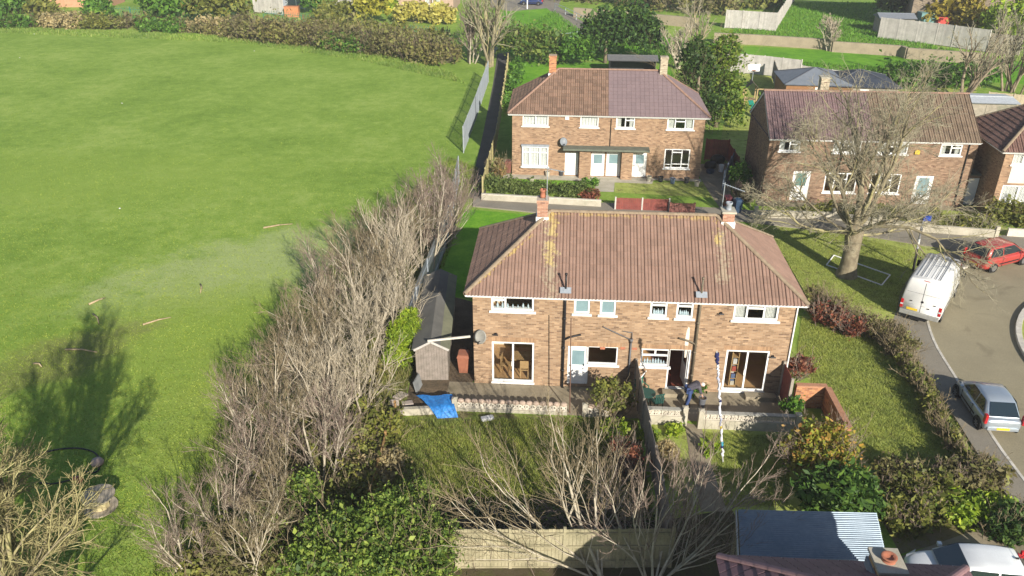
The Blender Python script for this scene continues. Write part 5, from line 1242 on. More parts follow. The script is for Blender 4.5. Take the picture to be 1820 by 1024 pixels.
# furled flag on a pole in the right garden
fb_ = G(1285, 822); ft = at_y(1274, 626, fb_.y)
fp = thing('flag_pole', 'pole wrapped in a furled white navy and yellow flag in the right garden', 'flagpole', fb_)
dv = Vector((ft.x-fb_.x, 0, ft.z))
MB().tube([(0, 0, 0), dv*1.01], .022, 8).build('pole', plain('white_pole', (.6, .6, .6), rough=.4, bstr=0), fp)
cols = [('flag_white', (.66, .66, .70)), ('flag_navy', (.02, .025, .10)), ('flag_yellow', (.6, .45, .06)), ('flag_cyan', (.04, .32, .45)), ('flag_grey', (.4, .42, .52))]
seq = [(.06, .14, 0), (.14, .165, 1), (.165, .20, 3), (.20, .32, 0), (.32, .35, 2), (.35, .44, 4), (.44, .57, 0), (.57, .59, 1), (.59, .74, 0), (.74, .82, 4), (.82, .90, 0), (.90, .995, 1)]
rg_ = random.Random(4)
for a_, b_, ci in seq:
    k = 6; pts = [dv*(a_+(b_-a_)*i/k)+Vector((rg_.uniform(-.03, .04), rg_.uniform(-.03, .03), 0)) for i in range(k+1)]
    MB().tube(pts, [rg_.uniform(.028, .06)*(1.5 if a_ > .85 else 1) for _ in pts], 7).build('flag_fold', plain(cols[ci][0], cols[ci][1], rough=.9, scale=12), fp, smooth=True)
# sign post on the verge
sb_ = G(1622, 484); st_ = at_y(1641, 388, sb_.y)
sp_ = thing('sign_post', 'black and white banded post with small blue sign beside the van', 'sign post', (sb_.x, sb_.y, .09)); dv = Vector((st_.x-sb_.x, 0, st_.z))
MB().tube([(0, 0, 0), dv*.42], .07, 10).build('lower_post', TRIM, sp_); MB().tube([dv*.42, dv*.60], .065, 10).build('white_band', WHITE, sp_); MB().tube([dv*.60, dv], .055, 10).build('upper_post', plain('grey_post', (.25, .25, .25)), sp_)
MB().box(-.02, .42, -.09, -.06, -.16, .16).build('sign_plate', plain('blue_sign', (.02, .07, .42), rough=.4, bstr=0), sp_).location = dv*.98
# small goal frame lying round the tree trunk
gc = [G(1469, 471, .13), G(1482, 454, .13), G(1582, 489, .13), G(1567, 507, .13)]
gf = thing('goal_frame', 'white football goal frame lying flat behind the big tree trunk', 'goal frame', (gc[0].x, gc[0].y, .096))
for a_, b_ in ((0, 1), (1, 2), (2, 3), (3, 0)): MB().tube([gc[a_]-gc[0]+Vector((0, 0, .04)), gc[b_]-gc[0]+Vector((0, 0, .04))], .04, 8).build('bar', WHITE, gf)
# TV aerials on the chimneys
def aerial(label, base, h_, yaw):
    t = thing('tv_aerial', label, 'aerial', base, yaw)
    MB().tube([(0, 0, 0), (0, 0, h_)], .02, 6).build('mast', GALV, t); MB().beam((-.1, 0, h_-.05), (.9, -.0, h_-.35), .025).build('boom', GALV, t)
    for i in range(8): x = i*.12; MB().beam((x, -.18+.01*i, h_-.08-.035*i), (x, .18-.01*i, h_-.08-.035*i), .012).build('element', GALV, t)
c_ = al(*[hA.px(972, 352, 3.1)[0], 3.1, 6.6]); aerial('tall TV aerial mast beside the left chimney of the middle house', c_, 2.9, R(20))
c_ = al(*[hA.px(1282, 378, 3.6)[0], 3.6, 6.6]); aerial('TV aerial mast beside the right chimney of the middle house', c_, 2.2, R(-15))
# tarp, rubble, slabs
TARP = plain('blue_tarpaulin', (.03, .21, .55), (.02, .13, .40), rough=.45, scale=5, bstr=.8, bdist=.04, fine=9)
a, b, c, d = G(738, 704, .40), G(803, 701, .45), G(813, 742, .03), G(776, 744, .03)
k = 14; V = []; F = []; rn = random.Random(8)
for i in range(k+1):
    for j in range(k+1):
        u_, v_ = i/k, j/k; p = a.lerp(b, u_).lerp(d.lerp(c, u_), v_); hump = .12*math.sin(u_*9+v_*4)*.5+rn.uniform(-.03, .03)
        zz = .43 if v_ < .72 else .43*max(0, 1-(v_-.72)/.28)**.7; V.append((p.x+.05*math.sin(v_*7), p.y, max(.03, zz+hump*.5)))
F = [(i*(k+1)+j, i*(k+1)+j+1, (i+1)*(k+1)+j+1, (i+1)*(k+1)+j) for i in range(k) for j in range(k)]
tag(MB().raw(V, F).build('tarpaulin', TARP, smooth=True), 'crumpled blue tarpaulin hanging over the low wall by the shed', 'tarpaulin')
wl = thing('rubble_wall', 'broken low wall and soil edge left of the blue tarpaulin', 'wall', G(716, 737)); a = G(716, 737); b = G(803, 733)
MB().beam((0, 0, .17), b-a+Vector((0, 0, .17)), .2, .34).build('wall', CONCL, wl)
for i, (x, y, s, rz) in enumerate(((724, 720, .5, .3), (712, 708, .6, 1.0), (708, 738, .35, .6), (700, 722, .45, .2))):
    p = G(x, y); o = MB().box(-s/2, s/2, -s*.35, s*.35, 0, .09).build('broken_slab', plain('rubble_pink', (.45, .38, .33), (.34, .29, .25), rough=.95), bevel=.01); o.location = (p.x, p.y, .05+.03*i); o.rotation_euler = (.12*(i-1), .1, rz)
    tag(o, ['pinkish broken slab by the shed corner', 'largest broken slab at the edge of the bare trees', 'small broken slab near the rubble wall end', 'leftmost broken slab in the scrub'][i], 'slab', 'broken paving slabs')
p = G(741, 700); o = MB().box(-.02, .75, -.03, .03, 0, .62).build('grey_board', plain('slate_board', (.22, .23, .23), rough=.8)); o.location = (p.x, p.y, .0); o.rotation_euler = (R(-12), 0, R(78)); tag(o, 'grey board propped upright beside the blue tarpaulin', 'board')
p = G(866, 747); o = MB().box(-.28, .28, -.12, .12, 0, .18).build('paper_sack', plain('white_sack', (.6, .6, .6), rough=.8, bdist=.05, bstr=.8, fine=8), bevel=.05); o.location = (p.x, p.y, .01); o.rotation_euler = (0, 0, .3); tag(o, 'small white sack lying on the left garden grass', 'sack')
# pots along the front of the house behind
potm = [plain('pot_dark', (.05, .05, .055), rough=.6, bstr=0), plain('pot_blue', (.16, .22, .32), rough=.5, bstr=0), CONCL, TERRA]
for i, (x, y, m_, lab) in enumerate(((1153, 322, 2, 'pale pot by the right front door'), (1174, 323, 0, 'dark pot left of the ground floor window'), (1195, 326, 1, 'blue grey pot under the ground floor window'), (1220, 325, 0, 'dark pot with clipped shrub right of the window'), (1238, 331, 2, 'pale pot at the right front corner'), (997, 312, 0, 'dark pot left of the first white front door'), (973, 313, 2, 'small pale pot under the bow window'), (945, 322, 2, 'stone trough in the front lawn'))):
    p = G(x, y); pot('flower_pot', lab, (p.x, p.y, .012), .2, .4 if i < 7 else .25, potm[m_], 'pot', group='pots along the front of the house behind')
# clutter on the side drive
for i, (x, y, sx, sy, sz, m_, nm, lab) in enumerate(((1262, 300, .5, .4, .5, TRIM, 'rubbish_sack', 'black rubbish sack on the side drive'), (1275, 290, .6, .5, .55, TRIM, 'rubbish_sack', 'larger black sack against the red fence'), (1281, 305, .22, .22, .45, WHITE, 'plastic_tub', 'white upright tub on the side drive'), (1262, 308, .35, .3, .22, BINBL, 'plastic_box', 'blue box with orange lid on the drive'))):
    p = G(x, y); o = MB().lathe([(.7, 0), (1, .25), (.95, .7), (.6, .95), (0, 1)] if 'sack' in nm else [(.8, 0), (1, .9), (1, 1), (.9, 1), (.85, .2), (0, .2)], (0, 0, 0), 10).build(nm, m_, smooth='sack' in nm); o.scale = (sx, sy, sz*1.2); o.location = (p.x, p.y, .012); tag(o, lab, 'sack' if 'sack' in nm else 'tub')
p = G(1296, 130); hp = thing('basketball_hoop', 'basketball hoop with white backboard against the pale fence', 'basketball hoop', G(1336, 148), 0)
top = at_y(1336, 121, hp.location.y)
MB().tube([(0, 0, 0), (0, 0, top.z)], .05, 8).build('post', GALV, hp); MB().box(-.65, .65, -.1, -.06, top.z-.35, top.z+.45).build('backboard', WHITE, hp, bevel=.02)
MB().lathe([(.22, -.01), (.24, 0), (.22, .01), (.22, -.01)], (0, -.36, top.z-.2), 14).build('rim', plain('orange_rim', (.6, .15, .02), rough=.5, bstr=0), hp)
p = G(1330, 200); sw_ = thing('play_frame', 'wooden climbing frame with little roof and green slide', 'climbing frame', p, -.1)
PINE = plain('pine_play', (.40, .29, .15), (.3, .21, .11), rough=.85)
for x in (-.5, .6):
    for y in (0, 1.1): MB().box(x-.05, x+.05, y-.05, y+.05, 0, 2.3).build('post', PINE, sw_)
MB().box(-.5, .6, 0, 1.1, 1.15, 1.2).build('platform', PINE, sw_)
for s in (-1, 1): MB().face([(.05+s*.75, -.15, 2.25), (.05+s*.75, 1.25, 2.25), (.05, 1.25, 2.95), (.05, -.15, 2.95)]).build('roof_slope', plain('brown_roof_felt', (.12, .09, .06), rough=.9), sw_)
MB().tube([(.6, .55, 2.15), (3.0, .55, 2.15)], .06, 8).build('swing_beam', PINE, sw_); MB().beam((3.0, -.3, 0), (3.0, .55, 2.15), .09).beam((3.0, 1.4, 0), (3.0, .55, 2.15), .09).build('swing_leg', PINE, sw_)
MB().beam((.05, -.05, 1.2), (.35, -2.0, .15), .5, .04).build('slide', plain('green_slide', (.02, .22, .16), rough=.35, bstr=0), sw_)
# cable drum, hose and bucket in the field
q = G(180, 902); dr = thing('cable_drum', 'old wooden cable drum lying on its side in the field', 'cable drum', q); dr.rotation_euler = (0, 0, .35)
DRW = plain('drum_wood', (.42, .36, .27), (.28, .24, .18), rough=.9, scale=4, island=.15)
for z0 in (0, .56):
    mb = MB(); w_ = .12
    for i in range(-5, 5):
        x0_, x1_ = i*w_, (i+1)*w_-.008; xm = (x0_+x1_)/2; hh = math.sqrt(max(.02, .60**2-xm**2)); h0 = math.sqrt(max(.005, .60**2-x0_**2)); h1 = math.sqrt(max(.005, .60**2-x1_**2))
        MB().prism([(x0_, -h0), (x1_, -h1), (x1_, h1), (x0_, h0)], z0, z0+.06).build('flange_board', DRW, dr)
for i in range(12):
    a_ = i*math.pi/6; o = MB().box(-.075, .075, -.012, .012, .06, .56).build('barrel_slat', plain('drum_slat', (.52, .44, .24), (.38, .32, .18), rough=.9, scale=5), dr); o.location = (.30*math.cos(a_), .30*math.sin(a_), 0); o.rotation_euler = (0, 0, a_+math.pi/2)
MB().lathe([(.06, 0), (.06, .012), (0, .012)], (0, 0, .621), 12).build('spindle_hole', TRIM, dr)
hp_ = [G(x, y, .03) for x, y in ((62, 812), (80, 804), (110, 798), (140, 797), (165, 803), (176, 815), (176, 832), (168, 840), (150, 838))]
tag(MB().tube(smooth_path(hp_), .035, 6).build('black_hose', TRIM, smooth=True), 'black hose curved on the grass above the cable drum', 'hose')
hp_ = [G(x, y, .03) for x, y in ((70, 858), (90, 860), (110, 857), (128, 852))]
tag(MB().tube(smooth_path(hp_), .03, 6).build('black_hose', TRIM, smooth=True), 'short black hose left of the red bucket', 'hose')
bk = MB().lathe([(.10, 0), (.15, .28), (.14, .28), (.09, .02), (0, .02)], (0, 0, 0), 14).build('bucket', plain('red_bucket', (.36, .09, .07), rough=.5, bstr=0)); bk.location = G(134, 850, .12); bk.rotation_euler = (R(80), 0, R(60)); tag(bk, 'small red bucket tipped over near the cable drum', 'bucket')
bk = MB().lathe([(.22, 0), (.26, .10), (.20, .22), (0, .26)], (0, 0, 0), 9).build('stone', plain('pale_stone', (.40, .30, .26), (.30, .23, .2), rough=.95), smooth=True); bk.location = G(174, 825); tag(bk, 'pale pinkish stone above the cable drum', 'stone')
LOGM = bark('log_bark', (.16, .12, .08), (.34, .26, .16), (.45, .36, .22))
for i, (a_, b_, r_, lab) in enumerate((((158, 541), (187, 529), .06, 'forked pale branch lying at the tip of the tree shadow'), ((254, 577), (304, 564), .05, 'thin branch on the grass right of the tree shadow'), ((116, 621), (172, 626), .05, 'pale pole lying across the tree shadow'), ((60, 646), (74, 652), .05, 'short pale stick at the left of the tree shadow'), ((468, 405), (520, 398), .06, 'long pale branch on the worn grass'), ((165, 558), (176, 576), .045, 'stick lying in the tip of the tree shadow'), ((356, 505), (356, 521), .05, 'short dark stick standing in the worn grass'))):
    a, b = G(*a_, r_), G(*b_, r_); mid_ = a.lerp(b, .5)+Vector((.05, .08, .03))
    mb = MB().tube([a, mid_, b], [r_, r_*.8, r_*.4], 7)
    if i in (0, 4): mb.tube([mid_, mid_+(b-a)*.3+Vector((.1, -.25, .08))], [r_*.6, r_*.3], 6)
    tag(mb.build('fallen_branch', LOGM, smooth=True), lab, 'branch', 'fallen branches on the field')
LIT = plain('litter_white', (.75, .75, .75), rough=.7, bstr=0)
lme = MB().raw([(-.12, -.08, .02), (.12, -.09, .03), (.13, .08, .05), (-.1, .1, .02), (0, 0, .12)], [(0, 1, 4), (1, 2, 4), (2, 3, 4), (3, 0, 4), (3, 2, 1, 0)]).mesh('litter', LIT)
for x, y in ((61, 61), (35, 103), (452, 91), (217, 184), (213, 371)):
    o = link('litter', lme); o.scale = (.6, .6, .6); o.location = G(x, y); o.rotation_euler = (0, 0, x); tag(o, 'white scrap of litter on the field grass', 'litter', 'scraps of litter on the field')
# far clutter
def tagbox(name, lab, cat, px_, L, D_, h_, mat, yaw=0):
    p = G(*px_); t = thing(name, lab, cat, p, yaw)
    MB().box(-L/2, L/2, -D_/2, D_/2, 0, h_).build('body', mat, t, bevel=.03); MB().box(-L/2-.05, L/2+.05, -D_/2-.05, D_/2+.05, h_+.002, h_+.1).build('lid', mat, t, bevel=.02)
tagbox('storage_box', 'orange brown storage box in the far garden, top left', 'storage box', (520, 30), 2.2, 1.0, 1.5, plain('orange_far', (.50, .2, .09), rough=.8), 0)
gl = thing('greenhouse', 'white framed greenhouse behind the orange storage box', 'greenhouse', G(520, 17))
for x in (-2, -.7, .7, 2): MB().box(x-.08, x+.08, -.08, .08, 0, 2.8).build('bar', WHITE, gl)
for x in (-1.92, -.62, .78): MB().box(x, x+1.2, -.02, .02, .1, 2.6).build('pane', plain('grey_pane', (.3, .33, .36), rough=.2, bstr=0), gl)
MB().box(-2.1, 2.1, -.1, .1, 2.8, 2.95).build('top_bar', WHITE, gl)
pp_ = G(630, 30); tag(MB().tube([(pp_.x, pp_.y, 0), (pp_.x, pp_.y, 5)], .09, 8).build('lamp_pole', plain('pale_post', (.6, .58, .54))), 'slim pale pole among far garden bushes, top left', 'pole')
pp_ = G(937, 16); tag(MB().tube([(pp_.x, pp_.y, 0), (pp_.x, pp_.y, 4)], .10, 8).build('lamp_pole', WHITE), 'white pole in front of the far blue car', 'pole')
pp_ = G(1398, 18)
dd = at_y(1725, 30, G(1700, 63).y-.25); o = MB().lathe([(0, 0), (.5, .04), (.8, .14), (.83, .15), (.5, .07), (0, .03)], (0, 0, 0), 18).build('wall_dish', WHITE); o.location = (dd.x, dd.y, dd.z); o.rotation_euler = (R(72), 0, 0); tag(o, 'white oval dish on the big grey gable wall', 'satellite dish')
tagbox('playhouse', 'small red box behind the far white fence', 'playhouse', (1668, 62), 1.6, 1.4, 2.4, plain('red_far', (.5, .06, .05), rough=.6))
tagbox('garden_store', 'small teal roofed store behind the far white fence', 'garden store', (1640, 60), 2.2, 1.6, 2.9, plain('teal_far', (.13, .26, .26), rough=.6))
# furniture seen through the patio doors
OAK = plain('oak_furniture', (.42, .27, .12), (.32, .2, .09), rough=.6, scale=4)
def rel_table(label, x, y, L, D_, yaw):
    t = thing('dining_table', label, 'table', al(x, y, .07), AYAW+yaw)
    MB().box(-L/2, L/2, -D_/2, D_/2, .70, .74).build('table_top', OAK, t, bevel=.008)
    for sx in (-1, 1):
        for sy in (-1, 1): MB().box(sx*(L/2-.08)-.03, sx*(L/2-.08)+.03, sy*(D_/2-.08)-.03, sy*(D_/2-.08)+.03, 0, .70).build('leg', OAK, t)
def rel_chair(label, x, y, yaw):
    t = thing('dining_chair', label, 'chair', al(x, y, .07), AYAW+yaw, 'dining chairs behind the left patio door')
    MB().box(-.2, .2, -.2, .2, .42, .46).build('seat', OAK, t, bevel=.008); MB().box(-.2, .2, .17, .2, .55, .95).build('backrest', OAK, t)
    for sx in (-1, 1):
        for sy in (-1, 1): MB().box(sx*.18-.02, sx*.18+.02, sy*.18-.02, sy*.18+.02, 0, .42 if sy < 0 else .56).build('leg', OAK, t)
rel_table('oak dining table seen through the left patio door', -4.85, 1.25, 1.1, .8, 0)
rel_chair('dining chair left of the table behind the left patio door', -5.65, .95, R(80)); rel_chair('dining chair in front of the table behind the left patio door', -4.75, .62, R(180))
bs = thing('bookcase', 'tall bookcase just inside the right patio door', 'bookcase', al(4.95, .45, .07), AYAW)
MB().box(0, .04, 0, .9, 0, 1.8).build('side_panel', OAK, bs); MB().box(-.3, -.26, 0, .9, 0, 1.8).build('side_panel', OAK, bs)
for z in (.02, .4, .78, 1.16, 1.54): MB().box(-.258, -.002, .002, .898, z, z+.025).build('shelf', OAK, bs)
bcol = [plain('book_a', (.5, .45, .36), bstr=0), plain('book_b', (.1, .14, .25), bstr=0), plain('book_c', (.34, .07, .05), bstr=0), plain('book_d', (.55, .53, .5), bstr=0)]
for zi, z in enumerate((.046, .426, .806, 1.186)):
    for k in range(12): MB().box(-.22, -.05, .02+k*.072, .02+k*.072+.05, z, z+.2+.02*((k*7+zi) % 4)).build('book', bcol[(k*5+zi) % 4], bs)
# bottles and ornaments on window sills
rng_ = random.Random(6); bm0 = MB().lathe([(.03, 0), (.032, .12), (.012, .16), (.012, .2), (0, .2)], (0, 0, 0), 8).mesh('ornament', plain('bottle_pale', (.5, .6, .65), rough=.3, bstr=0))
for wi, (rc, k, lab) in enumerate(((hA.rects[0], 7, 'small bottle from the left on the sill inside the upper left window'), (hA.rects[6], 5, 'small ornament from the left inside the first small upper right window'), (hA.rects[7], 5, 'small ornament from the left inside the second small upper right window'), (hA.rects[9], 8, 'small jar from the left inside the kitchen window by the open door'))):
    for q in range(k):
        x = rc[0]+.15+(rc[1]-rc[0]-.3)*(q+.5)/k; o = link('ornament', bm0); p = al(x, .19, rc[2]+.07); o.location = p; s = rng_.uniform(.7, 1.4); o.scale = (s*1.3, s*1.3, s); tag(o, ['first', 'second', 'third', 'fourth', 'fifth', 'sixth', 'seventh', 'eighth'][q]+' '+lab, 'ornament', 'ornaments on window sills')
    o = MB().box(rc[0], rc[1], .15, .30, rc[2]+.03, rc[2]+.066).build('inner_sill', WHITE, hA.root)
# ------------------------------------------------------------------ vegetation
def unit(a): return a/np.maximum(np.linalg.norm(a, axis=-1, keepdims=True), 1e-9)
def polyline(P, D, L, K, wob, trop, rng):
    n = len(P); pts = np.zeros((n, K+1, 3)); pts[:, 0] = P; d = unit(D)
    for k in range(K):
        d = unit(d+rng.normal(0, wob, (n, 3))+np.array([0, 0, 1.])*trop/K); pts[:, k+1] = pts[:, k]+d*(L/K)[:, None]
    return pts
def tubes(pts, rad, S):
    n, K1, _ = pts.shape; d = unit(pts[:, -1]-pts[:, 0]); ref = np.where(np.abs(d[:, 2:3]) > .9, np.array([[1., 0, 0]]), np.array([[0, 0, 1.]]))
    sx = unit(np.cross(d, ref)); sy = np.cross(sx, d); a = np.arange(S)*2*np.pi/S
    ring = np.cos(a)[None, :, None]*sx[:, None, :]+np.sin(a)[None, :, None]*sy[:, None, :]
    V = pts[:, :, None, :]+ring[:, None]*rad[:, :, None, None]
    base = (np.arange(n)*K1*S)[:, None, None]+(np.arange(K1-1)*S)[None, :, None]; j = np.arange(S)[None, None]; j2 = (np.arange(S)+1) % S; j2 = j2[None, None]
    F = np.stack([base+j, base+j2, base+S+j2, base+S+j], -1).reshape(-1, 4)
    return V.reshape(-1, 3), F
def grow(P, D, L, R0, levels, rng, K0=5, wob0=.08, trop0=.2, taper=.55):
    """levels: dicts n, ln, ang(lo,hi deg), K, wob, trop, tmin, rr -> list of (pts, rad)"""
    out = []; pts = polyline(P, D, L, K0, wob0, trop0, rng)
    rad = R0[:, None]*np.linspace(1, taper, K0+1)[None]; out.append((pts, rad))
    for lv in levels:
        n, K1, _ = pts.shape; c = lv['n']; m = n*c
        t = rng.uniform(lv.get('tmin', .3), 1, (n, c)); t[:, 0] = 1.0
        f = t*(K1-1); i = np.minimum(f.astype(int), K1-2); fr = (f-i)[..., None]; idx = np.arange(n)[:, None]
        p = pts[idx, i]*(1-fr)+pts[idx, i+1]*fr; tan = unit(pts[idx, i+1]-pts[idx, i])
        r0 = rad[idx, i]*(1-fr[..., 0])+rad[idx, i+1]*fr[..., 0]
        ang = np.radians(rng.uniform(*lv['ang'], (n, c))); ang[:, 0] *= .3
        rv = unit(np.cross(tan, rng.normal(0, 1, (n, c, 3))))
        d = tan*np.cos(ang)[..., None]+rv*np.sin(ang)[..., None]
        Lp = np.linalg.norm(pts[:, -1]-pts[:, 0], axis=1)
        ln = (Lp[:, None]*lv['ln']*rng.uniform(.6, 1.15, (n, c)))*(1.15-.45*t)
        K = lv.get('K', 4); q = polyline(p.reshape(-1, 3), d.reshape(-1, 3), ln.ravel(), K, lv.get('wob', .12), lv.get('trop', .15), rng)
        rr = np.maximum(np.minimum(r0*lv.get('rr', .6), r0*.95).ravel(), lv.get('rmin', .007))
        pts = q; rad = np.maximum(rr[:, None]*np.linspace(1, .5, K+1)[None], lv.get('rend', .005)); out.append((pts, rad))
    return out
def tube_obj(name, lv, mat, parent, sides, smooth=False):
    Vs = []; Fs = []; n = 0
    for (p, r_), s in zip(lv, sides): V, F = tubes(p, r_, s); Vs.append(V); Fs.append(F+n); n += len(V)
    return link(name, npmesh(name, np.concatenate(Vs), [np.concatenate(Fs)], mat, smooth), parent)
def bare_tree(label, loc, seed, stems, levels, bk, tw, name='bare_tree', K0=5, wob0=.07, trop0=.25, ntrunk=2, group=None, taper=.55, cat='tree'):
    """stems: list of (offset, direction, length, radius)"""
    rng = np.random.default_rng(seed); t = thing(name, label, cat, loc, 0, group)
    P = np.array([s[0] for s in stems], float); D = np.array([s[1] for s in stems], float); L = np.array([s[2] for s in stems], float); r0 = np.array([s[3] for s in stems], float)
    lv = grow(P, D, L, r0, levels, rng, K0, wob0, trop0, taper)
    tube_obj('trunk', lv[:ntrunk], bk, t, [9]+[6]*9, True); tube_obj('crown', lv[ntrunk:], tw, t, [4]+[3]*9)
    t['_n'] = 0; del t['_n']
    return t
def leaf_quads(C, size, rng, up=.3, aspect=1.7):
    n = len(C); nrm = unit(rng.normal(0, 1, (n, 3))+np.array([0, 0, up])); a = unit(np.cross(nrm, rng.normal(0, 1, (n, 3)))); b = np.cross(nrm, a)
    s = size*np.clip(rng.lognormal(-.08, .42, n), .35, 2.2)[:, None]
    V = np.stack([C-a*s*aspect/2, C-b*s/2+a*s*.1, C+a*s*aspect/2, C+b*s/2+a*s*.1], 1)
    V[:, 1] += nrm*s*.12; V[:, 3] += nrm*s*.12
    F = np.arange(n*4).reshape(n, 4); return V.reshape(-1, 3), F
def clump_points(blobs, n, rng, clump=.22, shell=.55, per=60):
    """points in lumpy ellipsoids: clump centres near the surface, leaves scattered round them"""
    vol = np.array([b[3]*b[4]+b[4]*b[5]+b[3]*b[5] for b in blobs]); cnt = np.maximum((n*vol/vol.sum()).astype(int), 10); out = []
    for b, k in zip(blobs, cnt):
        nc = max(4, k//per); u = unit(rng.normal(0, 1, (nc, 3))); u[:, 2] = np.where(u[:, 2] < -.35, -u[:, 2]*.6, u[:, 2]); u = unit(u)
        r_ = shell+(1-shell)*rng.random(nc)**.6; cc = u*r_[:, None]*np.array(b[3:6])+np.array(b[:3])
        w_ = rng.integers(0, nc, k); sc = clump*np.mean(b[3:6])*rng.uniform(.5, 1.4, nc)[w_]
        p = cc[w_]+rng.normal(0, 1, (k, 3))*sc[:, None]; out.append(p)
    P = np.concatenate(out); P[:, 2] = np.maximum(P[:, 2], .03); return P
def bush(name, label, loc, blobs, n, size, mat, seed, twigs=0, twmat=None, up=.4, group=None, cat='shrub', aspect=1.7, clump=.22, shell=.55, per=60, trunk=None, twh=1.15):
    rng = np.random.default_rng(seed); t = thing(name, label, cat, loc, 0, group)
    V, F = leaf_quads(clump_points(blobs, n, rng, clump, shell, per), size, rng, up, aspect)
    link('foliage' if cat != 'tree' else 'crown', npmesh('foliage', V, F, mat), t)
    if trunk: MB().tube([(0, 0, 0), (.05, .03, trunk[0]*.5), (0, 0, trunk[0])], [trunk[1], trunk[1]*.8, trunk[1]*.5], 8).build('trunk', BARKB, t, smooth=True)
    if twigs:
        Ps = []; Ds = []; Ls = []
        for b in blobs:
            k = max(3, int(twigs/len(blobs))); Ps.append(np.stack([b[0]+rng.normal(0, b[3]*.35, k), b[1]+rng.normal(0, b[4]*.35, k), np.zeros(k)], 1))
            Ds.append(np.stack([rng.normal(0, .45, k), rng.normal(0, .45, k), np.ones(k)], 1)); Ls.append(np.full(k, (b[2]+b[5])*twh)*rng.uniform(.55, 1.1, k))
        P, D, L = map(np.concatenate, (Ps, Ds, Ls))
        lv = grow(P, D, L, np.full(len(P), .018), [dict(n=5, ln=.45, ang=(20, 55), K=3, tmin=.25, rr=.6, rmin=.009, rend=.006), dict(n=3, ln=.5, ang=(20, 50), K=2, rmin=.007, rend=.006)], rng, 4, .12, .1)
        tube_obj('twigs', lv, twmat or TWIGB, t, [4, 3, 3])
    return t
BARKP = bark('pale_bark', (0.202, 0.175, 0.129), (0.377, 0.331, 0.248), (0.515, 0.460, 0.368)); BARKB = bark('brown_bark', (.11, .085, .06), (.22, .175, .12), (.32, .27, .19))
BARKY = bark('lichen_bark', (.13, .11, .075), (.24, .205, .13), (.36, .33, .15), 3); TWIGP = bark('pale_twig', (0.275, 0.230, 0.159), (0.406, 0.349, 0.255), (0.505, 0.446, 0.344)); TWIGB = bark('brown_twig', (0.138, 0.107, 0.064), (0.236, 0.188, 0.115), (0.321, 0.264, 0.173))
TWIGY = bark('yellow_twig', (0.170, 0.140, 0.076), (0.281, 0.246, 0.119), (0.374, 0.348, 0.170), 2); TWIGO = bark('olive_twig', (0.187, 0.163, 0.113), (0.300, 0.271, 0.187), (0.402, 0.374, 0.262), 2); TWIGR = bark('mauve_twig', (0.141, 0.102, 0.082), (0.235, 0.178, 0.142), (0.328, 0.261, 0.211))
LG1 = leafmat('ivy_leaf', (.05, .10, .015), (.13, .205, .03), (.30, .37, .075)); LG2 = leafmat('laurel_leaf', (.04, .11, .014), (.085, .20, .022), (.17, .32, .04)); LDK = leafmat('dark_evergreen', (.025, .06, .012), (.045, .095, .018), (.10, .16, .03))
LGO = leafmat('golden_leaf', (.16, .20, .03), (.33, .33, .04), (.42, .20, .06)); LYEL = leafmat('yellow_bush', (.34, .31, .06), (.48, .44, .10), (.55, .50, .16)); LOLI = leafmat('olive_leaf', (.09, .11, .025), (.18, .20, .04), (.28, .27, .06)); LRED = leafmat('red_brown_leaf', (.15, .045, .035), (.26, .085, .055), (.30, .15, .07))
LBRN = leafmat('bramble_leaf', (.12, .10, .05), (.21, .185, .075), (.22, .24, .065), patch=.25); LSTR = leafmat('straw', (.32, .25, .12), (.42, .34, .18), (.5, .42, .25)); LLIM = leafmat('lime_leaf', (.13, .22, .015), (.25, .36, .025), (.38, .46, .05)); LHED = leafmat('grey_green_hedge', (.07, .10, .03), (.13, .18, .045), (.20, .25, .08))

def multi(n, spread, L, r_, seed, off=.25, lean=(0, 0)):
    rn = random.Random(seed); out = []
    for i in range(n):
        a = rn.uniform(0, 6.28); tl = rn.uniform(.05, spread); out.append(((rn.uniform(-off, off), rn.uniform(-off, off), -.05), (math.cos(a)*tl+lean[0], math.sin(a)*tl+lean[1], 1), L*rn.uniform(.75, 1.1), r_*rn.uniform(.6, 1.1)))
    return out
SCR = [dict(n=7, ln=.60, ang=(15, 45), K=5, tmin=.2, rr=.55, trop=.4, rmin=.019, rend=.012), dict(n=6, ln=.60, ang=(18, 48), K=4, tmin=.15, rr=.55, trop=.35, rmin=.011, rend=.007), dict(n=5, ln=.60, ang=(18, 42), K=2, tmin=.15, rr=.6, rmin=.0065, rend=.0045), dict(n=2, ln=.55, ang=(18, 45), K=2, tmin=.2, rr=.7, rmin=.0042, rend=.003)]
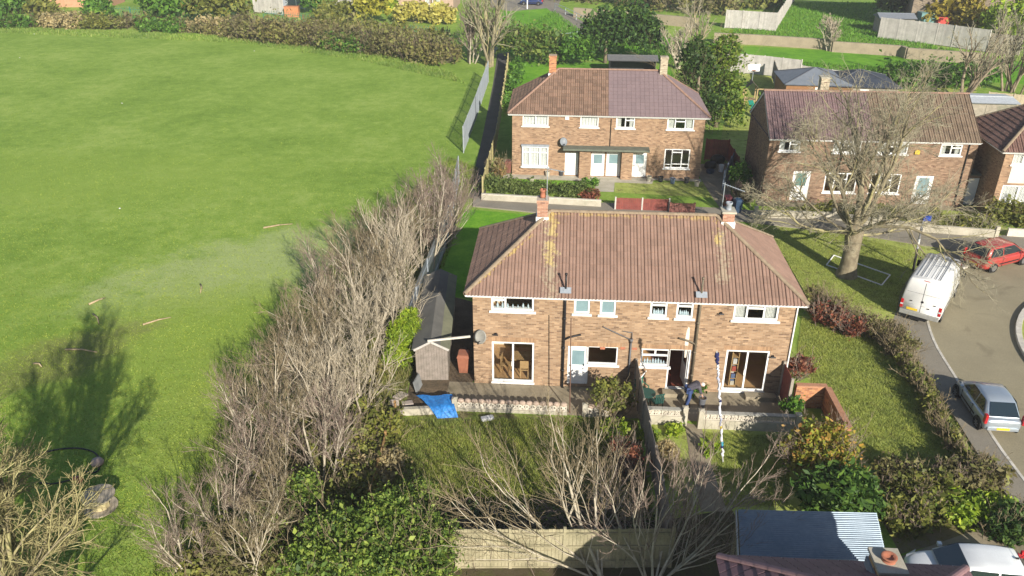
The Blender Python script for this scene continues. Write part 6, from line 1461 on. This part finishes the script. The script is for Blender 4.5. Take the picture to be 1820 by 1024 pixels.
# the row of bare trees and scrub along the field edge
row = [(806, 420, 5.0, 6, 'bare tree at the far end of the boundary row, beside the footpath', TWIGR), (770, 440, 5.2, 6, 'bare tree at the far end of the boundary row, field side', TWIGR), (752, 492, 6.0, 5, 'mauve twigged bare tree beside the hidden palisade fence', TWIGR), (692, 500, 5.4, 6, 'bare tree on the field side opposite the house gable', TWIGB),
       (716, 556, 6.2, 5, 'pale twigged bare tree level with the shed roof', TWIGP), (650, 580, 5.6, 6, 'wide bare tree bulging over the field in the row middle', TWIGB), (640, 650, 5.6, 5, 'bare tree with slim pale stems left of the lime green shrub', TWIGP), (585, 655, 4.8, 6, 'brown bare tree on the field edge beyond the pale forked one', TWIGB),
       (560, 735, 5.0, 6, 'brown bare tree on the field edge, left of the pale forked one', TWIGB), (640, 750, 5.6, 4, 'pale forked bare tree standing in front of the shed', TWIGP), (520, 815, 4.8, 6, 'bare tree above the green ivy bush, field side', TWIGB), (585, 850, 4.4, 6, 'tangled bare tree just above the green ivy bush', TWIGR),
       (450, 870, 4.2, 6, 'low bare tree near the bottom of the row, field side', TWIGR), (500, 930, 3.8, 6, 'low tangled bare tree left of the ivy bush', TWIGB), (400, 960, 3.6, 6, 'scrubby bare tree at the lower left end of the row', TWIGR), (455, 1015, 3.2, 6, 'scrubby bare tree at the bottom edge left of the ivy', TWIGB), (330, 1020, 3.2, 6, 'last scrubby bare tree of the row at the bottom edge', TWIGR),
       (640, 505, 4.6, 7, 'outer bare tree on the field side near the worn grass', TWIGB), (585, 585, 4.6, 7, 'outer bare tree bulging furthest over the worn grass', TWIGR), (525, 675, 4.6, 7, 'outer bare tree on the field edge, middle of the row', TWIGB), (470, 765, 4.2, 7, 'outer bare tree on the field edge, lower middle of the row', TWIGR), (700, 625, 5.2, 5, 'pale bare tree right beside the lime green shrub', TWIGP), (600, 800, 5.0, 6, 'pale bare tree between the forked one and the ivy', TWIGP)]
VAR = {}
for i, (x, y, hh, ns, lab, tw) in enumerate(row):
    p = G(x, y); key = (tw.name, (i//2) % 3)
    if key in VAR:      # same growth, turned and scaled
        t = copy_tree(VAR[key]); t['label'] = lab; t.location = p
    else: t = VAR[key] = bare_tree(lab, p, 100+i, multi(5, .55, 3.5, .06, i, .5), SCR, BARKP, tw, trop0=.4, group='bare trees along the field edge')
    t.rotation_euler = (0, 0, i*2.1); t.scale = (hh/5.2*1.08, hh/5.2*1.08, hh/5.2)
# growth under the row
for i, (x, y, rr, hh, mt, lab) in enumerate(((600, 905, 1.6, 1.2, LOLI, 'olive undergrowth between ivy bush and pale forked tree'), (500, 960, 1.4, 1.2, LG1, 'green ivy patch left of the big ivy bush'), (430, 1010, 1.5, 1.0, LBRN, 'brown bramble growth at the bottom of the bare row'), (560, 780, 1.4, 1.0, LOLI, 'olive undergrowth in the middle of the bare row'), (620, 690, 1.3, 1.0, LBRN, 'brown undergrowth behind the pale forked tree'), (690, 600, 1.2, 1.0, LOLI, 'olive undergrowth beside the hidden palisade fence'), (480, 870, 1.3, 1.1, LOLI, 'olive undergrowth on the field side near the ivy'), (380, 1000, 1.3, .9, LOLI, 'olive undergrowth at the lower left end of the row'), (670, 850, 1.0, .8, LSTR, 'straw coloured growth beside the rotten low fence'))):
    bush('undergrowth', lab, G(x, y), [(0, 0, hh*.4, rr, rr*.9, hh*.6), (rr*.4, rr*.6, hh*.35, rr*.7, rr*.7, hh*.5), (-rr*.4, -rr*.3, hh*.35, rr*.7, rr*.7, hh*.5)], 2600, .085, mt, 400+i, 30, TWIGB, group='undergrowth below the bare row', up=.6)
# bottom-left tree (its shadow falls across the field)
BIG = [dict(n=10, ln=.45, ang=(12, 38), K=5, tmin=.2, rr=.55, trop=.2, rmin=.025, wob=.14), dict(n=8, ln=.52, ang=(20, 55), K=4, tmin=.2, rr=.45, trop=.12, rmin=.019, rend=.014, wob=.16), dict(n=7, ln=.5, ang=(25, 60), K=3, tmin=.15, rr=.55, rmin=.014, rend=.010, wob=.16), dict(n=4, ln=.55, ang=(20, 55), K=2, tmin=.2, rr=.6, rmin=.006, rend=.004)]
bare_tree('bare tree with yellow lichened twigs in the bottom left corner', (-13.6, 15.0, 0), 7, multi(10, .30, 7.6, .12, 5, .6), BIG, BARKY, TWIGY, trop0=.3)
# foreground bare trees by the mossy fence
FG = [dict(n=7, ln=.85, ang=(15, 45), K=6, tmin=.15, rr=.5, trop=.35, rmin=.02, wob=.10), dict(n=6, ln=.55, ang=(18, 42), K=5, tmin=.2, rr=.45, trop=.35, rmin=.011, rend=.008), dict(n=4, ln=.5, ang=(20, 45), K=3, tmin=.2, rr=.55, trop=.2, rmin=.006, rend=.004), dict(n=3, ln=.5, ang=(20, 45), K=2, tmin=.2, rr=.6, rmin=.0045, rend=.003)]
b0 = G(1070, 1030)
bare_tree('wide bare tree with pale stems leaning over the left garden fence', b0, 21, [((0, 0, 0), (-.45, .42, 1), 3.9, .075), ((-.1, .1, 0), (-.2, .6, 1), 3.4, .05), ((.05, .1, 0), (-1.1, .5, .7), 4.4, .05), ((-.3, 0, 0), (-.65, .6, .8), 3.4, .045), ((-.2, 0, 0), (-1.6, .35, .6), 4.0, .04), ((0, .1, 0), (-.05, .9, .8), 3.0, .04)], FG, BARKP, TWIGB, trop0=.35)
b0 = G(1160, 1040)
bare_tree('many stemmed bare tree spreading in front of the right garden', b0, 22, [((0, 0, 0), (.06, .4, 1), 2.8, .05), ((.1, 0, 0), (.55, .4, 1), 3.4, .045), ((.2, 0, 0), (1.0, .4, .85), 4.0, .045), ((-.15, 0, 0), (-.3, .4, 1), 2.6, .045), ((-.2, .1, 0), (-.7, .5, .8), 2.6, .04), ((.1, .1, 0), (.3, .8, .8), 2.6, .04), ((.2, .1, 0), (.7, .8, .7), 2.8, .04), ((.1, 0, 0), (1.2, .2, .7), 3.2, .035)], FG, BARKP, TWIGR, trop0=.25)
# big tree on the verge
tb_ = G(1503, 492); tb_.z = .09
t = thing('bare_tree', 'big old bare tree with thick trunk on the verge beside the van', 'tree', tb_)
rng = np.random.default_rng(31)
tr = polyline(np.array([[0, 0, -.05]]), np.array([[.05, .0, 1.]]), np.array([3.3]), 6, .03, .1, rng)
rad = np.array([[.66, .50, .46, .45, .47, .52, .40]])
fork = tr[0, -2]
dirs = [(.06, .05, 1, 7.6, .25), (.30, .2, 1, 7.2, .20), (-.15, .2, 1, 6.4, .17), (.75, .05, .8, 6.8, .19), (-.65, -.15, .75, 5.6, .15), (.95, -.35, .5, 6.0, .15), (-.95, .1, .42, 5.6, .13), (.2, -.7, .55, 4.4, .12), (-.4, -.7, .45, 4.4, .11), (.6, .7, .7, 5.4, .13), (-.5, .65, .6, 5.0, .12), (1.0, .2, .35, 6.4, .13), (-1, -.35, .25, 5.0, .11), (1.0, .0, .15, 5.2, .10), (-.9, -.1, .12, 4.6, .09)]
P = np.array([fork]*len(dirs))+rng.normal(0, .15, (len(dirs), 3)); D = np.array([d[:3] for d in dirs]); L = np.array([d[3] for d in dirs]); r0 = np.array([d[4] for d in dirs])
OT = [dict(n=9, ln=.58, ang=(22, 55), K=5, tmin=.3, rr=.5, trop=.20, rmin=.03, wob=.14), dict(n=8, ln=.55, ang=(25, 60), K=4, tmin=.2, rr=.45, trop=.0, rmin=.014, rend=.010, wob=.17), dict(n=6, ln=.55, ang=(25, 60), K=3, tmin=.15, rr=.5, trop=.0, rmin=.009, rend=.006, wob=.14), dict(n=3, ln=.6, ang=(20, 50), K=2, tmin=.2, rr=.6, trop=-.1, rmin=.006, rend=.004)]
lv = grow(P, D, L, r0*.85, OT, rng, 8, .17, .25, .4)
tube_obj('trunk', [(tr, rad)], bark('big_bark', (.09, .075, .05), (.18, .15, .10), (.27, .235, .16), 2.5), t, [14], True)
tube_obj('limbs', lv[:2], BARKY, t, [8, 6], True); tube_obj('crown', lv[2:], TWIGO, t, [4, 3, 3])
# other bare trees
FARS = [dict(n=7, ln=.6, ang=(15, 45), K=4, tmin=.2, rr=.6, trop=.3, rmin=.04, rend=.03), dict(n=7, ln=.5, ang=(20, 50), K=3, tmin=.2, rr=.55, trop=.2, rmin=.028, rend=.02), dict(n=5, ln=.5, ang=(20, 50), K=2, tmin=.2, rmin=.02, rend=.014)]
bare_tree('tall bare tree beside the alley at the top', G(868, 118), 41, multi(6, .32, 7.5, .2, 3, .6), FARS, BARKY, TWIGO)
bare_tree('shorter bare tree on the bramble side at the top', G(838, 112), 42, multi(6, .5, 4.5, .12, 4, .8), FARS, BARKP, TWIGR)
bare_tree('thin olive bare tree by the cream house roof', G(1712, 178), 43, multi(5, .5, 6.2, .18, 6, .4, (.25, .1)), FARS, BARKB, TWIGO)
bare_tree('olive twigged bare tree at the right edge of the bank', G(1800, 165), 48, multi(7, .55, 6.5, .16, 9, 1.0), FARS, BARKB, TWIGO)
bare_tree('small wispy bare shrub growing from the stepped bank wall', G(1473, 90), 44, multi(8, .5, 3.2, .06, 7, .4), FARS, BARKP, TWIGP)
bare_tree('gnarled pale bare tree behind the plum roof', G(1205, 122), 45, multi(4, .5, 4.2, .2, 8, .3), FARS, BARKP, TWIGP)
bare_tree('second gnarled bare tree by the tall evergreen', G(1238, 112), 46, multi(3, .45, 6.0, .2, 12, .3), FARS, BARKY, TWIGO)
# ---------------- leafy plants
def at_(px_, z=0): return G(px_[0], px_[1], z)
ib = G(660, 1020)
def rel(o, px_, z, rx, ry, rz): p = G(px_[0], px_[1], z)-o; return (p.x, p.y, z, rx, ry, rz)
bush('ivy_bush', 'big bright green ivy covered bush at the bottom left of the mossy fence', ib, [rel(ib, (600, 960), 1.3, 1.2, 1.0, 1.1), rel(ib, (690, 940), 1.5, 1.1, 1.0, 1.2), rel(ib, (760, 970), 1.2, 1.0, .9, 1.0), rel(ib, (640, 1010), 1.2, 1.3, 1.0, 1.1), rel(ib, (740, 1020), 1.1, 1.2, .9, 1.0), rel(ib, (550, 1020), 1.0, .9, .9, 1.0), rel(ib, (735, 895), 1.0, .8, .7, .9), rel(ib, (540, 880), 1.6, .5, .5, 1.0)], 26000, .075, LG1, 1, twigs=60, clump=.2)
bush('feathery_shrub', 'lime green feathery shrub between bare trees and shed', G(722, 648), [(0, 0, 1.2, .7, .6, 1.2), (.2, .4, 1.9, .5, .5, 1.0), (-.2, -.4, .7, .7, .6, .8)], 11000, .042, LLIM, 2, up=1.4, aspect=4.5, clump=.16)
bush('rough_growth', 'yellow green rough growth under the pale forked bare tree', G(640, 800), [(0, 0, .5, 1.3, 1.3, .6), (1.0, .6, .5, 1.0, .8, .6), (.2, 1.8, .5, 1.0, .9, .7)], 3500, .10, LOLI, 3, twigs=60, up=1.0, aspect=2.5)
bush('golden_shrub', 'golden yellow and red leaved shrub in the right garden', G(1450, 842), [(0, 0, .95, 1.25, 1.0, .95), (.5, .3, 1.2, .8, .8, .8), (-.6, .1, .8, .8, .7, .7)], 5200, .095, LGO, 4, twigs=50, twmat=TWIGR)
bush('evergreen_shrub', 'dark green upright leaved shrub beside the corrugated roof', G(1480, 915), [(0, 0, .95, 1.2, .9, 1.0), (.7, .1, .8, .8, .7, .8), (-.6, .1, .8, .7, .7, .8)], 7000, .10, leafmat('dark_shrub', (.03, .075, .012), (.06, .13, .02), (.13, .22, .035)), 5, up=1.3, aspect=2.6)
def hedge_run(name, label, pts, w_, h_, n, size, mat, seed, twigs=0, twmat=None, step=1.0, up=.4, aspect=1.7, cat='hedge', shell=.5, group=None):
    P = resample([G(*p) for p in pts], step); o = P[0]; rn = random.Random(seed)
    bl = [(p.x-o.x+rn.uniform(-.1, .1), p.y-o.y+rn.uniform(-.1, .1), h_*.5*rn.uniform(.8, 1.1), w_*rn.uniform(.75, 1.15), w_*rn.uniform(.75, 1.15), h_*.55*rn.uniform(.85, 1.15)) for p in P]
    return bush(name, label, o, bl, n, size, mat, seed, twigs, twmat, up, group, cat, aspect, .26, shell)
hedge_run('mixed_hedge', 'brown leafless hedge between the verge and the corner lawn', [(1448, 548), (1500, 575), (1570, 605), (1605, 636)], .75, .95, 4200, .085, LBRN, 11, 300, TWIGB, .8)
hedge_run('red_hedge', 'dark red leaved patch in the hedge near the house corner', [(1455, 572), (1500, 592), (1535, 605)], .55, 1.0, 2600, .085, LRED, 12, 60, TWIGR, .7)
hedge_run('mixed_hedge', 'straggly hedge along the pavement beside the silver car', [(1588, 632), (1632, 690), (1662, 750), (1702, 818), (1738, 866)], .42, .75, 4200, .085, LOLI, 13, 260, TWIGB, .8, up=.8)
for i, (x, y, rr, hh, mt, lab) in enumerate(((1590, 862, 1.1, .75, LBRN, 'brown scrub behind the dark green shrub'), (1640, 888, 1.2, .85, LOLI, 'olive scrub in the middle of the lower right rough corner'), (1690, 862, 1.1, .85, LBRN, 'brown scrub near the bend of the pavement'), (1745, 862, .9, .9, LBRN, 'mauve twiggy scrub beside the pavement, lower right'), (1620, 930, 1.1, .9, LOLI, 'straw and olive scrub beside the corrugated roof end'), (1700, 915, .9, .7, LLIM, 'fresh lime green plants above the white car'), (1760, 915, .8, .6, LLIM, 'fresh green plants at the lower right wall'), (1800, 950, .9, .9, LDK, 'dark bush at the lower right edge'))):
    bush('scrub', lab, G(x, y), [(0, 0, hh*.45, rr, rr*.8, hh*.55), (rr*.5, .3, hh*.4, rr*.6, rr*.6, hh*.5), (-rr*.5, -.2, hh*.4, rr*.7, rr*.6, hh*.5)], 2600, .085, mt, 200+i, 45 if mt is not LLIM else 0, TWIGB if i % 2 else TWIGR, group='scrub in the rough corner', up=.7, aspect=2.2)
bush('red_shrub', 'rusty red shrub outside the gate by the house corner', G(1418, 672), [(0, 0, .5, .55, .5, .55)], 1100, .085, LRED, 6, 20, TWIGR)
bush('leggy_shrub', 'leggy green and brown shrub left of the dividing fence', G(1085, 745), [(0, 0, 1.1, .75, .6, 1.0), (.3, .5, .8, .6, .6, .8)], 2000, .075, LOLI, 7, 36, TWIGB, twh=.8)
bush('yellow_shrub', 'low shrub with yellow flowers in front of the leggy shrub', G(1090, 792), [(0, 0, .6, .7, .5, .6)], 1000, .07, LLIM, 8, 20, TWIGB, twh=.8)
bush('berry_shrub', 'mauve twigged shrub against the dividing fence', G(1112, 850), [(0, 0, .8, .8, .8, .9)], 700, .06, LRED, 9, 60, TWIGR, twh=.85)
bush('straw_dome', 'dome of straw coloured dead grass in the right garden', G(1178, 832), [(0, 0, .45, .55, .62, .55), (.1, .3, .5, .45, .4, .5)], 4200, .055, LSTR, 10, up=1.5, aspect=3.5, shell=.8, clump=.12)
for i, (x, y, lab) in enumerate(((1150, 778, 'bright green clump below the pierced wall, by the fence'), (1196, 772, 'bright green clump below the pierced wall, by the path'), (1240, 700, 'spiky green plant against the wall behind the planter'), (1262, 805, 'green tuft beside the garden path'))):
    bush('garden_plant', lab, G(x, y), [(0, 0, .18, .42, .32, .25)], 500, .08, LLIM if i != 2 else LG2, 20+i, up=1)
bush('wall_creeper', 'creeper growing on the yard wall beside the gate', G(1402, 745), [(0, 0, .5, .4, .4, .6)], 900, .08, LG2, 26)
# house B gardens
hedge_run('clipped_hedge', 'long clipped grey green hedge in front of the left neighbour', [(858, 342), (920, 346), (1000, 351), (1050, 355)], .62, .95, 9000, .075, LHED, 30, 0, None, .55, up=1.0, aspect=2.5, shell=.7)
bush('heather_bush', 'dark red heather at the right end of the clipped hedge', G(1050, 357), [(0, 0, .35, .75, .45, .4)], 1300, .08, LRED, 31)
bush('round_bush', 'small round green bush behind the clipped hedge', G(1047, 332), [(0, 0, .3, .6, .5, .4)], 900, .08, LG2, 32)
bush('climbing_plant', 'climber on the alley fence at the left neighbour front', G(885, 318), [(0, 0, .7, .5, .8, .8)], 900, .10, leafmat('tan_climber', (.22, .15, .07), (.3, .2, .09), (.2, .2, .06)), 33, 30)
hedge_run('garden_hedge', 'green hedge along the alley fence beside the left neighbour', [(905, 205), (912, 165), (920, 125)], .8, 1.3, 2600, .15, LG2, 34, 0, None, 1.2)
hedge_run('laurel_hedge', 'tall mottled laurel hedge behind the left neighbour garden', [(918, 112), (965, 112), (1002, 112)], 1.9, 3.6, 6500, .24, leafmat('mottled_laurel', (.05, .10, .02), (.11, .19, .03), (.24, .27, .07)), 35, 30, TWIGB, 1.6)
bush('laurel_bush', 'bright green laurel between hedge and dark evergreen', G(1024, 118), [(0, 0, 1.6, 1.8, 1.5, 1.7)], 2600, .22, LG2, 36, cat='shrub')
bush('evergreen_tree', 'tall dark evergreen clump behind the brown half roof', G(1075, 112), [(0, 0, 3.2, 2.6, 2.2, 3.0), (2.6, .5, 3.6, 2.6, 2.2, 3.0), (-1.6, .3, 2.4, 1.8, 1.6, 2.2), (4.6, 0, 3.0, 2.0, 1.8, 2.6)], 10000, .24, leafmat('mid_evergreen', (.02, .06, .012), (.05, .11, .018), (.10, .18, .03)), 37, trunk=(4, .25), cat='tree')
bush('evergreen_tree', 'dark conifer beside the right chimney of the house behind', G(1232, 236), [(0, 1, 2.6, 1.6, 1.5, 2.6), (.2, 1.2, 5.0, 1.5, 1.4, 2.4), (1.2, .3, 2.0, 1.5, 1.3, 2.0), (-.3, 1.5, 6.5, 1.1, 1.0, 1.6)], 7000, .15, LDK, 38, 40, TWIGB, trunk=(5, .2), cat='tree')
bush('evergreen_tree', 'tall yellow green evergreen beside the dark conifer', G(1272, 226), [(0, .3, 5.2, 1.7, 1.5, 2.4), (.6, 0, 2.6, 1.7, 1.4, 2.4), (1.0, -.3, 1.2, 1.4, 1.2, 1.3), (.2, .5, 7.0, 1.1, 1.0, 1.3)], 7500, .15, leafmat('lime_evergreen', (.05, .11, .015), (.12, .20, .02), (.25, .32, .04)), 39, trunk=(4, .2), cat='tree')
bush('ivy_shrub', 'ivy hanging over the leaning panel by the drive', G(1312, 335), [(0, 0, 1.0, .6, .6, .9)], 1500, .12, LG2, 40)
hedge_run('garden_hedge', 'rough green growth behind the low wall of the gabled house', [(1440, 382), (1540, 388), (1640, 398), (1750, 410)], .7, .8, 5000, .11, LOLI, 41, 120, TWIGO, 1.0, up=.9)
hedge_run('garden_hedge', 'bare brown hedge by the drive gap left of the gabled house', [(1310, 352), (1345, 362)], .5, .9, 900, .09, LBRN, 42, 90, TWIGR, .8)
hedge_run('garden_hedge', 'clipped olive hedge in front of the cream house', [(1768, 392), (1800, 398), (1850, 405)], .9, 1.3, 4200, .11, LOLI, 43, 30, TWIGB, .8)
# bank and top edge
hedge_run('bramble_hedge', 'long bramble hedge between field and far gardens, right half', [(430, 66), (540, 78), (640, 88), (730, 100), (810, 116)], 3.0, 2.2, 26000, .19, LBRN, 50, 260, TWIGR, 2.4)
hedge_run('bramble_hedge', 'long bramble hedge between field and far gardens, left half', [(-20, 46), (100, 46), (220, 48), (330, 54), (420, 62)], 2.0, 1.2, 15000, .20, LBRN, 51, 200, TWIGR, 2.4)
hedge_run('bramble_hedge', 'green ivy belt behind the bramble hedge on the right', [(560, 66), (650, 72), (780, 88)], 1.8, 2.4, 6000, .26, LOLI, 52, 40, TWIGR, 2.4)
for i, (x, y, rr, hh, mt, lab) in enumerate(((15, 42, 4.5, 6.0, LG2, 'green tree bush in the top left corner'), (75, 40, 4.0, 4.0, LOLI, 'olive bush near the top left corner'), (180, 42, 2.5, 3.6, LG2, 'small green bush under the orange brick building'), (305, 46, 5.0, 6.5, LG2, 'large green bush in the top left hedge line'), (390, 46, 5.5, 6.5, LOLI, 'large olive bush in the top left hedge line'), (545, 26, 2.2, 6.0, LG2, 'columnar green bush in the far garden'), (662, 44, 3.0, 6.5, leafmat('gold_conifer', (.16, .17, .02), (.33, .32, .035), (.45, .42, .06)), 'golden olive conifer in the far garden'), (734, 40, 3.4, 2.6, LYEL, 'left bright yellow bush below the far window'), (784, 42, 2.6, 2.4, LYEL, 'right bright yellow bush below the far window'), (692, 24, 1.6, 2.4, LLIM, 'small lime bush left of the far window'), (1697, 62, 4.6, 5.6, leafmat('gold_bush', (.22, .18, .03), (.36, .29, .04), (.42, .36, .08)), 'golden olive bush against the big gable wall'), (1785, 78, 4.2, 5.6, LLIM, 'bright green clipped bush right of the gable wall'), (1590, 42, 3.5, 9, LDK, 'dark conifer left of the big gable wall'), (1828, 50, 4, 5, LDK, 'dark bush at the top right edge'), (1345, 14, 5, 3, LOLI, 'rough olive bush behind the whitish far fence'), (600, 40, 3.5, 2.6, LOLI, 'rough olive growth below the grey far fence'))):
    bush('garden_bush', lab, G(x, y), [(0, 0, hh*.5, rr*.7, rr*.6, hh*.52), (rr*.35, .3, hh*.36, rr*.5, rr*.5, hh*.4), (-rr*.35, 0, hh*.36, rr*.5, rr*.5, hh*.4)], 2600, .36, mt, 300+i, group='bushes along the top edge')
hedge_run('field_hedge', 'hedgerow beyond the bank at the top edge', [(985, -2), (1080, 4), (1180, 14), (1275, 26)], 4.0, 3.2, 9000, .34, LBRN, 53, 120, TWIGP, 3.0)
hedge_run('bank_scrub', 'green scrub in front of the stepped bank wall beside the far right tree', [(1600, 150), (1680, 150), (1760, 160)], 2.4, 1.8, 5000, .22, LG2, 54, 60, TWIGO, 2.0)
for i, (pts, mt, lab) in enumerate(((((0, 48), (60, 49)), LG2, 'green patch low in the far hedge at the left edge'), (((150, 50), (215, 52)), LOLI, 'olive patch in the far hedge left part'), (((270, 54), (330, 58)), LG2, 'green patch in the far hedge left of centre'), (((470, 70), (540, 79)), LOLI, 'olive patch low in the far hedge middle'), (((590, 88), (660, 95)), LG2, 'green patch low in the far hedge right of middle'), (((360, 56), (430, 64)), LSTR, 'straw coloured patch in the far hedge'), (((90, 49), (150, 50)), LSTR, 'dry straw patch at the left of the far hedge'))):
    hedge_run('hedge_patch', lab, pts, 1.8, 1.5, 2600, .2, mt, 500+i, 10, TWIGR, 2.0, group='patches in the far hedge')
# tangle of brambles behind the mossy fence
rng = np.random.default_rng(90); k = 420
a, b = G(790, 935), G(1150, 940); s = rng.random(k)[:, None]; P = np.array(a)[None]*(1-s)+np.array(b)[None]*s+np.stack([np.zeros(k), rng.normal(0, .55, k), rng.uniform(0, .5, k)], 1)
an = rng.uniform(0, 6.28, k); lv = [(polyline(P, np.stack([np.cos(an), np.sin(an)*.6, rng.uniform(.4, 1.4, k)], 1), rng.uniform(1.0, 2.4, k), 8, .16, -2.4, rng),)]
pts = lv[0][0]; pts[:, :, 2] = np.maximum(pts[:, :, 2], .03)
bt_ = thing('bramble_tangle', 'tangle of brown bramble stems along the mossy fence', 'brambles', (0, 0, 0))
tube_obj('stems', [(pts, np.full(pts.shape[:2], .011))], TWIGR, bt_, [3])
bush('bramble_leaves', 'dark low growth under the bramble tangle', G(960, 945), [(-2.5, 0, .2, 2.0, .6, .25), (0, .1, .2, 2.0, .6, .25), (2.4, .1, .2, 2.0, .7, .3)], 2200, .07, LDK, 91, 0)
# ---------------- uncountable grass and litter
def blades(name, label, C, h_, mat, seed, wd=.02, lean=.5):
    rng = np.random.default_rng(seed); n = len(C); a = rng.uniform(0, 6.28, n); side = np.stack([np.cos(a), np.sin(a), np.zeros(n)], 1)*wd
    hh = h_*rng.uniform(.5, 1.3, n); tip = C+np.stack([rng.normal(0, lean, n)*hh, rng.normal(0, lean, n)*hh, hh], 1)
    V = np.stack([C-side, C+side, tip], 1).reshape(-1, 3); F = np.arange(n*3).reshape(n, 3)
    o = link(name, npmesh(name, V, [F], mat)); tag(o, label, 'grass', kind='stuff'); return o
def scatter_px(pts, n, rng):
    P = np.array(pts, float); lo, hi = P.min(0), P.max(0); out = []
    while sum(len(o) for o in out) < n:
        q = rng.uniform(lo, hi, (n*2, 2)); ins = np.zeros(len(q), bool); j = len(P)-1
        for i in range(len(P)):
            c = ((P[i, 1] > q[:, 1]) != (P[j, 1] > q[:, 1])) & (q[:, 0] < (P[j, 0]-P[i, 0])*(q[:, 1]-P[i, 1])/(P[j, 1]-P[i, 1]+1e-12)+P[i, 0]); ins ^= c; j = i
        out.append(q[ins])
    q = np.concatenate(out)[:n]; d = np.array(_f)[None]+np.array(_r)[None]*((q[:, :1]-910)/FPX)-np.array(_u)[None]*((q[:, 1:]-512)/FPX)
    return np.array([[0, 0, CAM_H]])+d*(-CAM_H/d[:, 2:3])
def scatter_poly(pts, n, rng):
    P = np.array([tuple(G(*p)[:2]) for p in pts]); lo, hi = P.min(0), P.max(0); out = []; 
    while sum(len(o) for o in out) < n:
        q = rng.uniform(lo, hi, (n*2, 2)); ins = np.zeros(len(q), bool); j = len(P)-1
        for i in range(len(P)):
            c = ((P[i, 1] > q[:, 1]) != (P[j, 1] > q[:, 1])) & (q[:, 0] < (P[j, 0]-P[i, 0])*(q[:, 1]-P[i, 1])/(P[j, 1]-P[i, 1]+1e-12)+P[i, 0]); ins ^= c; j = i
        out.append(q[ins])
    q = np.concatenate(out)[:n]; return np.concatenate([q, np.zeros((len(q), 1))], 1)
GB1 = leafmat('grass_blade', (.12, .17, .025), (.20, .27, .04), (.31, .36, .08), patch=.6); GBF = leafmat('field_blade', (.17, .24, .03), (.26, .34, .05), (.36, .42, .09), patch=.4); GB2 = leafmat('dry_blade', (.16, .16, .05), (.26, .25, .09), (.34, .30, .14), patch=.6); GB3 = leafmat('garden_blade', (.17, .21, .04), (.29, .34, .07), (.40, .43, .12), patch=.9)
rng = np.random.default_rng(55)
blades('rough_grass', 'rough green grass under the bare boundary trees', scatter_poly([(850, 300), (800, 280), (640, 420), (500, 560), (380, 760), (260, 1040), (700, 1040), (720, 720), (760, 560)], 60000, rng), .22, GB1, 1)
blades('dry_grass', 'dry grass and litter under the boundary trees', scatter_poly([(840, 320), (760, 400), (600, 560), (480, 780), (400, 1030), (690, 1030), (715, 740), (750, 560)], 40000, rng), .28, GB2, 2)
blades('field_turf', 'uneven short turf of the near field', scatter_px([(-60, 1080), (-60, 60), (700, 100), (830, 150), (820, 260), (620, 400), (520, 560), (400, 760), (260, 1080)], 110000, rng), .06, GBF, 3, wd=.02, lean=1.0)
blades('lawn_turf', 'uneven turf of the corner lawn', scatter_poly([(1415, 640), (1425, 565), (1560, 605), (1650, 690), (1770, 890), (1600, 905), (1490, 750)], 40000, rng), .10, GB3, 4, wd=.014)
blades('garden_turf', 'long grass of the left back garden', scatter_poly([(700, 750), (1115, 745), (1150, 900), (700, 920)], 40000, rng), .15, GB3, 5, wd=.014)
blades('side_garden_turf', 'short grass of the right back garden', scatter_poly([(1250, 770), (1400, 775), (1400, 900), (1290, 900)], 16000, rng), .08, GB3, 6, wd=.012)
blades('verge_turf', 'short grass of the tree verge', scatter_poly([(1345, 402), (1500, 420), (1650, 455), (1595, 560), (1440, 530)], 30000, rng)+np.array([0, 0, .096]), .07, GB3, 7, wd=.014)
blades('bank_turf', 'longer grass on the far bank', scatter_poly([(905, 60), (985, 20), (1040, 60), (1290, 100), (1800, 140), (1800, 110), (1290, 60), (1400, 5), (1560, 5), (1560, 60), (1740, 100), (1740, 145), (1300, 120), (1000, 100)], 30000, rng), .35, leafmat('bank_blade', (.06, .17, .015), (.11, .27, .02), (.19, .36, .035)), 8, wd=.06)
blades('hedge_foot_grass', 'long grass along the foot of the far hedge', scatter_px([(-20, 48), (420, 66), (640, 98), (800, 128), (830, 150), (640, 108), (420, 76), (-20, 58)], 9000, rng), .3, leafmat('hedge_blade', (.12, .22, .03), (.20, .31, .05), (.30, .35, .10), patch=.15), 9, wd=.05)
C = scatter_poly([(700, 760), (1120, 750), (1160, 930), (700, 940)], 2500, rng); V, F = leaf_quads(C+np.array([0, 0, .03]), .06, rng, 2.5); tag(link('fallen_leaves', npmesh('fallen_leaves', V, F, LSTR)), 'fallen leaves on the left garden', 'leaves', kind='stuff')
# thin winter haze
hz = MB().box(-275, 275, -55, 435, -1.0, 23.5).build('haze', [])
mt = bpy.data.materials.new('haze_air'); mt.use_nodes = True; n = mt.node_tree; n.nodes.clear()
vo = n.nodes.new('ShaderNodeVolumePrincipled'); vo.inputs['Color'].default_value = (.92, .95, 1, 1); vo.inputs['Density'].default_value = .0004; vo.inputs['Anisotropy'].default_value = .0
oo = n.nodes.new('ShaderNodeOutputMaterial'); n.links.new(vo.outputs[0], oo.inputs['Volume']); hz.data.materials.append(mt)
tag(hz, 'thin pale haze in the air over the whole scene', 'haze', kind='stuff')
